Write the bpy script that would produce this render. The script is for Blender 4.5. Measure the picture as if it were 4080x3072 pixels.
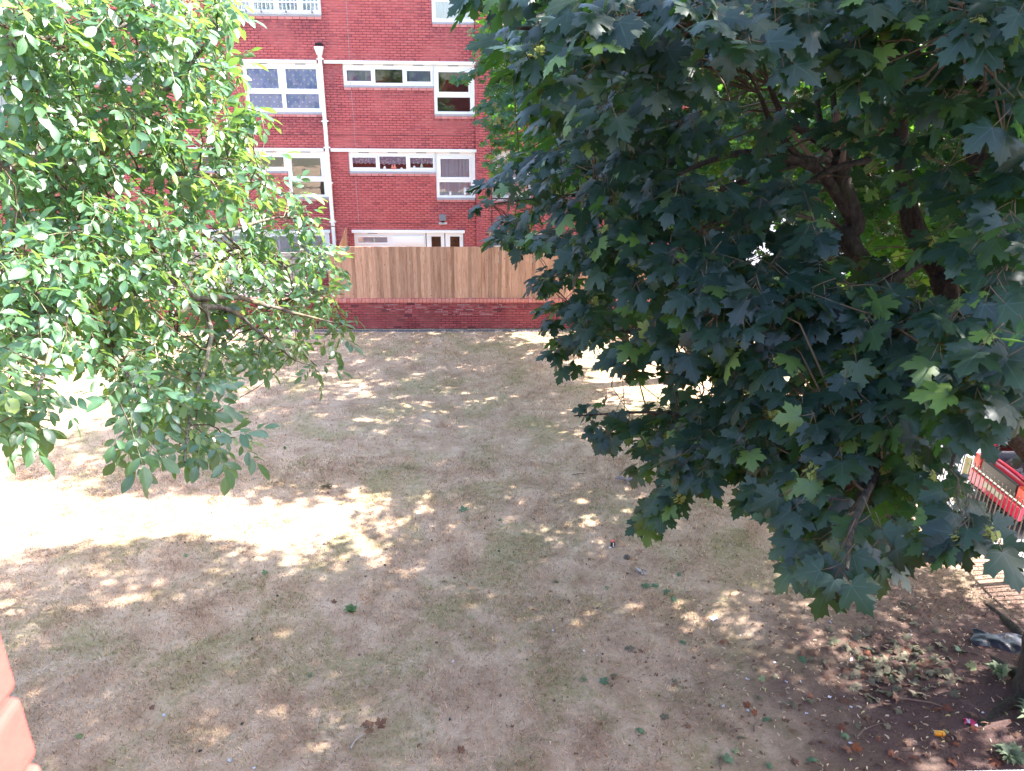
import bpy, bmesh, math, random
import numpy as np
from mathutils import Vector, Matrix
R = math.radians
random.seed(7); rng = np.random.default_rng(11)
sc = bpy.context.scene
for o in list(bpy.data.objects): bpy.data.objects.remove(o)
COL = sc.collection

# ---------------------------------------------------------------- camera, sky, sun, exposure
CAM_H = 7.3129
yaw, pitch, roll = .04075, .38941, .010544
cf = np.array([math.sin(yaw)*math.cos(pitch), math.cos(yaw)*math.cos(pitch), -math.sin(pitch)])
cr = np.array([math.cos(yaw), -math.sin(yaw), 0]); cu = np.cross(cr, cf)
cr, cu = cr*math.cos(roll)+cu*math.sin(roll), -cr*math.sin(roll)+cu*math.cos(roll)
cam = bpy.data.cameras.new("camera"); camo = bpy.data.objects.new("camera", cam); COL.objects.link(camo)
camo.matrix_world = Matrix(((cr[0],cu[0],-cf[0],0),(cr[1],cu[1],-cf[1],0),(cr[2],cu[2],-cf[2],CAM_H),(0,0,0,1)))
cam.sensor_width = 36; cam.lens = 27.08; cam.clip_end = 2000; cam.clip_start = .02
cam.dof.use_dof = True; cam.dof.focus_distance = 13; cam.dof.aperture_fstop = 10
sc.camera = camo

SUN_EL, SUN_AZ = 46.0, 7.0          # azimuth measured from +x towards +y
sun_dir = Vector((math.cos(R(SUN_EL))*math.cos(R(SUN_AZ)), math.cos(R(SUN_EL))*math.sin(R(SUN_AZ)), math.sin(R(SUN_EL))))
world = bpy.data.worlds.new("World"); sc.world = world; world.use_nodes = True
wn = world.node_tree.nodes; wl = world.node_tree.links; wn.clear()
sky = wn.new("ShaderNodeTexSky"); sky.sky_type = 'NISHITA'; sky.sun_disc = False
sky.sun_elevation = R(SUN_EL); sky.sun_rotation = R(90-SUN_AZ); sky.dust_density = 2.0; sky.ozone_density = 1.0
bg = wn.new("ShaderNodeBackground"); bg.inputs[1].default_value = .14
wo = wn.new("ShaderNodeOutputWorld"); wl.new(sky.outputs[0], bg.inputs[0]); wl.new(bg.outputs[0], wo.inputs[0])
sun = bpy.data.lights.new("sun", 'SUN'); sun.energy = 4.0; sun.angle = R(.53); sun.color = (1, .96, .91)
suno = bpy.data.objects.new("sun", sun); COL.objects.link(suno)
suno.rotation_euler = sun_dir.to_track_quat('Z', 'Y').to_euler(); suno.location = (20, 5, 30)
sc.view_settings.view_transform = 'Standard'; sc.view_settings.look = 'None'
sc.view_settings.exposure = 3.0; sc.view_settings.gamma = 1; sc.view_settings.use_curve_mapping = False
sc.cycles.max_bounces = 8; sc.cycles.transparent_max_bounces = 12

# ---------------------------------------------------------------- helpers
def tag(o, label=None, cat=None, group=None, kind=None):
    if label: o['label'] = label
    if cat: o['category'] = cat
    if group: o['group'] = group
    if kind: o['kind'] = kind
    return o
def link(o, parent=None):
    COL.objects.link(o)
    if parent is not None: o.parent = parent
    return o
def thing(name, label, cat, loc=(0,0,0), group=None, rz=0):
    o = bpy.data.objects.new(name, None); link(o); o.location = loc; o.rotation_euler = (0,0,rz)
    o.empty_display_size = .2
    return tag(o, label, cat, group)
def np_mesh(name, v, f, n, mat, parent=None, attrs=None, smooth=False):
    """v (N,3), f flat int array, n verts per face"""
    me = bpy.data.meshes.new(name); v = np.ascontiguousarray(v, dtype=np.float32); f = np.ascontiguousarray(f, dtype=np.int32).ravel()
    nf = len(f)//n
    me.vertices.add(len(v)); me.vertices.foreach_set("co", v.ravel())
    me.loops.add(len(f)); me.loops.foreach_set("vertex_index", f)
    me.polygons.add(nf); me.polygons.foreach_set("loop_start", np.arange(nf, dtype=np.int32)*n)
    if smooth: me.polygons.foreach_set("use_smooth", np.ones(nf, dtype=bool))
    for k, a in (attrs or {}).items():
        at = me.attributes.new(k, 'FLOAT', 'POINT'); at.data.foreach_set("value", np.ascontiguousarray(a, dtype=np.float32))
    me.update(calc_edges=True); me.validate()
    if mat: me.materials.append(mat)
    if parent is False: return me
    o = bpy.data.objects.new(name, me); return link(o, parent)
class MB:
    """collects boxes, quads and tubes, builds ONE mesh"""
    def __init__(s): s.v = []; s.f = []
    def quad(s, a, b, c, d): k = len(s.v); s.v += [a,b,c,d]; s.f.append((k,k+1,k+2,k+3))
    def face(s, pts): k = len(s.v); s.v += list(pts); s.f.append(tuple(range(k, k+len(pts))))
    def box(s, x0, x1, y0, y1, z0, z1, M=None):
        P = [(x,y,z) for z in (z0,z1) for y in (y0,y1) for x in (x0,x1)]
        if M is not None: P = [tuple(M @ Vector(p)) for p in P]
        k = len(s.v); s.v += P
        for q in ((0,2,3,1),(4,5,7,6),(0,1,5,4),(2,6,7,3),(0,4,6,2),(1,3,7,5)): s.f.append(tuple(k+i for i in q))
        return s
    def tube(s, pts, rad, n=6, cap=True):
        pts = [Vector(p) for p in pts]; rings = []
        if not hasattr(rad, '__len__'): rad = [rad]*len(pts)
        prev = None
        for i, p in enumerate(pts):
            t = (pts[min(i+1,len(pts)-1)]-pts[max(i-1,0)])
            if t.length < 1e-9: t = Vector((0,0,1))
            t.normalize()
            if prev is None: a = t.orthogonal().normalized()
            else:
                a = prev - t*prev.dot(t)
                a = a.normalized() if a.length > 1e-6 else t.orthogonal().normalized()
            prev = a; b = t.cross(a); k = len(s.v)
            s.v += [tuple(p+(a*math.cos(2*math.pi*j/n)+b*math.sin(2*math.pi*j/n))*rad[i]) for j in range(n)]
            rings.append(k)
        for k0, k1 in zip(rings, rings[1:]):
            for j in range(n): s.f.append((k0+j, k0+(j+1)%n, k1+(j+1)%n, k1+j))
        if cap:
            s.f.append(tuple(rings[0]+j for j in reversed(range(n)))); s.f.append(tuple(rings[-1]+j for j in range(n)))
        return s
    def disc(s, c, ax, r0, r1, h, n=20):
        """lathe-like ring/cylinder along axis ax"""
        c = Vector(c); ax = Vector(ax).normalized(); return s.tube([c, c+ax*h], [r0, r1], n)
    def build(s, name, mat, parent=None, bevel=0, smooth=False, seg=2):
        me = bpy.data.meshes.new(name); me.from_pydata(s.v, [], s.f); me.update()
        if mat: me.materials.append(mat)
        if smooth: me.polygons.foreach_set("use_smooth", np.ones(len(me.polygons), dtype=bool))
        o = bpy.data.objects.new(name, me); link(o, parent)
        if bevel:
            m = o.modifiers.new("bevel", 'BEVEL'); m.width = bevel; m.segments = seg; m.limit_method = 'ANGLE'
        return o
def copy_tree(o, parent=None):
    c = o.copy(); link(c, parent)
    for ch in o.children: copy_tree(ch, c)
    return c

# ---------------------------------------------------------------- materials
class NT:
    def __init__(s, name):
        s.m = bpy.data.materials.new(name); s.m.use_nodes = True; s.t = s.m.node_tree; s.n = s.t.nodes; s.n.clear()
        s.out = s.n.new("ShaderNodeOutputMaterial")
    def new(s, t, **k):
        x = s.n.new(t)
        for a, b in k.items(): setattr(x, a, b)
        return x
    def set(s, inp, v):
        if isinstance(v, bpy.types.NodeSocket): s.t.links.new(v, inp)
        elif isinstance(v, (tuple, list)) and len(v) == 3 and inp.type == 'RGBA': inp.default_value = (*v, 1)
        else: inp.default_value = v
    def math(s, op, a, b=None, c=None, clamp=False):
        x = s.new("ShaderNodeMath", operation=op, use_clamp=clamp); s.set(x.inputs[0], a)
        if b is not None: s.set(x.inputs[1], b)
        if c is not None: s.set(x.inputs[2], c)
        return x.outputs[0]
    def mix(s, f, a, b, mode='MIX'):
        x = s.new("ShaderNodeMix", data_type='RGBA', blend_type=mode); s.set(x.inputs[0], f); s.set(x.inputs[6], a); s.set(x.inputs[7], b)
        return x.outputs[2]
    def ramp(s, f, stops):
        x = s.new("ShaderNodeValToRGB"); e = x.color_ramp.elements
        while len(e) < len(stops): e.new(.5)
        for el, (p, c) in zip(e, stops): el.position = p; el.color = (*c, 1) if len(c) == 3 else c
        s.set(x.inputs[0], f); return x.outputs[0]
    def step(s, f, lo, hi):
        x = s.new("ShaderNodeMapRange", interpolation_type='SMOOTHSTEP'); s.set(x.inputs[0], f); x.inputs[1].default_value = lo; x.inputs[2].default_value = hi
        return x.outputs[0]
    def noise(s, vec, scale, detail=4, rough=.55, dist=0):
        x = s.new("ShaderNodeTexNoise"); x.inputs['Scale'].default_value = scale; x.inputs['Detail'].default_value = detail
        x.inputs['Roughness'].default_value = rough; x.inputs['Distortion'].default_value = dist
        if vec is not None: s.set(x.inputs['Vector'], vec)
        return x.outputs['Fac']
    def pos(s): return s.new("ShaderNodeNewGeometry").outputs['Position']
    def obj(s): return s.new("ShaderNodeTexCoord").outputs['Object']
    def scl(s, v, k):
        x = s.new("ShaderNodeVectorMath", operation='MULTIPLY'); s.set(x.inputs[0], v); x.inputs[1].default_value = k; return x.outputs[0]
    def sep(s, v):
        x = s.new("ShaderNodeSeparateXYZ"); s.set(x.inputs[0], v); return x.outputs
    def attr(s, name): return s.new("ShaderNodeAttribute", attribute_name=name).outputs['Fac']
    def rnd(s, name='rnd'):
        """per-piece random: attribute on joined meshes plus the object's own random"""
        return s.math('FRACT', s.math('ADD', s.attr(name), s.new("ShaderNodeObjectInfo").outputs['Random']))
    def bump(s, h, strength=.3, dist=.01):
        x = s.new("ShaderNodeBump"); x.inputs['Strength'].default_value = strength; x.inputs['Distance'].default_value = dist; s.set(x.inputs['Height'], h)
        return x.outputs[0]
    def bsdf(s, col, rough=.6, spec=.5, metal=0, normal=None, **k):
        p = s.new("ShaderNodeBsdfPrincipled"); s.set(p.inputs['Base Color'], col); s.set(p.inputs['Roughness'], rough)
        s.set(p.inputs['Specular IOR Level'], spec); s.set(p.inputs['Metallic'], metal)
        if normal is not None: s.set(p.inputs['Normal'], normal)
        for a, b in k.items(): s.set(p.inputs[a], b)
        return p.outputs[0]
    def done(s, sh): s.t.links.new(sh, s.out.inputs[0]); return s.m

def plain(name, col, rough=.6, spec=.5, metal=0, vary=.12, scale=6, bump=0):
    t = NT(name); n = t.noise(t.obj(), scale, 5)
    f = t.math('MULTIPLY_ADD', n, 2*vary, 1-vary)
    c = t.mix(1, col, f, 'MULTIPLY')
    nm = t.bump(t.noise(t.obj(), scale*8, 4), bump, .004) if bump else None
    return t.done(t.bsdf(c, rough, spec, metal, nm))

def brick_mat(name, base, dark, pale, soot=.3, stain=()):
    t = NT(name); r = t.rnd(); p = t.pos()
    c = t.ramp(r, [(0, dark), (.05, tuple(.45*a+.55*b for a, b in zip(dark, base))), (.12, base), (.72, tuple(b*1.13 for b in base)), (.95, pale), (1, pale)])
    n = t.noise(p, 1.1, 4); c = t.mix(t.math('MULTIPLY', t.step(n, .52, .75), soot), c, tuple(.55*x for x in base))
    n2 = t.noise(p, 45, 5, .7); c = t.mix(1, c, t.math('MULTIPLY_ADD', n2, .5, .75), 'MULTIPLY')
    if stain:
        q = t.sep(p); m = None
        for (x0, x1, z0, z1, k) in stain:
            fx = t.math('MULTIPLY', t.step(q[0], x0-.25, x0+.15), t.math('SUBTRACT', 1, t.step(q[0], x1-.1, x1+.3))); fz = t.math('MULTIPLY', t.step(q[2], z0, z1), t.math('SUBTRACT', 1, t.step(q[2], z1, z1+.05)))
            f = t.math('MULTIPLY', t.math('MULTIPLY', fx, fz), k); m = f if m is None else t.math('MAXIMUM', m, f)
        c = t.mix(t.math('MULTIPLY', m, t.step(t.noise(t.scl(p, (5, 5, 1.2)), 1.6, 5, .65), .3, .62)), c, (.15, .055, .07))
    # lime bloom in small runs
    n3 = t.noise(t.scl(p, (3, 3, 1.3)), 2.2, 5, .7); c = t.mix(t.math('MULTIPLY', t.step(n3, .62, .78), .22), c, (.55, .42, .40))
    return t.done(t.bsdf(c, .85, .25, 0, t.bump(n2, .5, .003)))
BRICK = brick_mat("red_facing_brick", (.42, .098, .096), (.31, .075, .082), (.47, .125, .118), .10, [(-7.6, -4.7, 7.6, 8.66, .55), (-7.3, -4.9, 5.2, 5.87, .6), (-6.2, -4.9, 2.6, 3.3, .6), (-4.35, -1.4, 6.3, 6.72, .45), (-1.5, -.2, 5.3, 5.87, .5), (-1.5, -.2, 2.7, 3.27, .5), (-1.5, -.2, 7.7, 8.48, .45), (-4.85, -4.5, 5.0, 7.4, .6)])
WALLBRICK = brick_mat("weathered_red_brick", (.30, .058, .060), (.12, .032, .04), (.36, .085, .08), .6)
COPING = brick_mat("pale_coping_brick", (.56, .20, .155), (.46, .15, .12), (.62, .26, .21), .12)
SILLBRICK = brick_mat("pale_sill_brick", (.52, .185, .17), (.42, .14, .13), (.60, .25, .23), .12)
NEARBRICK = brick_mat("smooth_orange_brick", (.27, .055, .045), (.24, .048, .04), (.30, .068, .055), .1)
def mortar_mat(name, a, b):
    t = NT(name); p = t.pos(); n = t.noise(p, .8, 5, .6); n2 = t.noise(p, 60, 4)
    c = t.mix(t.step(n, .42, .62), a, b); c = t.mix(1, c, t.math('MULTIPLY_ADD', n2, .6, .7), 'MULTIPLY')
    return t.done(t.bsdf(c, .95, .1, 0, t.bump(n2, .5, .003)))
MORTAR = mortar_mat("facade_mortar", (.10, .034, .04), (.36, .14, .13))
WALLMORTAR = mortar_mat("wall_mortar", (.06, .025, .03), (.16, .11, .10))
WHITE = plain("white_upvc", (.80, .80, .79), .3, .5, vary=.04, scale=3)
BAND = plain("white_painted_lintel", (.76, .76, .74), .6, .3, vary=.08, scale=4, bump=.1)
GREY = plain("grey_plastic", (.16, .17, .20), .45, .4, vary=.1)
DARKSLOT = plain("grey_vent", (.30, .30, .34), .5, .3)
SILLGREY = plain("grey_sill_tile", (.34, .31, .33), .8, .2, vary=.3, scale=9, bump=.3)
ROOM = plain("dark_room", (.10, .09, .09), .9, .1)
PIPE = plain("off_white_downpipe", (.74, .75, .71), .35, .4, vary=.08, scale=3)
BLACK = plain("black_rubber", (.012, .012, .013), .75, .3)
CABLE = plain("dark_cable", (.10, .05, .05), .6, .3)
PLASTER = plain("roof_felt", (.12, .12, .12), .9, .1)
def glass_mat(name, tint=(.93, .95, .96), refl=1.0):
    t = NT(name); fr = t.new("ShaderNodeFresnel"); fr.inputs[0].default_value = 1.52
    f = t.math('MINIMUM', t.math('MULTIPLY_ADD', fr.outputs[0], 1.6*refl, .03), 1)
    tr = t.new("ShaderNodeBsdfTransparent"); tr.inputs[0].default_value = (*tint, 1)
    gl = t.new("ShaderNodeBsdfGlossy"); gl.inputs['Roughness'].default_value = .015
    nz = t.bump(t.noise(t.pos(), 2.2, 2), .12, .02); t.t.links.new(nz, gl.inputs['Normal'])
    m = t.new("ShaderNodeMixShader"); t.set(m.inputs[0], f); t.t.links.new(tr.outputs[0], m.inputs[1]); t.t.links.new(gl.outputs[0], m.inputs[2])
    return t.done(m.outputs[0])
GLASS = glass_mat("window_glass")
CARGLASS = glass_mat("car_glass", (.25, .28, .30), 1.3)
def cloth_mat(name, col, pattern=None, col2=None, trans=.25):
    t = NT(name); c = col; p = t.pos()
    if pattern == 'dots':
        s = t.sep(p); rowf = t.math('DIVIDE', s[2], .13); row = t.math('FLOOR', rowf)
        xo = t.math('DIVIDE', t.math('ADD', s[0], t.math('MULTIPLY', t.math('MODULO', row, 2), .11)), .22)
        dx = t.math('MULTIPLY', t.math('SUBTRACT', t.math('FRACT', xo), .5), .22); dz = t.math('MULTIPLY', t.math('SUBTRACT', t.math('FRACT', rowf), .5), .13)
        d = t.math('SQRT', t.math('ADD', t.math('MULTIPLY', dx, dx), t.math('MULTIPLY', dz, dz)))
        c = t.mix(t.math('LESS_THAN', d, .027), col, col2)
    if pattern == 'lace':
        v = t.new("ShaderNodeTexVoronoi"); v.inputs['Scale'].default_value = 14; t.set(v.inputs['Vector'], p)
        c = t.mix(t.step(v.outputs[0], .2, .6), col, col2)
    n = t.noise(p, 3, 4); c = t.mix(1, c, t.math('MULTIPLY_ADD', n, .5, .75), 'MULTIPLY')
    d = t.bsdf(c, .9, .1); tl = t.new("ShaderNodeBsdfTranslucent"); t.set(tl.inputs[0], c)
    m = t.new("ShaderNodeMixShader"); m.inputs[0].default_value = trans; t.t.links.new(d, m.inputs[1]); t.t.links.new(tl.outputs[0], m.inputs[2])
    return t.done(m.outputs[0])
DOTS = cloth_mat("spotted_curtain", (.42, .46, .92), 'dots', (.9, .9, .92))
NET = cloth_mat("net_curtain", (.88, .90, 1.0))
PANETINT = cloth_mat("blue_pane_tint", (.30, .27, .42))  # bluish glass reflection put into a cloth colour; no blind hangs there
LACE = cloth_mat("lace_curtain", (.95, .95, 1.0), 'lace', (.5, .5, .68))
BLIND = plain("brown_blind", (.20, .135, .11), .6, .3, vary=.15)

def wood_mat(name, a, b, c3, axis=2):
    t = NT(name); r = t.rnd(); p = t.obj()
    off = t.new("ShaderNodeCombineXYZ"); t.set(off.inputs[0], t.math('MULTIPLY', r, 37.0)); t.set(off.inputs[1], t.math('MULTIPLY', r, 11.0))
    v = t.new("ShaderNodeVectorMath", operation='ADD'); t.set(v.inputs[0], t.pos()); t.t.links.new(off.outputs[0], v.inputs[1])
    k = (9, 9, .8) if axis == 2 else (.8, 9, 9)
    g = t.noise(t.scl(v.outputs[0], k), 3.2, 6, .65, 1.2)
    c = t.ramp(g, [(.25, c3), (.42, a), (.6, b), (.8, a)])
    c = t.mix(1, c, t.math('MULTIPLY_ADD', r, .55, .72), 'MULTIPLY')
    vo = t.new("ShaderNodeTexVoronoi"); vo.inputs['Scale'].default_value = 3.1; t.set(vo.inputs['Vector'], t.scl(v.outputs[0], (1.6, 1.6, 1) if axis == 2 else (1, 1.6, 1.6)))
    c = t.mix(t.math('SUBTRACT', 1, t.step(vo.outputs['Distance'], .035, .075)), c, (.10, .045, .025))
    st = t.noise(t.scl(v.outputs[0], (2.5, 2.5, .35)), 1.3, 4); c = t.mix(t.math('MULTIPLY', t.step(st, .52, .72), .55), c, (.20, .075, .035))
    return t.done(t.bsdf(c, .75, .25, 0, t.bump(g, .35, .004)))
FENCE = wood_mat("larch_fence_board", (.46, .235, .145), (.54, .315, .21), (.29, .13, .075))
SLATWOOD = wood_mat("grey_weathered_slat", (.30, .26, .23), (.36, .32, .29), (.20, .17, .15), 0)
CONCRETE = plain("grey_concrete", (.40, .39, .38), .9, .2, vary=.2, scale=5, bump=.3)
SETT = plain("dark_grey_setts", (.13, .115, .125), .9, .2, vary=.3, scale=7, bump=.4)
ASPHALT = plain("pale_asphalt", (.17, .165, .18), .9, .2, vary=.15, scale=25, bump=.4)
OUTER = plain("distant_ground", (.14, .13, .09), .95, .1, vary=.3, scale=.3)
RAILMETAL = plain("galvanised_rail_bar", (.15, .13, .10), .45, .4, .3, vary=.15, scale=20)
POSTPAINT = plain("cream_painted_post", (.46, .42, .22), .6, .3, vary=.2, scale=8)

def leaf_mat(name, top, top2, under, stem, trans, tcol, rough, spec, young, vein_gain=.55):
    t = NT(name); r = t.rnd(); v = t.attr('vein')
    r2 = t.math('FRACT', t.math('MULTIPLY', r, 13.7)); r3 = t.math('FRACT', t.math('MULTIPLY', r, 71.3))
    c = t.mix(r2, top, top2); n = t.noise(t.obj(), 9, 3); c = t.mix(1, c, t.math('MULTIPLY_ADD', n, .5, .75), 'MULTIPLY')
    c = t.mix(t.step(r3, .88, .98), c, young)
    bf = t.new("ShaderNodeNewGeometry").outputs['Backfacing']
    c = t.mix(bf, c, under)
    c = t.mix(t.math('MULTIPLY', t.step(v, .90, .985), vein_gain), c, tuple(min(1, 2.4*a+.03) for a in top))
    c = t.mix(t.step(v, 1.5, 1.6), c, stem)
    d = t.bsdf(c, t.math('MULTIPLY_ADD', bf, .2, rough), spec)
    tl = t.new("ShaderNodeBsdfTranslucent"); tc = t.mix(t.step(v, 1.5, 1.6), t.mix(t.step(r3, .9, .99), tcol, tuple(min(1, 1.5*a) for a in tcol)), stem); t.set(tl.inputs[0], tc)
    m = t.new("ShaderNodeMixShader"); m.inputs[0].default_value = trans; t.t.links.new(d, m.inputs[1]); t.t.links.new(tl.outputs[0], m.inputs[2])
    return t.done(m.outputs[0])
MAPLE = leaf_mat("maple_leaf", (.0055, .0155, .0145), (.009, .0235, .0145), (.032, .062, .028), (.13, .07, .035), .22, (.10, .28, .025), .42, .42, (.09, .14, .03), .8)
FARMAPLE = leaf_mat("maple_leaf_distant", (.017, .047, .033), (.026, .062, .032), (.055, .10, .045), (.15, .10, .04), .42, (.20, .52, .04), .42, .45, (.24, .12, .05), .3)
WALNUT = leaf_mat("walnut_leaflet", (.040, .098, .054), (.056, .130, .054), (.075, .14, .07), (.16, .16, .06), .32, (.26, .46, .065), .40, 1.0, (.24, .30, .05), .4)
SEEDGREEN = leaf_mat("maple_key_green", (.26, .32, .07), (.33, .34, .09), (.3, .34, .1), (.3, .3, .1), .4, (.45, .5, .12), .5, .3, (.42, .36, .12))
def bark_mat(name, a, b, moss, mossamt):
    t = NT(name); p = t.obj(); n = t.noise(t.scl(p, (1, 1, .35)), 28, 6, .7); c = t.mix(t.step(n, .35, .65), a, b)
    m = t.noise(p, 5, 4, .6); c = t.mix(t.math('MULTIPLY', t.step(m, .5, .66), mossamt), c, moss)
    return t.done(t.bsdf(c, .9, .2, 0, t.bump(n, .8, .02)))
MBARK = bark_mat("maple_bark", (.022, .017, .015), (.06, .047, .038), (.05, .052, .025), .4)
WBARK = bark_mat("walnut_bark", (.06, .05, .04), (.20, .175, .14), (.26, .21, .06), .5)
TWIGM = plain("twig_bark", (.09, .065, .04), .8, .2, vary=.25)
TORN = plain("torn_wood", (.17, .105, .075), .8, .2, vary=.3, scale=30)
# ---------------------------------------------------------------- lawn, ground
PARK_Z = -.35
def lawn_colour(t, blade=False):
    p = t.pos(); s = t.sep(p)
    cx = t.new("ShaderNodeCombineXYZ"); t.set(cx.inputs[0], s[0]); t.set(cx.inputs[1], s[1]); q = cx.outputs[0]
    n1 = t.noise(q, .45, 4, .6); n2 = t.noise(q, 1.9, 6, .65, .4); n3 = t.noise(q, 9, 5, .7); n4 = t.noise(q, 38, 3, .7)
    c = t.ramp(n2, [(.3, (.31, .20, .135)), (.48, (.435, .305, .215)), (.66, (.53, .395, .29))])
    g = t.math('MULTIPLY', t.step(t.math('ADD', t.math('MULTIPLY', t.noise(q, .75, 5, .6, .6), .6), t.math('MULTIPLY', n3, .4)), .46, .62), .65)
    c = t.mix(g, c, (.26, .24, .115))
    c = t.mix(t.math('MULTIPLY', t.step(t.math('ADD', t.math('MULTIPLY', n3, .6), t.math('MULTIPLY', n4, .4)), .52, .70), .5), c, (.105, .07, .055))
    dx = t.math('MULTIPLY', t.math('SUBTRACT', s[0], 7.2), .80); dy = t.math('SUBTRACT', s[1], 6.8)
    d = t.math('SQRT', t.math('ADD', t.math('MULTIPLY', dx, dx), t.math('MULTIPLY', dy, dy)))
    d = t.math('ADD', d, t.math('MULTIPLY', t.math('SUBTRACT', t.noise(q, 1.1, 5, .65), .5), 3.0))
    e = t.math('SUBTRACT', 1, t.step(d, 1.6, 4.6))
    soil = t.mix(n4, (.06, .036, .034), (.13, .082, .072))
    soil = t.mix(t.step(n2, .55, .75), soil, (.165, .11, .092))
    return t.mix(e, c, soil), n3, n4
t = NT("dry_lawn_soil"); c, n3, n4 = lawn_colour(t)
c = t.mix(1, c, t.math('MULTIPLY_ADD', n4, .7, .58), 'MULTIPLY')
LAWN = t.done(t.bsdf(c, .95, .1, 0, t.bump(t.math('ADD', t.math('MULTIPLY', n3, .6), t.math('MULTIPLY', n4, .5)), .8, .03)))
t = NT("dry_grass_blade"); c, n3, n4 = lawn_colour(t, True); r = t.rnd()
c = t.mix(1, c, t.ramp(r, [(0, (.34, .30, .30)), (.22, (.72, .69, .66)), (.45, (1.05, 1.03, 1)), (.8, (1.4, 1.35, 1.25)), (1, (1.9, 1.8, 1.6))]), 'MULTIPLY')
d = t.bsdf(c, .8, .2); tl = t.new("ShaderNodeBsdfTranslucent"); t.set(tl.inputs[0], c)
m = t.new("ShaderNodeMixShader"); m.inputs[0].default_value = .25; t.t.links.new(d, m.inputs[1]); t.t.links.new(tl.outputs[0], m.inputs[2])
BLADE = t.done(m.outputs[0])

def vnoise(x, y, seed=0):
    xi = np.floor(x).astype(int); yi = np.floor(y).astype(int); fx = x-xi; fy = y-yi
    fx = fx*fx*(3-2*fx); fy = fy*fy*(3-2*fy)
    h = lambda a, b: np.modf(np.abs(np.sin(a*127.1+b*311.7+seed*17.3)*43758.5453))[0]
    return (h(xi,yi)*(1-fx)+h(xi+1,yi)*fx)*(1-fy)+(h(xi,yi+1)*(1-fx)+h(xi+1,yi+1)*fx)*fy
def ground_z(x, y):
    x = np.asarray(x, float); y = np.asarray(y, float)
    z = .05*(vnoise(x*.4, y*.4, 1)-.5)+.03*(vnoise(x*1.7, y*1.7, 2)-.5)+.012*(vnoise(x*6, y*6, 3)-.5)
    d2 = (x-7.0)**2+(y-6.9)**2; z = z+.16*np.exp(-d2/1.6)+.05*np.exp(-d2/7)     # soil heaped up round the maple's foot
    k = np.clip((22.0-y)/1.0, 0, 1)*np.clip((8.42-x)/.6, 0, 1)
    return z*k
gx = np.concatenate([np.arange(-40, -14, .8), np.arange(-14, 8.45, .11), [8.44]]); gy = np.concatenate([np.arange(-12, 3, .8), np.arange(3, 22.05, .11), [22.08]])
X, Y = np.meshgrid(gx, gy); V = np.stack([X, Y, ground_z(X, Y)], -1).reshape(-1, 3)
ni, nj = len(gy), len(gx); ii = (np.arange(ni-1)[:, None]*nj+np.arange(nj-1)[None]).ravel()
tag(np_mesh("lawn", V, np.stack([ii, ii+1, ii+nj+1, ii+nj], -1), 4, LAWN, smooth=True), kind='structure')
m = MB(); m.face([(-600,-600,-.42),(600,-600,-.42),(600,600,-.42),(-600,600,-.42)]); tag(m.build("ground", OUTER), kind='structure')
m = MB(); m.box(-40, 8.44, 22.09, 40, -.4, -.012); tag(m.build("garden_ground", LAWN), kind='structure')
m = MB(); m.box(9.12, 60, -20, 70, -.41, PARK_Z); tag(m.build("car_park", ASPHALT), kind='structure')
m = MB(); m.box(8.84, 9.12, -6, 40, -.41, -.12); tag(m.build("concrete_strip", CONCRETE, bevel=.01), kind='structure')
m = MB(); m.box(8.46, 8.60, -6, 21.6, -.4, .07); tag(m.build("kerb", CONCRETE, bevel=.012), kind='structure')
m = MB(); m.box(8.605, 8.835, -6, 21.6, -.41, -.05); tag(m.build("dirt_verge", LAWN), kind='structure')

# grass blades: thick near the camera, thinner far away, missing on the bare soil
def grass(n, x0, x1, y0, y1):
    x = rng.uniform(x0, x1, n); y = rng.uniform(y0, y1, n)
    d = np.hypot((x-7.2)*.8, y-6.8)+(vnoise(x*1.1, y*1.1, 5)-.5)*3
    keep = (rng.random(n) < np.clip((d-2.2)/2.6, .02, 1))*(rng.random(n) < .25+.95*vnoise(x*2.3, y*2.3, 8))
    keep &= np.abs(x-1.0) < 2.6+y*.80
    return x[keep], y[keep]
parts = [grass(170000, -8, 8.4, 5.2, 9.5), grass(150000, -12, 8.4, 9.5, 14), grass(110000, -17, 8.4, 14, 22.05)]
x = np.concatenate([p[0] for p in parts]); y = np.concatenate([p[1] for p in parts]); n = len(x)
z = ground_z(x, y)-.004; a = rng.uniform(0, 2*np.pi, n); h = rng.uniform(.015, .06, n); w = rng.uniform(.003, .0062, n)*(1+np.clip((y-8)/14, 0, 1)*1.2)
la = rng.uniform(0, 2*np.pi, n); le = rng.uniform(.2, 1.7, n)*h
b = np.stack([x, y, z], -1); s = np.stack([np.cos(a)*w, np.sin(a)*w, 0*a], -1)
tip = b+np.stack([np.cos(la)*le, np.sin(la)*le, h], -1)
V = np.stack([b-s, b+s, tip], 1).reshape(-1, 3); rr = np.repeat(rng.random(n)*.999, 3)
tag(np_mesh("grass", V, np.arange(3*n), 3, BLADE, attrs={'rnd': rr}), kind='stuff')

# setts at the foot of the garden wall
st = bpy.data.objects.new("sett_strip", None); link(st); tag(st, kind='structure'); st.location = (0, 22.28, 0)
sm = [MB() for _ in range(4)]
for q in sm: q.box(-.1, .1, -.09, .09, -.06, random.uniform(.004, .012))
sme = [q.build("sett", SETT, st, bevel=.015, seg=1) for q in sm]
xs = np.arange(-12, 7.6, .212); k = 0
for row in range(1):
    for xx in xs:
        o = sme[k] if k < 4 else sme[k % 4].copy()
        if k >= 4: link(o, st)
        o.location = (xx+row*.1+random.uniform(-.006, .006), -.1+row*.19, random.uniform(0, .012)); o.rotation_euler = (random.uniform(-.03, .03), 0, random.uniform(-.04, .04)); k += 1

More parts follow.
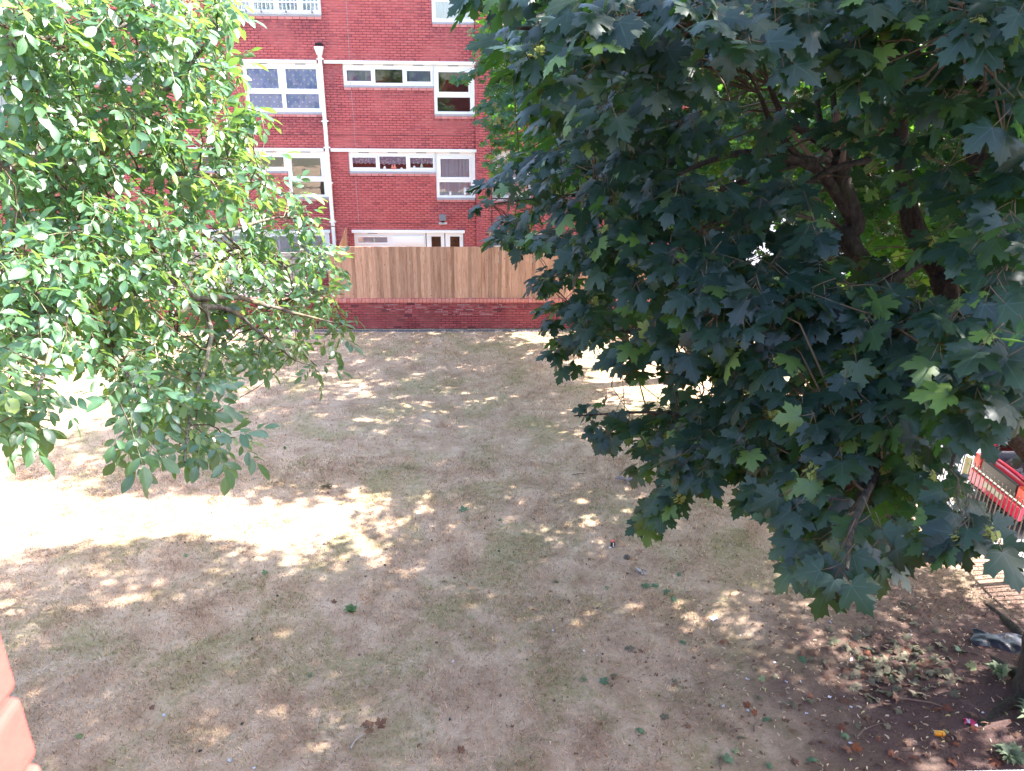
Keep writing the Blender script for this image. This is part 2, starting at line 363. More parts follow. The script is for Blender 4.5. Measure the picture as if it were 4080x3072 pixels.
# ---------------------------------------------------------------- brickwork helper
def brick_v(x0, x1, y, z0, z1, dep, rngj=.0012):
    """front + 4 sides, facing -y"""
    j = random.uniform(-rngj, rngj); c = .0035
    return [(x0,y+dep,z0),(x1,y+dep,z0),(x1,y+dep,z1),(x0,y+dep,z1),(x0+c,y+j,z0+c),(x1-c,y+j,z0+c),(x1-c,y+j,z1-c),(x0+c,y+j,z1-c)]
BF = [(4,5,6,7),(0,1,5,4),(1,2,6,5),(2,3,7,6),(3,0,4,7)]
def subtract(x0, x1, z0, z1, holes):
    """pieces of one brick left outside the openings (split along x only; clipped in z)"""
    segs = [(x0, x1, z0, z1)]
    for hx0, hx1, hz0, hz1 in holes:
        out = []
        for a, b, c, d in segs:
            if hx1 <= a or hx0 >= b or hz1 <= c or hz0 >= d: out.append((a,b,c,d)); continue
            if hz0 > c+.02: out.append((a, b, c, hz0)); continue
            if hz1 < d-.02: out.append((a, b, hz1, d)); continue
            if hx0-a > .02: out.append((a, hx0, c, d))
            if b-hx1 > .02: out.append((hx1, b, c, d))
        segs = out
    return segs
def brickwork(x0, x1, z0, z1, y, holes=(), L=.225, Hc=.075, gap=.013, dep=.009, skip_course=()):
    rows = int(round((z1-z0)/Hc)); out = []
    for r in range(rows):
        a = z0+r*Hc+gap/2; b = z0+(r+1)*Hc-gap/2; off = (r % 2)*L/2
        k0 = math.floor((x0-off)/L); k1 = math.ceil((x1-off)/L)
        for k in range(k0, k1):
            p = max(x0, off+k*L+gap/2); q = min(x1, off+(k+1)*L-gap/2)
            if q-p < .025: continue
            for s in subtract(p, q, a, b, holes): out.append((*s, y, dep))
    return out
def emit_bricks(bricks, mat, parent, name, single, stuff, rot=None):
    """`single(i,b)` says which bricks become parts; the rest are one joined part"""
    V = []; F = []; Rn = []; cache = {}
    cnt = 0
    for b in bricks:
        x0, x1, z0, z1, y, dep = b
        if cnt < 300 and single(b):
            key = (round(x1-x0, 3), round(z1-z0, 3), cnt % 3)
            if key not in cache:
                me = bpy.data.meshes.new(name); me.from_pydata(brick_v(-(x1-x0)/2, (x1-x0)/2, 0, -(z1-z0)/2, (z1-z0)/2, dep), [], BF); me.materials.append(mat); cache[key] = me
            o = bpy.data.objects.new(name, cache[key]); link(o, parent)
            w = Vector(((x0+x1)/2, y, (z0+z1)/2)); o.location = w-parent.location; cnt += 1
        else:
            k = len(V); V += brick_v(x0, x1, y, z0, z1, dep); F += [k+i for f in BF for i in f]; Rn += [random.random()*.999]*8
    if V:
        o = np_mesh(stuff, np.array(V)-np.array(parent.location)[None], F, 4, mat, parent, {'rnd': Rn}); o['kind'] = 'stuff'
        return o
def plate(rects, holes, y0, y1, mb, eps=1e-4):
    """slab y0..y1 covering rects minus holes, in the xz plane; only outer faces"""
    xs = sorted({v for r in list(rects)+list(holes) for v in r[:2]}); zs = sorted({v for r in list(rects)+list(holes) for v in r[2:]})
    inside = lambda x, z, L: any(a < x < b and c < z < d for a, b, c, d in L)
    K = {(i, j): inside((xs[i]+xs[i+1])/2, (zs[j]+zs[j+1])/2, rects) and not inside((xs[i]+xs[i+1])/2, (zs[j]+zs[j+1])/2, holes) for i in range(len(xs)-1) for j in range(len(zs)-1)}
    for (i, j), k in K.items():
        if not k: continue
        a, b, c, d = xs[i], xs[i+1], zs[j], zs[j+1]
        mb.quad((a,y0,c),(b,y0,c),(b,y0,d),(a,y0,d)); mb.quad((b,y1,c),(a,y1,c),(a,y1,d),(b,y1,d))
        if not K.get((i-1,j)): mb.quad((a,y1,c),(a,y0,c),(a,y0,d),(a,y1,d))
        if not K.get((i+1,j)): mb.quad((b,y0,c),(b,y1,c),(b,y1,d),(b,y0,d))
        if not K.get((i,j-1)): mb.quad((a,y1,c),(b,y1,c),(b,y0,c),(a,y0,c))
        if not K.get((i,j+1)): mb.quad((a,y0,d),(b,y0,d),(b,y1,d),(a,y1,d))

# ---------------------------------------------------------------- the flats
FY = 25.865
bld = thing("brick_flats", "three storey red brick block of flats with white framed windows behind the wooden fence", "building", (0, FY, 0))
def window(frame_rects, panes, recess=.03, label=None):
    """panes: (x0,x1,z0,z1,opening?,fill) ; frame is one plate, sashes and panes are sub-parts"""
    mb = MB(); holes = []
    for p in panes:
        g = .055 if p[4] else 0.0
        holes.append((p[0]-g, p[1]+g, p[2]-g, p[3]+g))
    y = recess
    plate(frame_rects, holes, y, y+.07, mb)
    fr = mb.build("window", WHITE, bld, bevel=.004, seg=1)
    if label: fr['label'] = label
    zt = max(r[3] for r in frame_rects)
    for p in panes:
        x0, x1, z0, z1, op, fill = p
        if op:
            mb = MB(); plate([(x0-.053, x1+.053, z0-.053, z1+.053)], [(x0, x1, z0, z1)], y-.018, y+.05, mb); mb.build("sash", WHITE, fr, bevel=.006, seg=2)
        mb = MB(); mb.box(x0-.004, x1+.004, y+.02, y+.026, z0-.004, z1+.004); mb.build("pane", GLASS, fr)
        if z1 > zt-.3:
            xm = (x0+x1)/2; mb = MB(); mb.box(xm-.16, xm+.16, y-.012, y+.002, zt-.045, zt-.02); mb.build("vent", DARKSLOT, fr)
        if fill: fill(fr, x0-.03, x1+.03, z0-.03, z1+.03, y+.06)
    return fr
def curtain(mat, z_from=0.0, amp=.02, waves=9, scallop=False):
    def f(fr, x0, x1, z0, z1, y):
        n = 60; V = []; F = []; zb = z0+(z1-z0)*z_from; ph = random.uniform(0, 6)
        for i in range(n+1):
            u = i/n; xx = x0+(x1-x0)*u; dy = amp*math.sin(u*waves*2*math.pi+ph)+amp*.6*math.sin(u*waves*4.7+ph*2)
            bz = zb+(.035*abs(math.sin(u*math.pi*waves*.8)) if scallop else 0)
            V += [(xx, y+dy, bz), (xx, y+dy*.6, z1)]
        for i in range(n): F += [2*i, 2*i+2, 2*i+3, 2*i+1]
        np_mesh("curtain", V, F, 4, mat, fr, smooth=True)
    return f
def blinds(fr, x0, x1, z0, z1, y):
    mb = MB(); z = z0+.03
    while z < z1:
        mb.quad((x0, y-.012, z-.008), (x1, y-.012, z-.008), (x1, y+.012, z+.010), (x0, y+.012, z+.010)); z += .026
    mb.build("blind", BLIND, fr)
def ornaments(items):
    def f(fr, x0, x1, z0, z1, y):
        for dx, col, h in items:
            mb = MB(); xx = x0+(x1-x0)*dx
            mb.tube([(xx, y-.05, z0+.03), (xx, y-.05, z0+.03+h*.35), (xx, y-.05, z0+.03+h*.7), (xx, y-.05, z0+.03+h)], [.035, .05, .022, .03], 8)
            mb.build("ornament", col, fr, smooth=True)
    return f
def both(*fs):
    def f(*a):
        for g in fs: g(*a)
    return f
CORAL = plain("coral_china", (.60, .18, .14), .3); CHINA = plain("white_china", (.7, .7, .72), .3); GREENP = plain("vase_flowers", (.35, .40, .33), .7)
net = curtain(NET); lace = curtain(LACE, .35, .012, 7, True); dots = curtain(DOTS, 0, .012, 3)
holes = []; bands = []; sills = []
def L_window(xo, mirror, zt, fills, ground=False):
    """strip of three small panes and one tall two pane light; xo = outer edge of the strip, measured so that the tall light ends 4.06 m on"""
    fx = (lambda a, b: (xo+a, xo+b)) if not mirror else (lambda a, b: (xo-b, xo-a))
    r1 = (*fx(0, 2.79), zt-.625, zt); r2 = (*fx(2.79, 4.06), zt-1.45, zt)
    P = [(*fx(.11, .86), zt-.50, zt-.19, True, fills[0]), (*fx(.98, 1.83), zt-.545, zt-.155, False, fills[1]), (*fx(1.96, 2.70), zt-.50, zt-.19, True, fills[2]),
         (*fx(2.94, 3.87), zt-.79, zt-.215, True, fills[3]), (*fx(2.89, 3.92), zt-1.37, zt-.95, False, fills[4])]
    window([r1, r2], P)
    holes.extend([r1, r2]); sills.append((r1[0], r1[1], r1[2])); sills.append((r2[0], r2[1], r2[2]))
ZB = [2.32, 4.92, 7.52]      # tops of the white lintel bands
# second floor, right of the pipe
pane_tint = curtain(PANETINT, 0, .008, 2)  # invented cloth, gives two panes a bluish reflected tone
L_window(-4.28, False, ZB[2]-.09, [pane_tint, None, pane_tint, None, None])
# first floor, right of the pipe
L_window(-4.28, False, ZB[1]-.09, [lace, both(lace, ornaments([(.2, CHINA, .09), (.48, CORAL, .14), (.56, CORAL, .15), (.8, CHINA, .05)])), both(lace, ornaments([(.2, CHINA, .06), (.5, GREENP, .14)])), net, both(net, ornaments([(.8, CHINA, .25), (.35, CHINA, .12)]))])
# first floor, left of the pipe: tall light on the right
L_window(-8.99-.07, False, ZB[1]-.09, [None, blinds, blinds, blinds, blinds])
# second floor, left: two by two spotted curtains
zt = ZB[2]-.09
window([(-7.34, -4.96, 6.0, zt)], [(-7.23, -6.28, 6.69, 7.26, True, dots), (-6.04, -5.10, 6.69, 7.26, True, dots), (-7.23, -6.22, 6.12, 6.54, False, dots), (-6.10, -5.08, 6.12, 6.54, False, dots)], label="two by two window with white spotted lilac curtains")
holes.append((-7.34, -4.96, 6.0, zt)); sills.append((-7.34, -4.96, 6.0))
# third floor
window([(-1.49, -.21, 8.62, 10.03)], [(-1.38, -.34, 8.72, 9.17, False, net), (-1.33, -.39, 9.32, 9.85, True, net)]); holes.append((-1.49, -.21, 8.62, 10.03)); sills.append((-1.49, -.21, 8.62))
window([(-4.28, -1.49, 9.4, 10.03)], [(-4.17, -3.42, 9.53, 9.84, True, None), (-3.30, -2.45, 9.5, 9.87, False, None), (-2.32, -1.58, 9.53, 9.84, True, None)]); holes.append((-4.28, -1.49, 9.4, 10.03))
tw = window([(-7.64, -4.80, 8.78, 10.03)], [(-7.55, -6.95, 8.9, 9.9, False, net), (-6.80, -6.2, 8.9, 9.9, False, net), (-6.05, -5.52, 8.9, 9.9, False, net), (-5.36, -4.90, 8.9, 9.9, False, net)], label="wide top window behind white guard rails"); holes.append((-7.64, -4.80, 8.78, 10.03)); sills.append((-7.64, -4.80, 8.78))
mb = MB()
for zz in (8.86, 9.10, 9.55): mb.box(-7.62, -4.82, -.13, -.105, zz-.02, zz+.02)
for i in range(24): xx = -7.6+i*.12; mb.box(xx-.008, xx+.008, -.125, -.11, 8.88, 9.55)
mb.build("guard_rail", WHITE, tw)
for xx in (-7.0, -6.55, -5.82, -5.05):
    mb = MB(); mb.box(xx-.03, xx+.03, -.13, -.02, 8.83, 8.86); mb.tube([(xx, -.12, 8.80), (xx, -.12, 8.86), (xx, -.12, 8.90)], [.016, .03, .014], 6); mb.build("rail_bracket", GREY, tw)
# further bays hidden among the leaves
L_window(4.40, True, ZB[1]-.09, [net, lace, lace, net, net]); L_window(4.40, True, ZB[2]-.09, [None, net, None, net, None])
for zz in (ZB[1], ZB[2]): L_window(-18.2, False, zz-.09, [None, net, None, net, net])
L_window(-9.4, True, ZB[2]-.09, [None, net, None, None, None])
# ground floor: window, boarded pane, glazed double door
zt = ZB[0]-.09
window([(-4.28, -1.90, 1.15, zt)], [(-4.15, -3.18, 1.89, 2.075, True, both(curtain(NET, 0, .01, 2), ornaments([(.55, GREENP, .16)]))), (-4.13, -3.16, 1.25, 1.74, False, None), (-2.98, -2.02, 1.25, 1.74, False, None)])
mb = MB(); mb.box(-2.99, -1.96, -.02, .06, 1.83, 2.12); mb.box(-2.90, -2.05, -.03, .0, 1.89, 2.06); mb.build("white_panel", WHITE, bld, bevel=.01)
holes.append((-4.28, -.62, 0, zt))
for a, b, hx in ((-1.87, -1.27, -1.79), (-1.24, -.64, -.72)):
    mb = MB(); plate([(a, b, .02, zt)], [(a+.16, b-.12, .9, 2.10), (a+.16, b-.12, .15, .75)], .03, .09, mb); dr = mb.build("door", WHITE, bld, bevel=.004, seg=1)
    for z0, z1 in ((.9, 2.10), (.15, .75)): mb = MB(); mb.box(a+.155, b-.115, .05, .056, z0-.005, z1+.005); mb.build("pane", GLASS, dr)
    mb = MB(); mb.box(hx-.03, hx+.03, -.0, .03, 2.0, 2.06); mb.box(hx-.02, hx+.05, -.02, .0, 2.03, 2.05); mb.box(hx-.02, hx+.02, -.01, .03, .95, 1.15); mb.build("handle", WHITE, dr)
window([(.22, 2.2, 1.2, zt)], [(.34, .95, 1.80, 2.10, True, net), (1.1, 2.05, 1.35, 2.1, False, net)]); holes.append((.22, 2.2, 1.2, zt))
window([(-9.0, -5.1, .9, zt)], [(-8.9, -7.2, 1.0, 2.1, False, net), (-7.0, -5.25, 1.0, 2.1, True, net)]); holes.append((-9.0, -5.1, .9, zt))
# lintel bands
def band(x0, x1, zt, h=.095):
    mb = MB(); mb.box(x0, x1, -.055, .02, zt-h, zt); mb.build("lintel_band", BAND, bld, bevel=.006); holes.append((x0, x1, zt-h, zt))
band(-16.5, -5.05, ZB[2]); band(-4.83, -.17, ZB[2]); band(.26, 7.6, ZB[2]-.01)
band(-16.5, -5.05, ZB[1]); band(-4.83, -.17, ZB[1]); band(.26, 7.6, ZB[1]-.01)
band(-4.34, -.58, ZB[0]); band(.15, 2.3, ZB[0]-.01); band(-9.1, -5.05, ZB[0])
# bricks: left block and right block joined by a splayed strip
bl = []; sillb = []
zmax = 11.4
course_holes = [(a-.0, b+.0, c-.14, c) for a, b, c in sills]
bl += brickwork(-18.5, -.195, 0, zmax, FY, holes+course_holes)
for a, b, c in sills:
    if a > .2: continue
    n = max(1, round((b-a)/.225)); w = (b-a)/n
    for i in range(n): sillb.append((a+i*w+.005, a+(i+1)*w-.005, c-.133, c-.062, FY-.022, .035))
right = brickwork(.04, 7.6, 0, zmax, FY-.235, holes+course_holes)
for a, b, c in sills:
    if a < .2: continue
    n = max(1, round((b-a)/.225)); w = (b-a)/n
    for i in range(n): sillb.append((a+i*w+.005, a+(i+1)*w-.005, c-.133, c-.062, FY-.257, .035))
def big(b): return (-4.6 < b[0] and b[1] < -1.5 and 5.9 < b[2] < 6.75) or (-4.6 < b[0] and b[1] < -.3 and 5.0 < b[2] < 5.75) and b[1]-b[0] > .05
emit_bricks(bl, BRICK, bld, "brick", big, "brickwork")
emit_bricks(sillb, SILLBRICK, bld, "sill_brick", lambda b: -10 < b[0] < 2.5, "sill_brickwork")
emit_bricks(right, BRICK, bld, "brick", lambda b: False, "brickwork")
# splayed strip: headers on a 45 degree face
V = []; F = []; Rn = []
un = Vector((.7071, -.7071, 0)); nn = Vector((-.7071, -.7071, 0))
for r in range(int(zmax/.075)):
    for k, (a, b) in enumerate(((.0, .16), (.17, .325)) if r % 2 else ((.0, .09), (.10, .325))):
        base = Vector((-.19, 0, 0)); z0 = r*.075+.005; z1 = z0+.065; q = len(V)
        for z in (z0, z1):
            for s_, d_ in ((a, .012), (b, .012), (a, 0), (b, 0)):
                p = base+un*s_+nn*(.01-d_); V.append((p.x, p.y, z))
        F += [q+i for f in ((2,3,7,6),(0,1,3,2),(5,4,6,7),(0,2,6,4),(3,1,5,7)) for i in f]; Rn += [random.random()*.999]*8
o = np_mesh("splay_brickwork", V, F, 4, BRICK, bld, {'rnd': Rn}); o['kind'] = 'stuff'
mb = MB()
plate([(-18.5, -.19, 0, zmax)], [h for h in holes if h[0] < -.2], .008, .10, mb)
plate([(.045, 7.6, 0, zmax)], [h for h in holes if h[0] > .1], -.227, -.13, mb)
mb.face([(-.19, .008, 0), (.045, -.227, 0), (.045, -.227, zmax), (-.19, .008, zmax)])
mb.build("wall", MORTAR, bld)
mb = MB(); mb.box(-18.5, 7.6, 1.6, 9, 0, zmax); mb.box(-18.5, -18.3, .1, 1.6, 0, zmax); mb.box(7.4, 7.6, -.1, 1.6, 0, zmax)
for z in (.0, 2.5, 5.1, 7.7): mb.box(-18.3, 7.4, .11, 1.6, z-.1, z)
mb.build("interior_shell", ROOM, bld)
mb = MB(); mb.box(-18.7, 7.8, -.4, 9.2, zmax, zmax+.25); mb.build("roof", PLASTER, bld)
for a, b, c in sills:
    y = 0 if a < .2 else -.235
    mb = MB(); mb.box(a+.005, b-.005, y-.03, y+.03, c-.062, c-.003); mb.build("sill", SILLGREY, bld, bevel=.006)
# grey bed joint scars and cracks
for pts in ([(-4.02, -.004, 11.0), (-4.05, -.004, 7.55)], [(-4.06, -.004, 7.0), (-4.03, -.004, 5.0)], [(-4.1, -.004, 4.0), (-4.08, -.004, 2.55)]):
    mb = MB(); n = 24; P = [(pts[0][0]+(pts[1][0]-pts[0][0])*i/n+random.uniform(-.008, .008), -.003, pts[0][2]+(pts[1][2]-pts[0][2])*i/n) for i in range(n+1)]
    mb.tube(P, .006, 4); mb.build("joint_seam", SILLGREY, bld)
mb = MB(); mb.box(.30, .33, -.25, -.23, 0, zmax); mb.build("movement_joint", CABLE, bld)
for x0 in np.arange(-4.4, -.4, .78):
    for z in (7.56, 4.96): mb = MB(); mb.box(x0-.006, x0+.006, -.004, .004, z-.03, z+.035); mb.build("weep_hole", BLACK, bld)
# downpipe with hopper
dp = MB(); dp.box(-4.985, -4.875, -.135, -.03, 0, 7.70); dpo = dp.build("downpipe", PIPE, bld, bevel=.012)
mb = MB()
mb.v = [(-5.005, -.16, 7.66), (-4.855, -.16, 7.66), (-4.855, -.02, 7.66), (-5.005, -.02, 7.66), (-5.06, -.22, 7.86), (-4.80, -.22, 7.86), (-4.80, -.02, 7.86), (-5.06, -.02, 7.86), (-5.06, -.22, 7.90), (-4.80, -.22, 7.90), (-4.80, -.02, 7.90), (-5.06, -.02, 7.90)]
mb.f = [(3,2,1,0)]+[(i, (i+1) % 4, 4+(i+1) % 4, 4+i) for i in range(4)]+[(4+i, 4+(i+1) % 4, 8+(i+1) % 4, 8+i) for i in range(4)]
mb.build("hopper", PIPE, dpo, bevel=.006)
mb = MB(); mb.box(-5.03, -4.83, -.17, -.02, 7.93, 8.0); mb.build("outlet_hole", BLACK, dpo)
for z in (7.55, 5.75, 4.95, 3.85, 2.6): mb = MB(); mb.box(-5.03, -4.83, -.145, .0, z-.02, z+.02); mb.build("bracket", PIPE, dpo, bevel=.006)
for z in (5.70, 4.72, 3.80): mb = MB(); mb.box(-4.992, -4.868, -.142, -.026, z-.05, z+.03); mb.build("collar", PIPE, dpo, bevel=.006)
# floodlight with sensor, cable
fl = MB(); fl.box(-1.41, -1.19, -.20, -.11, 2.66, 2.86); flo = fl.build("floodlight", GREY, bld, bevel=.015)
mb = MB(); mb.tube([(-1.30, 0, 2.60), (-1.30, -.1, 2.60), (-1.30, -.13, 2.67)], .018, 6); mb.box(-1.34, -1.26, -.05, .0, 2.55, 2.66); mb.build("arm", BLACK, flo)
mb2 = MB()
mb2.tube([(-1.43, -.12, 2.565), (-1.31, -.15, 2.565)], .035, 10); mb2.tube([(-1.29, -.15, 2.565), (-1.17, -.12, 2.565)], .035, 10); mb2.build("sensor", plain("pale_grey_sensor", (.42, .42, .46), .4), flo, smooth=False)
mb = MB(); pts = [(-4.45, -.008, 1.7), (-4.43, -.008, 2.45), (-4.36, -.008, 2.54)]+[(-4.3+i*.18, -.008, 2.53+.012*math.sin(i*.9)) for i in range(17)]
mb.tube(pts, .008, 5); mb.build("cable", CABLE, bld)
mb = MB(); mb.tube([(-9.5+i*.22, -.006, 5.35-.02*abs(math.sin(i*.5))) for i in range(42)], .006, 4); mb.build("cable", CABLE, bld)

# ---------------------------------------------------------------- garden wall
WY = 22.395
wall = thing("garden_wall", "low weathered red brick wall with pale coping along the far edge of the lawn", "wall", (0, WY, 0))
bw = brickwork(-17.5, 7.8, 0, .825, WY)
emit_bricks(bw, WALLBRICK, wall, "brick", lambda b: -4.5 < b[0] and b[1] < 2.2 and b[2] > .06 and b[1]-b[0] > .1, "brickwork")
mb = MB(); mb.box(-17.5, 7.8, .008, .215, -.1, .824); mb.build("wall_core", WALLMORTAR, wall)
cm = []
for i in range(3):
    mb = MB(); mb.box(-.0325, .0325+.0, -.035, .235, -.052, .052);
    o = mb.build("coping_brick", COPING, wall, bevel=.006, seg=1); o.scale = (1.6, 1, 1); cm.append(o)
k = 0
for xx in np.arange(-17.4, 7.75, .1135):
    inview = -11 < xx < 4
    o = cm[k % 3] if k < 3 else cm[k % 3].copy()
    if k >= 3: link(o, wall)
    o.location = (xx, 0, .876+random.uniform(-.002, .002)); k += 1
mb = MB(); mb.box(-17.5, 7.8, -.025, .225, .828, .918); mb.build("coping_mortar", WALLMORTAR, wall)
# a few white efflorescence runs on the joints
mb = MB()
for _ in range(40):
    x = random.uniform(-3.3, 1.6); r = random.choice([9, 9, 8, 8, 7, 6, 10]); L = random.uniform(.08, .42)
    mb.box(x, x+L, -.002, .01, r*.075-.006, r*.075+.006)
    if random.random() < .5: xx = round(x/.225)*.225+(.1125 if r % 2 else 0); mb.box(xx-.005, xx+.005, -.002, .01, r*.075, r*.075+.07)
mb.build("lime_streaks", plain("lime_white", (.36, .29, .28), .9), wall)

# ---------------------------------------------------------------- timber fences
FENY = WY+.10
fen = thing("board_fence", "tan vertical board fence standing on the brick wall between the two trees", "fence", (0, FENY, .93))
bm_ = []
for i in range(4):
    mb = MB(); w = .094+.004*i; mb.box(-w/2, w/2, -.010-.003*i, .010, 0, 1.55); bm_.append(mb)
proto = [m_.build("fence_board", FENCE, fen, bevel=.002, seg=1) for m_ in bm_]
k = 0; xx = -4.50
while xx < 7.6:
    o = proto[k] if k < 4 else proto[random.randrange(4)].copy()
    if k >= 4: link(o, fen)
    o.location = (xx, random.uniform(-.006, .006), random.uniform(-.006, .008)); o.rotation_euler = (0, random.uniform(-.004, .004), random.uniform(-.02, .02)); xx += .1005; k += 1
for z in (.25, .8, 1.35): mb = MB(); mb.box(-4.55, 7.6, .015, .06, z-.04, z+.04); mb.build("rail", FENCE, fen)
div = thing("divider_fence", "short tan board fence running from the long fence back towards the downpipe", "fence", (-4.50, FENY+.2, 0))
proto = None
for i in range(30):
    yy = .1+i*.1
    mb = MB(); zt = 1.72+.028*i*.9; mb.box(-.01, .012, yy-.047, yy+.047, 0, min(zt, 2.42)); mb.build("fence_board", FENCE, div)
mb = MB(); mb.box(.014, .05, .05, 3.05, .4, .48); mb.box(.014, .05, .05, 3.05, 1.4, 1.48); mb.build("rail", FENCE, div)
sl = thing("slat_fence", "grey weathered horizontal slat fence behind the left hand stretch of brick wall", "fence", (0, FENY+.25, 0))
mb = MB(); mb.box(-1.1, 1.1, -.012, .012, -.058, .058); sp = mb.build("slat", SLATWOOD, sl, bevel=.003, seg=1); first = True
for bay in range(5):
    for r in range(16):
        o = sp if first else sp.copy()
        if not first: link(o, sl)
        first = False; o.location = (-6.5-bay*2.35, random.uniform(-.004, .004), .35+r*.123)
    mb = MB(); x = -5.33-bay*2.35; mb.box(x-.05, x+.05, -.05, .05, 0, 2.35); mb.build("post", CONCRETE, sl, bevel=.008)
pk = thing("picket_fence", "small white picket fence in front of the grey slat fence", "fence", (0, WY+.11, .92))
for i in range(46):
    mb = MB(); x = -5.1-i*.12; mb.box(x-.025, x+.025, -.01, .01, 0, .42); mb.build("picket", WHITE, pk, bevel=.004, seg=1)
mb = MB(); mb.box(-10.6, -5.0, .012, .03, .1, .15); mb.box(-10.6, -5.0, .012, .03, .3, .35); mb.build("rail", WHITE, pk)
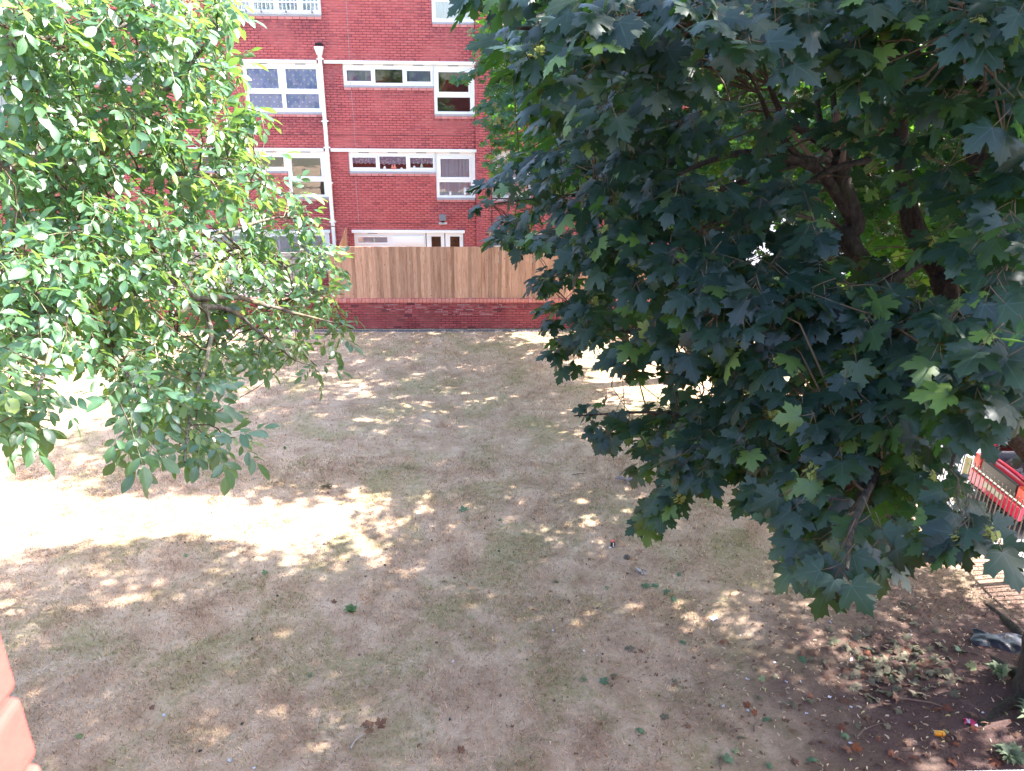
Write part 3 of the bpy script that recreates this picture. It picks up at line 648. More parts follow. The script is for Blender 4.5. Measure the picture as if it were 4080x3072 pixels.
# ---- crown sprays (x, y, z, r) and limbs
NEAR_SPRAYS = [
(0.09,4.63,7.71,0.12), (0.11,5.7,7.8,0.14), (0.15,7.3,7.94,0.18), (0.25,4.38,7.7,0.11), (0.33,5.88,7.84,0.15), (0.4,7.17,7.95,0.18), (0.41,4.52,7.73,0.11), (0.52,5.75,7.84,0.15),
(0.64,6.99,7.95,0.18), (0.53,4.08,7.62,0.1), (0.68,5.16,7.7,0.13), (0.91,6.9,7.83,0.18), (0.7,4.19,7.67,0.11), (0.89,5.37,7.77,0.14), (1.11,6.66,7.88,0.17), (0.81,4.34,7.68,0.11),
(0.99,5.29,7.76,0.14), (1.26,6.76,7.88,0.17), (0.94,4.22,7.67,0.11), (1.15,5.16,7.75,0.13), (1.56,7.02,7.91,0.18), (1.06,3.98,7.64,0.1), (1.45,5.43,7.76,0.14),
(1.82,6.81,7.87,0.18), (1.22,4.18,7.68,0.11), (1.53,5.23,7.77,0.14), (1.98,6.77,7.91,0.18), (1.38,4.11,7.64,0.11), (1.68,4.98,7.71,0.13), (2.2,6.53,7.83,0.17),
(1.6,4.18,7.64,0.11), (2.01,5.25,7.73,0.14), (2.45,6.39,7.82,0.17), (1.71,4.22,7.65,0.11), (2.08,5.12,7.72,0.14), (2.71,6.68,7.85,0.18), (1.88,4.16,7.66,0.11),
(2.34,5.19,7.74,0.14), (2.97,6.58,7.86,0.18), (1.97,4.03,7.66,0.11), (2.48,5.06,7.75,0.14), (3.03,6.2,7.85,0.17), (2.16,4.24,7.67,0.12), (2.57,5.04,7.73,0.14),
(3.21,6.28,7.84,0.18), (2.3,4.18,7.68,0.12), (2.77,5.05,7.76,0.15), (3.44,6.26,7.86,0.18), (2.37,3.95,7.68,0.12), (3.05,5.08,7.79,0.15), (3.72,6.2,7.89,0.18),
(2.47,3.92,7.68,0.12), (3.16,5.03,7.78,0.15), (3.7,5.89,7.86,0.18), (0.19,4.75,7.55,0.11), (0.31,4.55,7.55,0.12), (0.38,5.46,7.6,0.14), (0.51,7.36,7.7,0.2), (0.46,4.37,7.58,0.12),
(0.58,5.45,7.64,0.15), (0.73,6.88,7.73,0.18), (0.59,4.26,7.54,0.11), (0.73,5.35,7.6,0.14), (0.93,6.75,7.68,0.18), (0.68,4.06,7.56,0.11), (0.89,5.35,7.64,0.14),
(1.16,6.96,7.73,0.19), (0.98,4.47,7.54,0.12), (1.16,5.27,7.58,0.14), (1.55,7.01,7.66,0.19), (1,3.94,7.57,0.11), (1.27,5.01,7.63,0.14), (1.72,6.82,7.75,0.19), (1.16,4.13,7.58,0.11),
(1.41,5.05,7.64,0.14), (1.78,6.36,7.72,0.17), (1.21,3.85,7.53,0.11), (1.56,4.94,7.59,0.14), (2.08,6.58,7.68,0.18), (1.45,4.04,7.56,0.11), (1.74,4.86,7.61,0.14),
(2.31,6.44,7.7,0.18), (1.59,4.04,7.57,0.11), (2.14,5.43,7.66,0.15), (2.61,6.64,7.74,0.19), (1.91,4.46,7.56,0.13), (2.18,5.1,7.6,0.15), (2.77,6.48,7.68,0.19), (2.15,4.23,7.59,0.13),
(2.6,5.13,7.64,0.15), (3.22,6.34,7.72,0.19), (2.25,3.85,7.58,0.12), (2.97,5.09,7.66,0.16), (3.7,6.35,7.75,0.19), (2.37,3.84,7.52,0.12), (3.11,5.04,7.58,0.16),
(3.84,6.23,7.64,0.19), (2.38,3.65,7.55,0.11), (3.22,4.93,7.64,0.15), (3.81,5.83,7.7,0.18), (0.28,4.76,7.39,0.08), (0.39,4.42,7.44,0.12), (0.48,5.44,7.47,0.14),
(0.63,7.17,7.51,0.19), (0.49,4.01,7.44,0.11), (0.66,5.38,7.49,0.14), (0.82,6.68,7.53,0.18), (0.7,4.34,7.44,0.12), (0.87,5.44,7.48,0.15), (1.04,6.49,7.51,0.17),
(0.85,4.47,7.45,0.12), (1.04,5.45,7.48,0.15), (1.28,6.71,7.52,0.18), (1.03,4.51,7.42,0.12), (1.28,5.63,7.45,0.15), (1.55,6.81,7.47,0.18), (1.15,4.11,7.41,0.11),
(1.51,5.41,7.44,0.15), (1.82,6.49,7.47,0.18), (1.2,3.86,7.45,0.11), (1.64,5.26,7.5,0.15), (1.98,6.36,7.54,0.18), (1.41,4,7.42,0.11), (1.75,4.47,7.43,0.13), (2.25,5.49,7.52,0.16),
(2.73,6.67,7.57,0.19), (2.02,4.18,7.46,0.12), (2.48,5.12,7.49,0.15), (3.49,6.2,7.45,0.19), (2.65,4.04,7.45,0.13), (3.23,4.94,7.48,0.16), (3.89,5.94,7.52,0.19),
(0.29,4.96,7.34,0.05), (0.46,4.5,7.29,0.12), (0.56,5.52,7.28,0.15), (0.7,6.89,7.28,0.18), (0.7,4.55,7.26,0.12), (0.8,5.21,7.25,0.14), (1.04,6.74,7.23,0.18), (0.81,4.41,7.26,0.12),
(1.02,5.56,7.24,0.15), (1.29,7.02,7.22,0.19), (0.92,4.35,7.3,0.12), (1.15,5.39,7.3,0.15), (1.44,6.78,7.29,0.18), (1.12,4.47,7.26,0.12), (1.42,5.64,7.25,0.15),
(1.78,7.09,7.23,0.19), (2.43,5.53,7.28,0.16), (2.03,4.16,7.35,0.12), (3.31,6.79,7.37,0.2), (2.59,5.03,7.36,0.15), (3.24,6.3,7.37,0.19), (2.88,5.09,7.37,0.15),
(3.63,6.42,7.38,0.19), (3.98,6.22,7.3,0.2), (2.68,3.97,7.32,0.12), (3.18,4.72,7.32,0.14), (4.01,5.94,7.32,0.18), (0.4,5.07,7.16,0.05), (0.58,4.9,7.17,0.13), (0.68,5.78,7.15,0.15),
(0.86,7.27,7.11,0.19), (0.71,4.28,7.2,0.11), (0.93,5.62,7.16,0.15), (1.18,7.08,7.12,0.19), (0.98,4.76,7.16,0.13), (1.2,5.86,7.13,0.16), (1.45,7.09,7.09,0.19),
(1.09,4.57,7.17,0.12), (1.37,5.73,7.13,0.16), (1.74,7.26,7.08,0.2), (1.33,4.36,7.17,0.12), (2.12,6.92,7.09,0.19), (2,5.05,7.12,0.14), (2.37,4.64,7.22,0.14), (3.8,6.82,7.04,0.21),
(2.6,4.42,7.19,0.14), (3.78,6.43,7.13,0.2), (3.21,5.22,7.18,0.16), (2.49,3.75,7.21,0.12), (3.15,4.74,7.19,0.15), (3.96,5.97,7.15,0.19), (0.64,5.75,6.9,0.15), (0.77,6.88,6.82,0.18),
(0.95,8.49,6.71,0.23), (0.75,5.28,6.97,0.14), (0.93,6.59,6.88,0.18), (1.15,8.12,6.78,0.22), (1.02,5.27,6.92,0.14), (1.22,6.32,6.85,0.17), (1.54,7.97,6.73,0.22),
(1.14,4.97,6.99,0.14), (1.38,6,6.92,0.16), (1.69,7.37,6.84,0.2), (1.33,4.96,7.04,0.14), (1.59,5.92,6.99,0.16), (2.03,7.57,6.9,0.21), (2.77,6.26,6.96,0.18), (2.49,4.93,7.02,0.15),
(3.63,7.2,6.88,0.21), (3.18,5.6,6.98,0.17), (2.87,4.08,7.04,0.13), (3.47,4.95,6.99,0.15), (4.35,6.19,6.9,0.19), (0.43,7,6.64,0.13), (0.64,6.5,6.69,0.17), (0.73,7.38,6.61,0.2),
(0.9,9.1,6.45,0.24), (0.78,5.81,6.77,0.16), (0.95,7.05,6.65,0.19), (1.11,8.21,6.54,0.22), (0.97,5.72,6.71,0.15), (1.12,6.66,6.61,0.18), (1.4,8.27,6.44,0.22), (1.08,5.18,6.85,0.14),
(1.37,6.58,6.73,0.18), (1.61,7.74,6.63,0.21), (1.24,5.27,6.77,0.14), (1.48,6.26,6.67,0.17), (1.84,7.78,6.52,0.21), (2.13,7.37,6.67,0.2), (2.24,6.06,6.77,0.17),
(2.64,7.14,6.67,0.2), (3.37,7.56,6.66,0.22), (2.8,4.06,6.9,0.13), (3.34,4.85,6.82,0.16), (4.33,6.29,6.67,0.2), (0.18,7.43,6.38,0.16), (0.5,7.12,6.45,0.19), (0.59,8.5,6.29,0.23),
(0.68,9.81,6.13,0.26), (0.72,6.38,6.54,0.17), (0.82,7.28,6.43,0.2), (1,8.89,6.23,0.24), (0.86,5.37,6.57,0.15), (1.09,6.81,6.37,0.18), (1.33,8.31,6.16,0.22), (1.04,5.6,6.61,0.15),
(1.27,6.84,6.46,0.19), (1.49,8.05,6.31,0.22), (1.23,5.15,6.63,0.14), (1.57,6.58,6.44,0.18), (1.81,7.59,6.3,0.21), (1.29,4.98,6.66,0.14), (1.61,6.19,6.5,0.17),
(1.95,7.51,6.33,0.21), (1.47,4.78,6.67,0.13), (2.23,7.24,6.34,0.2), (1.93,4.91,6.67,0.14), (3.25,7.42,6.35,0.22), (3.03,6.04,6.56,0.18), (2.91,4.89,6.74,0.15),
(3.27,5.49,6.67,0.17), (3.24,5.11,6.68,0.16), (4.03,6.07,6.61,0.19), (2.86,4.05,6.85,0.13), (3.28,4.65,6.78,0.14), (4.13,5.85,6.64,0.18), (0.08,7.66,6.14,0.08),
(0.44,7.14,6.1,0.19), (0.51,8.28,5.91,0.22), (0.59,9.67,5.67,0.26), (0.61,6.46,6.3,0.17), (0.73,7.76,6.09,0.21), (0.88,9.32,5.85,0.25), (0.77,5.72,6.45,0.15), (0.9,6.7,6.3,0.18),
(1.13,8.43,6.03,0.23), (0.99,5.57,6.38,0.15), (1.16,6.55,6.21,0.18), (1.45,8.19,5.93,0.22), (1.15,5.24,6.5,0.14), (1.4,6.41,6.32,0.18), (1.74,7.93,6.08,0.22),
(1.28,5.31,6.48,0.15), (1.48,6.11,6.35,0.17), (1.91,7.93,6.07,0.22), (1.45,4.92,6.55,0.14), (1.76,5.99,6.38,0.17), (2.18,7.4,6.16,0.21), (2.44,7.25,6.15,0.2),
(1.77,4.84,6.59,0.14), (2.22,6.07,6.4,0.17), (2.71,7.41,6.2,0.21), (1.94,4.58,6.54,0.13), (3.64,7.23,6.14,0.22), (3.69,7.05,6.25,0.21), (2.69,4.19,6.69,0.13), (3.92,6.1,6.4,0.19),
(2.68,3.86,6.67,0.13), (3.18,4.58,6.55,0.15), (4.2,6.05,6.3,0.2), (0.33,7.49,5.87,0.2), (0.37,8.5,5.67,0.23), (0.45,10.17,5.35,0.27), (0.56,6.91,5.93,0.19), (0.66,8.08,5.7,0.22),
(0.75,9.18,5.47,0.25), (0.66,6.15,6.08,0.17), (0.76,7.1,5.89,0.19), (0.92,8.55,5.6,0.23), (0.85,5.62,6.17,0.15), (1,6.58,5.97,0.18), (1.18,7.77,5.73,0.21), (1.07,5.27,6.29,0.14),
(1.29,6.38,6.08,0.18), (1.62,8.01,5.76,0.22), (1.16,5.24,6.34,0.14), (1.46,6.58,6.09,0.18), (1.76,7.95,5.84,0.22), (1.41,4.92,6.35,0.14), (1.7,5.95,6.15,0.17),
(2.1,7.35,5.88,0.21), (1.6,5.04,6.3,0.14), (1.84,5.81,6.14,0.16), (2.32,7.32,5.83,0.21), (1.69,4.84,6.4,0.14), (2.06,5.89,6.2,0.17), (2.55,7.27,5.94,0.21), (2.38,5.86,6.22,0.17),
(2.12,4.9,6.37,0.14), (3.15,7.26,5.92,0.21), (3.13,5.12,6.31,0.16), (2.71,3.94,6.55,0.13), (3.26,4.73,6.4,0.15), (3.93,5.69,6.21,0.19), (2.59,3.59,6.58,0.12),
(3.16,4.39,6.41,0.14), (4.09,5.68,6.15,0.19), (0.67,6.85,5.66,0.07), (0.81,5.96,5.97,0.16), (0.96,7.04,5.72,0.19), (1.1,8.07,5.49,0.22), (0.99,5.6,6.04,0.15),
(1.13,6.39,5.86,0.18), (1.4,7.9,5.51,0.22), (1.15,5.43,6.07,0.15), (1.38,6.51,5.82,0.18), (1.67,7.91,5.5,0.22), (1.25,4.78,6.26,0.13), (1.55,5.95,6.01,0.17), (1.88,7.2,5.73,0.2),
(1.35,4.51,6.23,0.13), (1.76,5.88,5.9,0.17), (2.08,6.93,5.65,0.2), (1.54,4.56,6.22,0.13), (1.94,5.73,5.94,0.16), (2.39,7.07,5.62,0.2), (1.77,4.51,6.22,0.13), (2.2,5.6,5.96,0.16),
(2.8,7.15,5.59,0.21), (2.02,4.77,6.25,0.14), (2.35,5.58,6.07,0.16), (2.95,7,5.76,0.21), (2.08,4.59,6.2,0.14), (2.58,5.69,5.94,0.17), (3.19,7.05,5.61,0.21), (3.34,6.69,5.77,0.2),
(2.68,3.78,6.41,0.12), (3.26,4.6,6.22,0.15), (3.98,5.61,5.98,0.19), (0.62,7.31,5.41,0.07), (0.73,6.53,5.64,0.18), (0.86,7.65,5.35,0.21), (1.01,9.01,5,0.24), (0.97,6.11,5.66,0.17),
(1.15,7.22,5.36,0.2), (1.34,8.43,5.03,0.23), (1.11,5.78,5.77,0.16), (1.27,6.61,5.55,0.18), (1.5,7.83,5.22,0.22), (1.16,5.08,5.99,0.14), (1.34,5.87,5.78,0.16), (1.68,7.35,5.4,0.21),
(1.32,4.59,6.04,0.13), (1.65,5.73,5.72,0.16), (2.04,7.09,5.34,0.2), (1.4,4.49,6.14,0.13), (1.73,5.56,5.86,0.16), (2.24,7.19,5.43,0.21), (1.63,4.42,6.19,0.13), (2.1,5.72,5.86,0.17),
(2.5,6.8,5.59,0.2), (1.89,4.22,6.14,0.13), (2.33,5.21,5.87,0.16), (2.08,4.26,6.13,0.13), (2.65,5.42,5.81,0.16), (3.25,6.66,5.47,0.2), (2.29,4.23,6.18,0.13), (3.7,6.42,5.6,0.2),
(2.47,3.52,6.39,0.12), (3.17,4.51,6.13,0.15), (4.09,5.82,5.78,0.19), (2.77,3.71,6.32,0.12), (3.38,4.52,6.11,0.15), (4.25,5.68,5.8,0.18), (0.78,7.28,5.17,0.2),
(0.89,8.33,4.86,0.23), (1.01,9.52,4.51,0.26), (0.99,6.69,5.35,0.19), (1.11,7.51,5.11,0.21), (1.33,8.96,4.68,0.25), (1.05,6.15,5.44,0.17), (1.26,7.38,5.06,0.21),
(1.52,8.86,4.61,0.25), (1.22,5.42,5.74,0.15), (1.44,6.44,5.45,0.18), (1.73,7.72,5.08,0.22), (1.32,5.05,5.78,0.14), (1.54,5.87,5.53,0.17), (1.94,7.41,5.06,0.21),
(1.51,4.88,5.85,0.14), (1.74,5.65,5.61,0.16), (2.2,7.12,5.17,0.2), (1.49,4.41,5.98,0.13), (1.93,5.72,5.59,0.17), (2.28,6.77,5.27,0.2), (1.61,4.26,6.07,0.12), (2.05,5.41,5.73,0.16),
(2.53,6.7,5.35,0.2), (1.85,4.31,5.95,0.13), (2.3,5.35,5.62,0.16), (2.07,4.29,6.04,0.13), (2.49,5.16,5.79,0.16), (3.08,6.38,5.42,0.19), (2.14,4.06,6.04,0.13), (2.77,5.24,5.67,0.16),
(3.32,6.29,5.34,0.2), (2.36,4.15,6,0.13), (2.71,4.77,5.81,0.15), (3.52,6.19,5.36,0.2), (2.46,4.1,6.09,0.13), (2.91,4.86,5.87,0.15), (3.73,6.21,5.47,0.2), (2.27,3.48,6.26,0.11),
(3.01,4.63,5.91,0.15), (3.87,5.94,5.51,0.19), (2.37,3.47,6.25,0.11), (2.93,4.29,6,0.14), (3.85,5.64,5.58,0.19), (2.68,3.6,6.27,0.12), (3.17,4.26,6.07,0.14), (4.17,5.61,5.68,0.19),
(0.9,7.13,4.89,0.2), (1.04,8.18,4.54,0.23), (1.23,9.72,4.02,0.27), (1.09,6.53,5.14,0.18), (1.27,7.61,4.79,0.21), (1.51,9.03,4.32,0.25), (1.23,5.69,5.32,0.16),
(1.47,6.81,4.93,0.19), (1.74,8.08,4.49,0.23), (1.24,5.29,5.57,0.15), (1.54,6.58,5.15,0.19), (1.85,7.93,4.7,0.23), (1.4,4.74,5.73,0.14), (1.81,6.12,5.26,0.18), (2.2,7.42,4.83,0.21),
(1.56,4.56,5.82,0.13), (1.94,5.66,5.46,0.17), (2.42,7.07,5,0.21), (1.65,4.28,5.85,0.13), (1.96,5.09,5.57,0.15), (2.61,6.78,5,0.2), (1.79,4.15,5.85,0.13), (2.88,6.68,4.96,0.2),
(2,4.24,5.91,0.13), (2.43,5.16,5.6,0.16), (3.03,6.42,5.18,0.2), (2.15,4.19,5.83,0.13), (2.63,5.11,5.51,0.16), (3.28,6.38,5.06,0.2), (2.16,3.92,5.97,0.12), (2.8,5.07,5.58,0.16),
(3.34,6.05,5.24,0.19), (2.35,3.95,5.98,0.13), (2.91,4.89,5.66,0.16), (3.6,6.06,5.26,0.19), (2.19,3.39,6.18,0.11), (3.01,4.66,5.76,0.15), (3.62,5.61,5.44,0.18),
(2.27,3.38,6.17,0.11), (2.97,4.42,5.81,0.15), (3.7,5.5,5.45,0.18), (2.23,3.1,6.25,0.1), (2.86,3.99,5.95,0.13), (3.68,5.13,5.56,0.17), (2.33,3.08,6.27,0.1), (2.91,3.85,6.01,0.13),
(3.97,5.24,5.54,0.17), (0.94,7.05,4.69,0.12), (1.26,5.79,5.18,0.07), (1.48,5.62,5.13,0.12), (1.62,5.27,5.32,0.15), (1.88,6.12,5,0.18), (2.29,7.46,4.49,0.22), (1.66,4.67,5.58,0.14),
(1.92,5.41,5.3,0.16), (2.5,7.06,4.69,0.21), (1.7,4.35,5.63,0.13), (2.13,5.45,5.21,0.16), (2.63,6.72,4.71,0.2), (2.1,4.33,5.64,0.13), (2.42,5,5.39,0.16), (3.14,6.48,4.82,0.2),
(2.08,3.96,5.78,0.12), (2.61,4.96,5.4,0.16), (3.17,6.03,4.98,0.19), (2.29,3.92,5.85,0.13), (2.78,4.76,5.54,0.15), (3.62,6.2,5,0.2), (2.41,3.86,5.83,0.13), (2.84,4.55,5.57,0.15),
(3.55,5.68,5.13,0.19), (2.27,3.37,6.04,0.11), (2.89,4.3,5.7,0.14), (3.61,5.36,5.3,0.18), (2.19,3.12,6.09,0.11), (2.69,3.83,5.82,0.13), (3.5,4.98,5.36,0.17), (2.38,3.17,6.14,0.11),
(2.96,3.93,5.85,0.14), (3.86,5.13,5.41,0.18), (2.14,3.83,5.75,0.05), (1.73,4.88,5.22,0.12), (1.74,4.29,5.48,0.09), (1.89,4.39,5.46,0.08), (1.88,3.92,5.63,0.09),
(2.05,4.01,5.61,0.08), (2.04,3.79,5.72,0.06), (2.29,3.86,5.66,0.09), (2.34,3.79,5.68,0.1), (2.26,3.39,5.86,0.08), (2.17,3.13,5.99,0.06), (2.27,3.14,6.01,0.04),
(2.28,3.02,6.07,0.09), (2.64,3.49,5.88,0.11), (3.41,4.5,5.47,0.14), (1.04,6.05,4.62,0.07), (1.11,5.8,4.67,0.12), (1.32,5.7,4.7,0.13), (1.5,5.47,4.78,0.15), (1.69,6.16,4.46,0.17),
(2,7.29,3.94,0.2), (1.58,5.03,5.02,0.14), (1.82,5.77,4.68,0.16), (2.13,6.75,4.23,0.19), (1.69,4.91,5.14,0.14), (1.96,5.69,4.79,0.16), (2.32,6.77,4.32,0.19), (1.66,4.27,5.33,0.12),
(1.97,5.07,4.96,0.14), (2.49,6.38,4.35,0.18), (1.92,4.51,5.27,0.13), (2.15,5.06,5.03,0.14), (2.62,6.16,4.53,0.17), (1.89,4.18,5.45,0.12), (2.13,4.72,5.2,0.13),
(2.64,5.84,4.7,0.17), (1.9,3.77,5.61,0.11), (2.25,4.45,5.31,0.13), (2.77,5.5,4.84,0.16), (2.05,3.8,5.6,0.11), (2.36,4.38,5.34,0.13), (3.08,5.72,4.73,0.17), (2.08,3.67,5.67,0.11),
(2.45,4.31,5.38,0.13), (3.02,5.33,4.93,0.16), (2.17,3.56,5.72,0.11), (2.67,4.38,5.36,0.13), (3.2,5.24,4.97,0.16), (2.31,3.53,5.74,0.11), (2.78,4.25,5.42,0.13),
(3.31,5.05,5.06,0.15), (2.19,3.14,5.88,0.04), (1.07,6.12,4.37,0.07), (1.25,5.96,4.47,0.16), (1.37,6.51,4.21,0.18), (1.63,7.76,3.61,0.21), (1.45,5.68,4.48,0.16),
(1.64,6.44,4.11,0.18), (1.9,7.47,3.6,0.21), (1.54,5.28,4.79,0.15), (1.83,6.26,4.32,0.17), (2.14,7.32,3.81,0.2), (1.61,4.72,5.03,0.13), (1.86,5.47,4.66,0.15), (2.19,6.44,4.19,0.18),
(1.7,4.52,5.1,0.13), (1.96,5.21,4.76,0.15), (2.28,6.05,4.35,0.17), (1.73,4.15,5.24,0.12), (2.17,5.19,4.71,0.15), (2.59,6.19,4.21,0.18), (1.95,4.38,5.22,0.13),
(2.11,4.73,5.05,0.14), (2.71,6.08,4.4,0.17), (1.87,3.87,5.46,0.11), (2.29,4.73,5.05,0.14), (2.75,5.69,4.59,0.17), (1.93,3.66,5.48,0.11), (2.23,4.22,5.2,0.13),
(2.93,5.56,4.53,0.17), (1.96,3.56,5.53,0.11), (2.46,4.49,5.07,0.13), (2.98,5.44,4.6,0.16), (2.29,3.78,5.45,0.12), (2.51,4.15,5.27,0.13), (3.2,5.28,4.72,0.16),
(2.32,3.67,5.48,0.11), (2.64,4.17,5.22,0.13), (3.25,5.13,4.74,0.16), (2.32,3.52,5.62,0.1), (1.47,5.37,4.54,0.13), (1.46,4.49,5,0.13), (1.75,5.39,4.54,0.15), (2.13,6.53,3.96,0.18),
(1.62,4.57,4.92,0.07), (1.79,4.52,4.99,0.13), (1.95,4.9,4.79,0.14), (2.36,5.95,4.25,0.17), (1.89,4.33,5.05,0.13), (2.07,4.73,4.84,0.14), (2.63,6.01,4.17,0.17),
(1.88,4.08,5.21,0.12), (2.15,4.67,4.9,0.14), (2.64,5.74,4.34,0.17), (1.83,3.55,5.43,0.11), (2.23,4.31,5.02,0.13), (2.78,5.37,4.46,0.16), (2,3.66,5.37,0.11), (2.26,4.13,5.11,0.12),
(2.82,5.15,4.57,0.16), (2.2,3.71,5.37,0.11), (2.62,4.43,5,0.14), (3.09,5.23,4.58,0.16), (2.18,3.47,5.47,0.11), (2.71,4.32,5.02,0.13), (3.18,5.07,4.62,0.16), (2.37,3.53,5.47,0.08),
(1.41,4.72,4.61,0.13), (1.67,5.59,4.11,0.15), (1.93,6.46,3.61,0.18), (1.43,4.29,4.96,0.06), (1.82,4.3,4.86,0.1), (1.78,3.98,5.07,0.12), (2.08,4.66,4.68,0.14),
(2.58,5.78,4.05,0.17), (1.76,3.5,5.3,0.11), (2.18,4.35,4.81,0.13), (2.67,5.31,4.25,0.16), (2.02,3.74,5.19,0.11), (2.24,4.16,4.95,0.13), (2.89,5.35,4.28,0.16), (2.13,3.73,5.2,0.12),
(2.44,4.28,4.89,0.13), (2.88,5.06,4.45,0.16), (2.17,3.6,5.3,0.11), (2.63,4.36,4.87,0.14), (3.17,5.24,4.38,0.16), (1.35,5.24,4.12,0.06), (1.39,4.96,4.39,0.08),
(1.71,3.62,5.11,0.04), (1.75,3.35,5.26,0.1), (2.13,4.07,4.81,0.13), (2.54,4.87,4.33,0.15), (1.89,3.45,5.28,0.11), (2.19,4,4.95,0.12), (2.69,4.91,4.42,0.15), (2.19,3.59,5.17,0.11),
(2.52,4.13,4.85,0.13), (3.08,5.05,4.3,0.16), (2.17,3,5.48,0.06), (1.42,5.32,3.99,0.06), (1.79,3.58,4.99,0.09), (1.82,3.3,5.16,0.1), (2.04,3.69,4.9,0.12), (2.65,4.78,4.19,0.15),
(1.8,3.02,5.37,0.1), (2.27,3.81,4.86,0.12), (2.87,4.83,4.2,0.15), (2.06,3.31,5.18,0.07), (1.76,3.28,5.11,0.1), (2.05,3.83,4.75,0.12), (2.48,4.62,4.22,0.15), (1.59,2.82,5.36,0.09),
(1.92,3.41,4.95,0.11), (2.3,4.09,4.49,0.13), (1.84,2.98,5.32,0.09), (1.56,2.73,5.36,0.08), (2.13,2.88,5.54,0.09), (2.15,2.99,5.52,0.09), (2.17,2.84,5.52,0.09),
(2.09,2.81,5.49,0.09)]
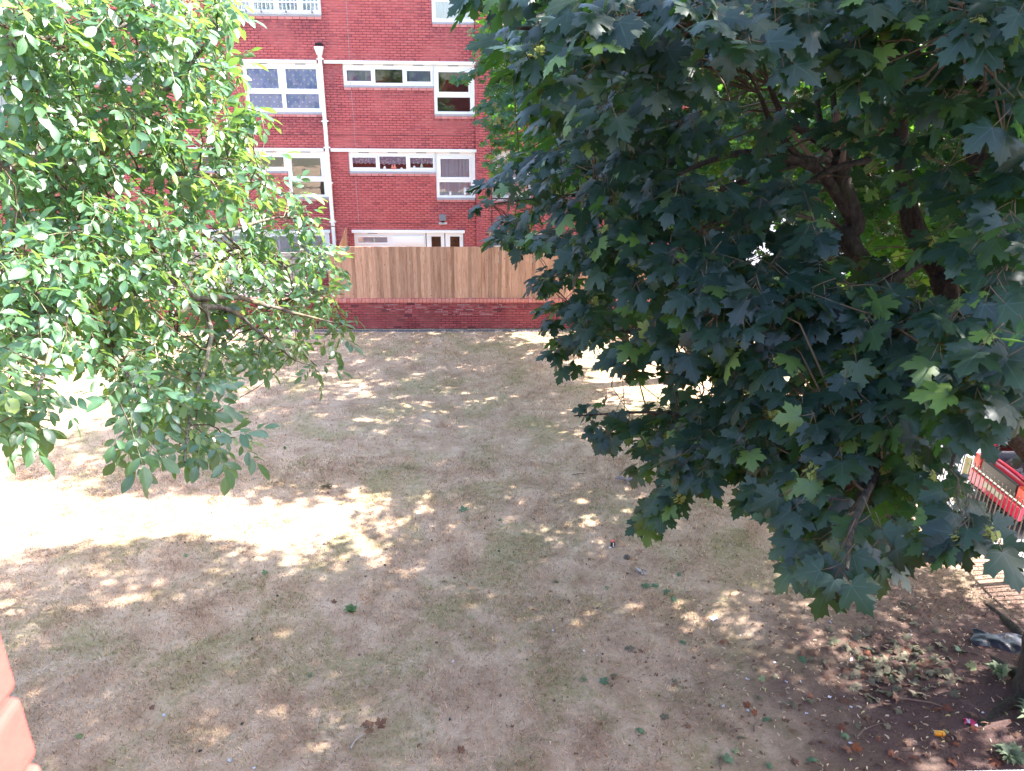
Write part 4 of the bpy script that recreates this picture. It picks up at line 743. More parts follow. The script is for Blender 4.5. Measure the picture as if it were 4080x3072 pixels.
WALNUT_SPRAYS = [
(-3.31,5.91,7.71,0.16), (-3.95,7.05,7.78,0.19), (-4.77,8.51,7.88,0.23), (-3.23,6.09,7.75,0.17), (-3.91,7.36,7.84,0.2), (-4.52,8.51,7.92,0.23), (-3.12,6.25,7.82,0.17),
(-3.7,7.39,7.91,0.2), (-4.35,8.7,8.02,0.23), (-3.05,6.58,7.76,0.17), (-3.57,7.71,7.84,0.2), (-4.08,8.81,7.91,0.23), (-2.96,6.63,7.87,0.17), (-3.46,7.75,7.97,0.2),
(-4,8.96,8.07,0.24), (-2.76,6.92,7.84,0.18), (-3.18,7.97,7.92,0.21), (-3.62,9.08,8,0.23), (-2.63,6.99,7.89,0.18), (-3.17,8.43,8.01,0.22), (-3.57,9.49,8.1,0.24),
(-2.55,7.3,7.83,0.19), (-2.97,8.5,7.91,0.22), (-3.42,9.81,8,0.25), (-2.27,7.45,7.85,0.19), (-2.74,8.99,7.97,0.23), (-3.12,10.22,8.06,0.26), (-3.37,6.12,7.57,0.18),
(-4.02,7.3,7.62,0.21), (-4.74,8.59,7.67,0.25), (-3.17,6.1,7.62,0.17), (-3.8,7.3,7.68,0.21), (-4.48,8.62,7.74,0.25), (-3.12,6.24,7.58,0.18), (-3.85,7.69,7.64,0.22),
(-4.29,8.58,7.68,0.24), (-3.03,6.7,7.62,0.19), (-3.56,7.89,7.68,0.22), (-4.13,9.14,7.74,0.25), (-2.83,6.67,7.67,0.18), (-3.4,8.01,7.74,0.22), (-3.99,9.39,7.82,0.26),
(-2.76,7.06,7.73,0.19), (-3.21,8.22,7.79,0.22), (-3.72,9.51,7.87,0.26), (-2.5,6.79,7.63,0.18), (-3.06,8.28,7.7,0.22), (-3.44,9.33,7.75,0.25), (-2.41,7.18,7.64,0.19),
(-2.89,8.61,7.7,0.23), (-3.36,10,7.76,0.27), (-2.34,7.78,7.76,0.2), (-2.65,8.8,7.82,0.22), (-3.06,10.19,7.9,0.26), (-3.26,6.05,7.49,0.17), (-4,7.41,7.53,0.21),
(-4.54,8.42,7.56,0.24), (-3.22,6.13,7.4,0.17), (-3.8,7.23,7.42,0.21), (-4.47,8.52,7.43,0.24), (-3.07,6.4,7.44,0.18), (-3.68,7.67,7.46,0.21), (-4.18,8.7,7.48,0.24),
(-3.08,6.85,7.44,0.19), (-3.65,8.1,7.47,0.22), (-4.16,9.22,7.49,0.26), (-2.8,6.84,7.45,0.19), (-3.24,7.93,7.48,0.22), (-3.82,9.33,7.51,0.25), (-2.65,6.89,7.53,0.19),
(-3.2,8.3,7.58,0.22), (-3.53,9.16,7.61,0.25), (-2.52,7.25,7.51,0.19), (-2.89,8.3,7.54,0.22), (-3.45,9.91,7.58,0.26), (-2.42,7.53,7.49,0.2), (-2.76,8.58,7.51,0.23),
(-3.24,10.07,7.55,0.27), (-3.46,6.03,7.3,0.17), (-4.2,7.3,7.29,0.2), (-4.85,8.44,7.29,0.23), (-3.3,6.21,7.27,0.18), (-3.95,7.43,7.26,0.21), (-4.59,8.63,7.25,0.25),
(-3.25,6.35,7.35,0.18), (-3.77,7.38,7.35,0.21), (-4.51,8.81,7.36,0.25), (-3.08,6.49,7.34,0.18), (-3.64,7.69,7.35,0.21), (-4.2,8.85,7.35,0.25), (-2.93,6.7,7.3,0.18),
(-3.51,8.04,7.3,0.22), (-3.95,9.04,7.3,0.25), (-2.78,7.01,7.24,0.19), (-3.21,8.08,7.22,0.22), (-3.7,9.32,7.21,0.25), (-2.57,6.99,7.36,0.19), (-3.04,8.26,7.37,0.22),
(-3.42,9.32,7.37,0.25), (-2.51,7.25,7.26,0.19), (-2.96,8.56,7.25,0.23), (-3.45,9.97,7.24,0.27), (-2.37,7.88,7.33,0.2), (-2.65,8.83,7.34,0.22), (-2.98,9.91,7.34,0.25),
(-3.42,6.15,7.17,0.18), (-4.07,7.32,7.15,0.21), (-4.84,8.71,7.11,0.25), (-3.33,6.21,7.09,0.18), (-4.03,7.52,7.04,0.22), (-4.6,8.59,7.01,0.25), (-3.21,6.49,7.08,0.18),
(-3.72,7.53,7.05,0.21), (-4.3,8.69,7.01,0.24), (-3.15,6.72,7.06,0.19), (-3.77,8.04,7.02,0.22), (-4.27,9.1,6.98,0.25), (-3.02,6.93,7.08,0.19), (-3.52,8.09,7.05,0.22),
(-4,9.18,7.01,0.25), (-2.8,7.09,7.11,0.19), (-3.18,8.05,7.08,0.22), (-3.7,9.38,7.04,0.25), (-2.64,7.34,7.03,0.2), (-3.1,8.62,6.98,0.23), (-3.52,9.8,6.94,0.26),
(-2.44,7.46,7.13,0.2), (-2.81,8.58,7.11,0.23), (-3.24,9.9,7.08,0.26), (-2.2,7.66,7.03,0.18), (-3.61,6.26,6.88,0.18), (-4.13,7.16,6.82,0.21), (-4.82,8.36,6.74,0.24),
(-3.53,6.35,6.92,0.18), (-4.1,7.38,6.85,0.21), (-4.75,8.56,6.78,0.25), (-3.45,6.59,6.92,0.19), (-4.01,7.65,6.86,0.22), (-4.45,8.51,6.81,0.24), (-3.11,6.45,6.91,0.18),
(-3.81,7.91,6.82,0.22), (-4.28,8.88,6.76,0.25), (-3.1,6.99,6.92,0.19), (-3.58,8.08,6.86,0.22), (-4.06,9.17,6.8,0.25), (-2.8,6.66,6.93,0.18), (-3.41,8.12,6.85,0.22),
(-3.97,9.45,6.78,0.26), (-2.72,7.04,6.91,0.19), (-3.17,8.22,6.84,0.22), (-3.69,9.57,6.76,0.26), (-2.46,7.3,6.86,0.19), (-2.95,8.77,6.78,0.23), (-3.26,9.7,6.72,0.26),
(-2.34,7.63,6.85,0.2), (-2.73,8.92,6.78,0.24), (-3.02,9.86,6.72,0.26), (-2.13,7.78,6.89,0.12), (-3.56,5.89,6.76,0.17), (-4.47,7.39,6.62,0.21), (-5.09,8.41,6.52,0.24),
(-3.65,6.38,6.7,0.19), (-4.1,7.16,6.63,0.21), (-4.92,8.6,6.49,0.25), (-3.43,6.45,6.79,0.18), (-4,7.53,6.7,0.22), (-4.52,8.5,6.62,0.24), (-3.24,6.52,6.79,0.18),
(-3.77,7.6,6.71,0.21), (-4.31,8.68,6.62,0.25), (-3.03,6.46,6.76,0.18), (-3.74,7.98,6.62,0.22), (-4.1,8.75,6.56,0.24), (-3.07,6.89,6.72,0.19), (-3.56,7.99,6.62,0.22),
(-4.11,9.22,6.52,0.26), (-2.78,6.92,6.69,0.19), (-3.25,8.09,6.58,0.22), (-3.78,9.4,6.47,0.26), (-2.71,7.22,6.75,0.2), (-3.06,8.17,6.68,0.22), (-3.62,9.65,6.56,0.26),
(-2.42,7.43,6.69,0.2), (-2.84,8.72,6.58,0.23), (-3.25,9.98,6.47,0.27), (-2.27,7.48,6.72,0.2), (-2.66,8.76,6.62,0.23), (-3.01,9.92,6.53,0.26), (-3.66,6.09,6.58,0.17),
(-4.34,7.22,6.45,0.2), (-5.11,8.49,6.29,0.24), (-3.5,6.12,6.56,0.18), (-4.23,7.39,6.4,0.22), (-4.91,8.57,6.25,0.25), (-3.4,6.49,6.57,0.19), (-3.83,7.31,6.48,0.21),
(-4.56,8.69,6.32,0.25), (-3.26,6.58,6.54,0.19), (-3.82,7.72,6.41,0.22), (-4.36,8.8,6.28,0.25), (-3.04,6.6,6.58,0.18), (-3.54,7.67,6.46,0.21), (-4.09,8.86,6.33,0.25),
(-2.92,7.09,6.55,0.19), (-3.33,8.09,6.44,0.22), (-3.82,9.28,6.31,0.25), (-2.74,7.02,6.56,0.19), (-3.16,8.09,6.45,0.22), (-3.68,9.42,6.3,0.26), (-2.62,7.31,6.41,0.2),
(-2.98,8.3,6.28,0.22), (-3.45,9.61,6.12,0.26), (-2.26,7.33,6.49,0.19), (-2.66,8.64,6.35,0.23), (-3.04,9.85,6.21,0.26), (-2.21,7.93,6.42,0.12), (-3.61,6.25,6.39,0.18),
(-4.32,7.48,6.21,0.22), (-4.91,8.51,6.06,0.25), (-3.53,6.44,6.32,0.19), (-4.11,7.49,6.15,0.22), (-4.78,8.72,5.97,0.25), (-3.34,6.4,6.36,0.18), (-3.86,7.41,6.21,0.21),
(-4.46,8.56,6.04,0.25), (-3.1,6.33,6.32,0.18), (-3.7,7.54,6.14,0.21), (-4.35,8.88,5.93,0.25), (-2.93,6.44,6.31,0.18), (-3.44,7.57,6.13,0.21), (-4.04,8.89,5.93,0.25),
(-2.94,7.08,6.22,0.2), (-3.41,8.21,6.04,0.23), (-3.84,9.25,5.88,0.26), (-2.7,7.21,6.3,0.2), (-3.07,8.22,6.16,0.22), (-3.5,9.37,6,0.25), (-2.39,7.11,6.33,0.19),
(-2.9,8.62,6.12,0.23), (-3.17,9.45,6,0.25), (-2.31,7.43,6.28,0.2), (-2.72,8.74,6.09,0.23), (-3.08,9.89,5.93,0.26), (-2.18,8.04,6.19,0.21), (-2.57,9.47,5.99,0.25),
(-2.87,10.58,5.83,0.28), (-1.9,8.06,6.09,0.09), (-3.74,6.05,6.24,0.17), (-4.29,6.93,6.08,0.2), (-5.08,8.2,5.85,0.23), (-3.63,6.34,6.2,0.19), (-4.12,7.19,6.05,0.21),
(-4.78,8.34,5.85,0.25), (-3.43,6.39,6.21,0.19), (-3.98,7.41,6.03,0.21), (-4.59,8.54,5.83,0.25), (-3.26,6.45,6.1,0.18), (-3.81,7.52,5.9,0.22), (-4.3,8.5,5.72,0.24),
(-2.93,6.22,6.21,0.18), (-3.49,7.41,6,0.21), (-4.23,8.97,5.72,0.25), (-2.95,6.67,6.07,0.19), (-3.52,7.94,5.83,0.22), (-3.87,8.74,5.68,0.24), (-2.68,6.65,6.09,0.18),
(-3.18,7.89,5.87,0.22), (-3.7,9.19,5.63,0.25), (-2.62,7.13,6.11,0.19), (-2.97,8.07,5.95,0.22), (-3.56,9.68,5.67,0.26), (-2.45,7.61,6.04,0.2), (-2.74,8.52,5.89,0.23),
(-3.17,9.85,5.67,0.26), (-2.3,7.98,5.97,0.21), (-2.59,9,5.79,0.24), (-2.96,10.3,5.57,0.27), (-2.01,8.18,5.81,0.22), (-2.33,9.5,5.57,0.25), (-2.66,10.84,5.32,0.29),
(-1.81,8.05,5.89,0.19), (-3.53,5.83,6.11,0.17), (-4.26,7.02,5.86,0.21), (-4.93,8.14,5.63,0.24), (-3.4,6.06,6.04,0.18), (-3.84,6.86,5.88,0.2), (-4.45,7.95,5.65,0.23),
(-3.07,5.87,6.07,0.17), (-3.7,7.07,5.82,0.2), (-4.27,8.17,5.58,0.24), (-3.03,6.12,6.04,0.18), (-3.68,7.44,5.77,0.21), (-4.25,8.6,5.53,0.25), (-2.87,6.29,6,0.18),
(-3.49,7.66,5.72,0.22), (-4.07,8.93,5.46,0.25), (-2.83,6.62,5.9,0.19), (-3.32,7.77,5.66,0.22), (-3.7,8.66,5.47,0.24), (-2.59,6.77,5.95,0.19), (-3.11,8.14,5.67,0.22),
(-3.58,9.36,5.42,0.26), (-2.51,7.24,5.76,0.2), (-2.89,8.34,5.53,0.23), (-3.24,9.34,5.31,0.25), (-2.36,7.7,5.65,0.21), (-2.7,8.8,5.41,0.24), (-2.99,9.76,5.21,0.26),
(-2.24,7.95,5.72,0.21), (-2.57,9.14,5.49,0.24), (-2.87,10.2,5.28,0.27), (-1.93,8.4,5.47,0.22), (-2.17,9.43,5.25,0.25), (-2.43,10.59,4.99,0.28), (-1.76,8.41,5.5,0.17),
(-3.41,5.45,6.01,0.16), (-4.16,6.66,5.72,0.19), (-4.77,7.63,5.49,0.22), (-3.31,5.66,6,0.17), (-3.85,6.58,5.78,0.2), (-4.65,7.95,5.46,0.24), (-3.14,5.61,5.98,0.17),
(-3.72,6.65,5.73,0.2), (-4.38,7.82,5.46,0.23), (-3.08,6.06,5.89,0.18), (-3.63,7.17,5.63,0.21), (-4.23,8.34,5.36,0.24), (-2.92,6.05,5.86,0.17), (-3.5,7.26,5.57,0.21),
(-4,8.3,5.32,0.24), (-2.76,6.12,5.84,0.17), (-3.34,7.41,5.53,0.21), (-3.89,8.61,5.24,0.24), (-2.7,6.56,5.78,0.18), (-3.23,7.85,5.48,0.22), (-3.59,8.74,5.27,0.24),
(-2.61,7.07,5.58,0.2), (-3.02,8.17,5.31,0.23), (-3.39,9.18,5.07,0.25), (-2.42,7.08,5.55,0.19), (-2.78,8.14,5.29,0.22), (-3.33,9.73,4.89,0.27), (-2.25,7.4,5.56,0.2),
(-2.61,8.59,5.28,0.23), (-3.04,10.02,4.94,0.27), (-2.07,7.85,5.43,0.21), (-2.45,9.27,5.09,0.25), (-2.67,10.11,4.89,0.27), (-1.8,8.13,5.42,0.22), (-2.12,9.59,5.08,0.25),
(-2.37,10.72,4.82,0.28), (-1.68,8.59,5.23,0.13), (-3.52,5.42,5.83,0.16), (-4.24,6.53,5.52,0.19), (-4.73,7.28,5.32,0.21), (-3.41,5.48,5.75,0.17), (-3.9,6.25,5.53,0.19),
(-4.69,7.53,5.17,0.23), (-3.14,5.49,5.79,0.16), (-3.72,6.52,5.51,0.19), (-4.28,7.49,5.24,0.22), (-3.05,5.58,5.84,0.16), (-3.54,6.47,5.6,0.19), (-4.26,7.79,5.26,0.23),
(-3.08,6.07,5.66,0.18), (-3.53,6.94,5.42,0.2), (-4.12,8.1,5.1,0.24), (-2.83,6.03,5.7,0.17), (-3.44,7.31,5.36,0.21), (-4.03,8.57,5.02,0.25), (-2.78,6.27,5.53,0.18),
(-3.16,7.15,5.28,0.2), (-3.8,8.59,4.87,0.24), (-2.52,6.35,5.57,0.18), (-3.06,7.71,5.2,0.22), (-3.53,8.88,4.87,0.25), (-2.55,7.25,5.31,0.2), (-2.97,8.45,4.98,0.23),
(-3.3,9.41,4.72,0.26), (-2.35,7.1,5.37,0.2), (-2.75,8.3,5.04,0.23), (-3.17,9.58,4.69,0.26), (-2.14,7.6,5.21,0.21), (-2.52,8.95,4.83,0.24), (-2.76,9.77,4.61,0.27),
(-1.98,8.17,5.15,0.22), (-2.25,9.28,4.86,0.25), (-2.52,10.36,4.57,0.28), (-1.75,8.24,5.02,0.22), (-2.05,9.69,4.62,0.26), (-2.26,10.64,4.35,0.28), (-3.41,5.35,5.71,0.16),
(-3.98,6.24,5.45,0.18), (-4.81,7.55,5.06,0.22), (-3.29,5.45,5.6,0.17), (-3.84,6.36,5.31,0.19), (-4.6,7.62,4.91,0.23), (-3.18,5.5,5.64,0.17), (-3.61,6.24,5.41,0.19),
(-4.4,7.61,5,0.23), (-3.04,5.85,5.48,0.17), (-3.45,6.62,5.24,0.2), (-4.13,7.93,4.83,0.23), (-2.93,5.97,5.48,0.17), (-3.56,7.25,5.09,0.21), (-3.98,8.11,4.83,0.24),
(-2.94,6.3,5.36,0.18), (-3.44,7.37,5.02,0.21), (-3.94,8.44,4.69,0.24), (-2.56,6.03,5.39,0.17), (-3.09,7.27,5,0.21), (-3.68,8.66,4.56,0.25), (-2.68,7.22,5.1,0.2),
(-2.99,8.03,4.85,0.23), (-3.5,9.42,4.43,0.26), (-2.49,7.07,5.18,0.2), (-2.87,8.17,4.85,0.23), (-3.35,9.53,4.44,0.27), (-2.25,7.4,5.07,0.2), (-2.53,8.32,4.79,0.23),
(-2.96,9.73,4.36,0.27), (-2.07,7.77,4.93,0.21), (-2.29,8.61,4.68,0.23), (-2.65,9.95,4.26,0.27), (-1.87,8.15,4.82,0.22), (-2.11,9.17,4.51,0.25), (-2.38,10.36,4.15,0.28),
(-1.59,8.28,4.77,0.2), (-3.17,4.77,5.66,0.14), (-3.97,5.99,5.24,0.18), (-4.54,6.84,4.95,0.2), (-3.29,5.2,5.59,0.15), (-4.03,6.37,5.2,0.19), (-4.61,7.29,4.9,0.21),
(-3.09,5.22,5.55,0.1), (-2.93,5.27,5.52,0.09), (-3.02,5.74,5.31,0.17), (-3.57,6.79,4.94,0.2), (-4.11,7.8,4.59,0.23), (-2.96,6.03,5.27,0.18), (-3.54,7.2,4.88,0.21),
(-3.99,8.14,4.56,0.24), (-2.61,5.91,5.26,0.17), (-3.2,7.25,4.79,0.21), (-3.64,8.23,4.45,0.24), (-2.61,6.58,5.06,0.19), (-3.05,7.68,4.68,0.22), (-3.5,8.82,4.29,0.25),
(-2.56,6.93,4.85,0.2), (-2.93,7.94,4.5,0.23), (-3.37,9.14,4.07,0.26), (-2.31,7.22,4.79,0.2), (-2.73,8.53,4.33,0.24), (-2.99,9.33,4.05,0.26), (-2.09,7.26,4.8,0.2),
(-2.5,8.68,4.3,0.24), (-2.84,9.86,3.89,0.27), (-1.97,7.73,4.63,0.21), (-2.26,8.89,4.23,0.24), (-2.53,9.93,3.87,0.27), (-1.57,7.63,4.72,0.1), (-2.84,5.63,5.14,0.17),
(-3.35,6.64,4.75,0.2), (-3.9,7.73,4.33,0.23), (-2.69,5.74,5.2,0.17), (-3.14,6.71,4.85,0.2), (-3.83,8.18,4.31,0.24), (-2.49,5.76,5.12,0.17), (-2.88,6.64,4.78,0.19),
(-3.49,8.05,4.24,0.23), (-2.44,6.21,5.02,0.18), (-2.86,7.26,4.63,0.21), (-3.4,8.63,4.13,0.25), (-2.31,6.56,4.89,0.19), (-2.72,7.73,4.46,0.22), (-3.2,9.09,3.96,0.26),
(-2.14,6.97,4.74,0.2), (-2.52,8.21,4.29,0.23), (-2.94,9.58,3.79,0.27), (-1.75,7.53,4.44,0.08), (-2.53,5.25,5.18,0.16), (-3.17,6.59,4.63,0.2), (-3.68,7.65,4.2,0.23),
(-2.4,5.19,5.14,0.15), (-3.03,6.56,4.57,0.2), (-3.48,7.54,4.16,0.22), (-2.23,5.38,5.12,0.16), (-2.71,6.53,4.65,0.19), (-3.15,7.61,4.21,0.22), (-2.17,5.67,5,0.07),
(-2.46,5.25,4.98,0.16), (-2.99,6.37,4.48,0.19), (-3.41,7.29,4.07,0.22), (-2.2,5.12,5.05,0.15), (-2.73,6.37,4.49,0.19), (-3.13,7.31,4.08,0.22), (-2.14,5.43,4.84,0.07),
(-2.29,4.62,5.1,0.14), (-2.81,5.68,4.59,0.17), (-3.48,7.03,3.94,0.22), (-2.24,4.78,4.91,0.13), (-2.01,4.82,4.93,0.14), (-2.57,6.16,4.26,0.19), (-2.98,7.16,3.76,0.22),
(-1.88,4.77,4.96,0.08), (-1.86,5.18,4.74,0.07), (-2.99,4.43,5.52,0.14), (-3.63,5.39,5.13,0.16), (-4.53,6.71,4.59,0.2), (-2.96,4.64,5.5,0.14), (-3.55,5.55,5.15,0.17),
(-4.23,6.61,4.73,0.2), (-3.01,4.55,5.37,0.15), (-3.66,5.53,4.95,0.18), (-4.19,6.33,4.6,0.2), (-2.86,4.52,5.31,0.07), (-2.72,4.58,5.32,0.08), (-2.83,4.27,5.32,0.13),
(-3.53,5.33,4.83,0.16), (-4.21,6.36,4.35,0.2)]
FAR_SPRAYS = [
(0.08,15.51,8.57,0.32), (0.08,16.06,8.61,0.33), (0.45,15.13,8.48,0.31), (0.48,16.11,8.56,0.33), (1.21,15.28,8.6,0.32), (1.27,15.99,8.66,0.33), (1.55,14.98,8.66,0.31),
(1.67,16.16,8.76,0.34), (1.98,14.85,8.5,0.31), (2.05,15.36,8.54,0.32), (2.44,14.44,8.51,0.3), (2.57,15.21,8.58,0.32), (2.97,14.69,8.57,0.31), (3.2,15.79,8.66,0.33),
(3.33,14.38,8.44,0.32), (3.63,15.67,8.54,0.35), (3.8,14.7,8.47,0.33), (3.89,15.06,8.49,0.34), (4.16,14.68,8.65,0.31), (4.31,15.24,8.7,0.33), (4.6,14.19,8.59,0.31),
(4.88,15.04,8.67,0.33), (4.97,14.14,8.52,0.31), (5.39,15.32,8.62,0.33), (0.41,15.66,8.32,0.34), (0.44,16.74,8.39,0.36), (0.95,15.29,8.19,0.33), (0.99,15.89,8.23,0.34),
(1.36,14.73,8.17,0.32), (1.44,15.55,8.21,0.34), (1.8,14.36,8.05,0.31), (1.99,15.91,8.13,0.35), (2.14,14.47,8.26,0.32), (2.34,15.83,8.35,0.35), (2.75,14.62,8.31,0.32),
(2.85,15.15,8.34,0.33), (3.21,14.78,8.25,0.33), (3.44,15.83,8.32,0.35), (3.52,14.31,8.06,0.32), (3.72,15.09,8.1,0.34), (3.94,14.14,8.29,0.32), (4.25,15.26,8.37,0.34),
(4.33,13.92,8.25,0.32), (4.82,15.5,8.36,0.35), (4.91,14.47,8.1,0.33), (5.1,15.02,8.13,0.34), (5.27,14.12,8.19,0.31), (5.6,15.02,8.25,0.33), (0.24,15.4,7.83,0.33),
(0.26,16.63,7.87,0.36), (0.54,15.69,7.89,0.34), (0.56,16.32,7.92,0.35), (1.07,14.96,7.95,0.32), (1.15,16.09,8,0.35), (1.4,14.94,7.79,0.32), (1.45,15.48,7.81,0.34),
(2.02,14.72,7.83,0.32), (2.12,15.45,7.86,0.34), (2.42,14.1,7.75,0.31), (2.59,15.11,7.78,0.33), (2.9,14.25,7.7,0.31), (3.13,15.39,7.73,0.34), (3.35,14.36,7.87,0.32),
(3.57,15.29,7.91,0.34), (3.74,14.29,7.8,0.32), (4.01,15.32,7.84,0.34), (4.32,14.38,7.96,0.33), (4.65,15.47,8.01,0.35), (4.7,14.47,7.92,0.33), (4.87,14.99,7.94,0.34),
(5.07,14.26,7.86,0.33), (5.24,14.76,7.88,0.34), (-0.04,15.78,7.45,0.2), (0.26,15.41,7.48,0.33), (0.28,16.6,7.49,0.36), (0.8,14.75,7.51,0.32), (0.88,16.07,7.53,0.35),
(1.24,15.15,7.36,0.33), (1.28,15.62,7.36,0.34), (1.71,14.69,7.36,0.32), (1.84,15.81,7.37,0.34), (2.14,14.32,7.54,0.31), (2.34,15.71,7.56,0.34), (2.59,14.36,7.49,0.32),
(2.77,15.35,7.5,0.34), (3.06,14.15,7.35,0.31), (3.25,15.01,7.35,0.33), (3.86,14.85,7.37,0.33), (4,15.39,7.37,0.34), (4.15,14.18,7.36,0.32), (4.55,15.54,7.36,0.35),
(4.61,14.29,7.43,0.32), (4.86,15.06,7.44,0.34), (4.78,13.85,7.54,0.32), (5.24,15.19,7.56,0.35), (5.18,13.68,7.4,0.31), (5.77,15.26,7.41,0.35), (0.23,15.08,6.93,0.27),
(0.45,14.73,6.99,0.32), (0.48,15.83,6.96,0.34), (1.12,14.84,7.05,0.32), (1.23,16.26,7.02,0.35), (1.54,14.41,7.11,0.31), (1.7,15.89,7.09,0.35), (1.97,14.35,7,0.31),
(2.09,15.22,6.98,0.33), (2.43,14.14,7,0.31), (2.68,15.61,6.96,0.34), (3.11,14.64,6.99,0.32), (3.18,14.98,6.99,0.33), (3.38,14.1,6.99,0.31), (3.65,15.25,6.97,0.34),
(3.82,14.41,7.08,0.32), (4.08,15.41,7.06,0.35), (4.3,14,7.23,0.32), (4.61,15.01,7.22,0.34), (4.78,14.62,7.21,0.33), (5.06,15.47,7.2,0.35), (5.04,13.97,7.11,0.32),
(5.38,14.91,7.09,0.34), (0.26,14.7,6.71,0.32), (0.28,16.05,6.65,0.35), (0.89,14.62,6.7,0.32), (0.95,15.69,6.66,0.34), (1.31,15.02,6.63,0.33), (1.37,15.7,6.59,0.34),
(1.86,14.44,6.65,0.32), (1.98,15.38,6.61,0.34), (2.24,14.36,6.64,0.31), (2.42,15.56,6.58,0.34), (2.7,14.4,6.76,0.32), (2.91,15.51,6.72,0.34), (3.06,14.32,6.72,0.32),
(3.34,15.65,6.66,0.35), (3.9,14.76,6.72,0.33), (4.13,15.64,6.69,0.35), (4.01,14.12,6.73,0.32), (4.43,15.61,6.66,0.35), (4.72,14.46,6.6,0.33), (5,15.32,6.56,0.35),
(4.98,13.8,6.72,0.32), (5.45,15.1,6.67,0.35), (5.39,14.22,6.82,0.33), (5.53,14.61,6.8,0.34), (0.21,14.62,6.36,0.3), (0.24,16.27,6.25,0.34), (0.5,15.1,6.14,0.33),
(0.53,16.23,6.05,0.35), (1.24,15.04,6.22,0.33), (1.28,15.43,6.19,0.34), (1.66,14.77,6.26,0.32), (1.72,15.28,6.23,0.33), (2.06,14.13,6.2,0.31), (2.23,15.32,6.1,0.34),
(2.49,14.2,6.22,0.31), (2.66,15.13,6.15,0.33), (2.95,14.57,6.26,0.32), (3.09,15.27,6.21,0.34), (3.41,14.29,6.34,0.32), (3.65,15.31,6.27,0.34), (3.94,14.77,6.28,0.33),
(4.08,15.3,6.25,0.34), (4.52,14.43,6.41,0.33), (4.83,15.43,6.34,0.35), (4.89,14.12,6.33,0.32), (5.26,15.19,6.26,0.35), (5.25,13.67,6.46,0.32), (5.79,15.09,6.38,0.35),
(0.26,14.73,5.92,0.28), (0.87,14.66,5.92,0.32), (0.95,16.02,5.79,0.35), (1.49,14.85,5.91,0.32), (1.56,15.61,5.83,0.34), (1.9,14.36,5.88,0.31), (2.02,15.31,5.78,0.34),
(2.15,14.39,5.9,0.32), (2.27,15.21,5.82,0.33), (2.77,14.61,5.93,0.32), (2.86,15.1,5.88,0.33), (3.42,14.45,5.91,0.32), (3.63,15.31,5.82,0.34), (3.86,14.37,5.82,0.32),
(4.1,15.28,5.73,0.34), (4.26,14.18,5.83,0.32), (4.62,15.39,5.71,0.35), (4.72,13.93,5.97,0.32), (5.04,14.87,5.88,0.34), (5.29,14.34,5.87,0.33), (5.6,15.19,5.79,0.35),
(5.38,13.72,6.07,0.32), (5.72,14.6,5.99,0.34), (1.5,14.95,5.53,0.26), (2.03,14.6,5.5,0.22), (2.58,14.3,5.64,0.32), (2.77,15.35,5.52,0.34), (3.05,14.44,5.57,0.32),
(3.32,15.7,5.42,0.35), (3.43,14.03,5.53,0.28), (3.86,13.96,5.51,0.28), (4.48,13.8,5.46,0.25), (5.1,14.2,5.56,0.33), (5.43,15.12,5.45,0.35), (5.34,14,5.5,0.33),
(5.74,15.04,5.37,0.35), (5.4,13.44,5.32,0.11)]
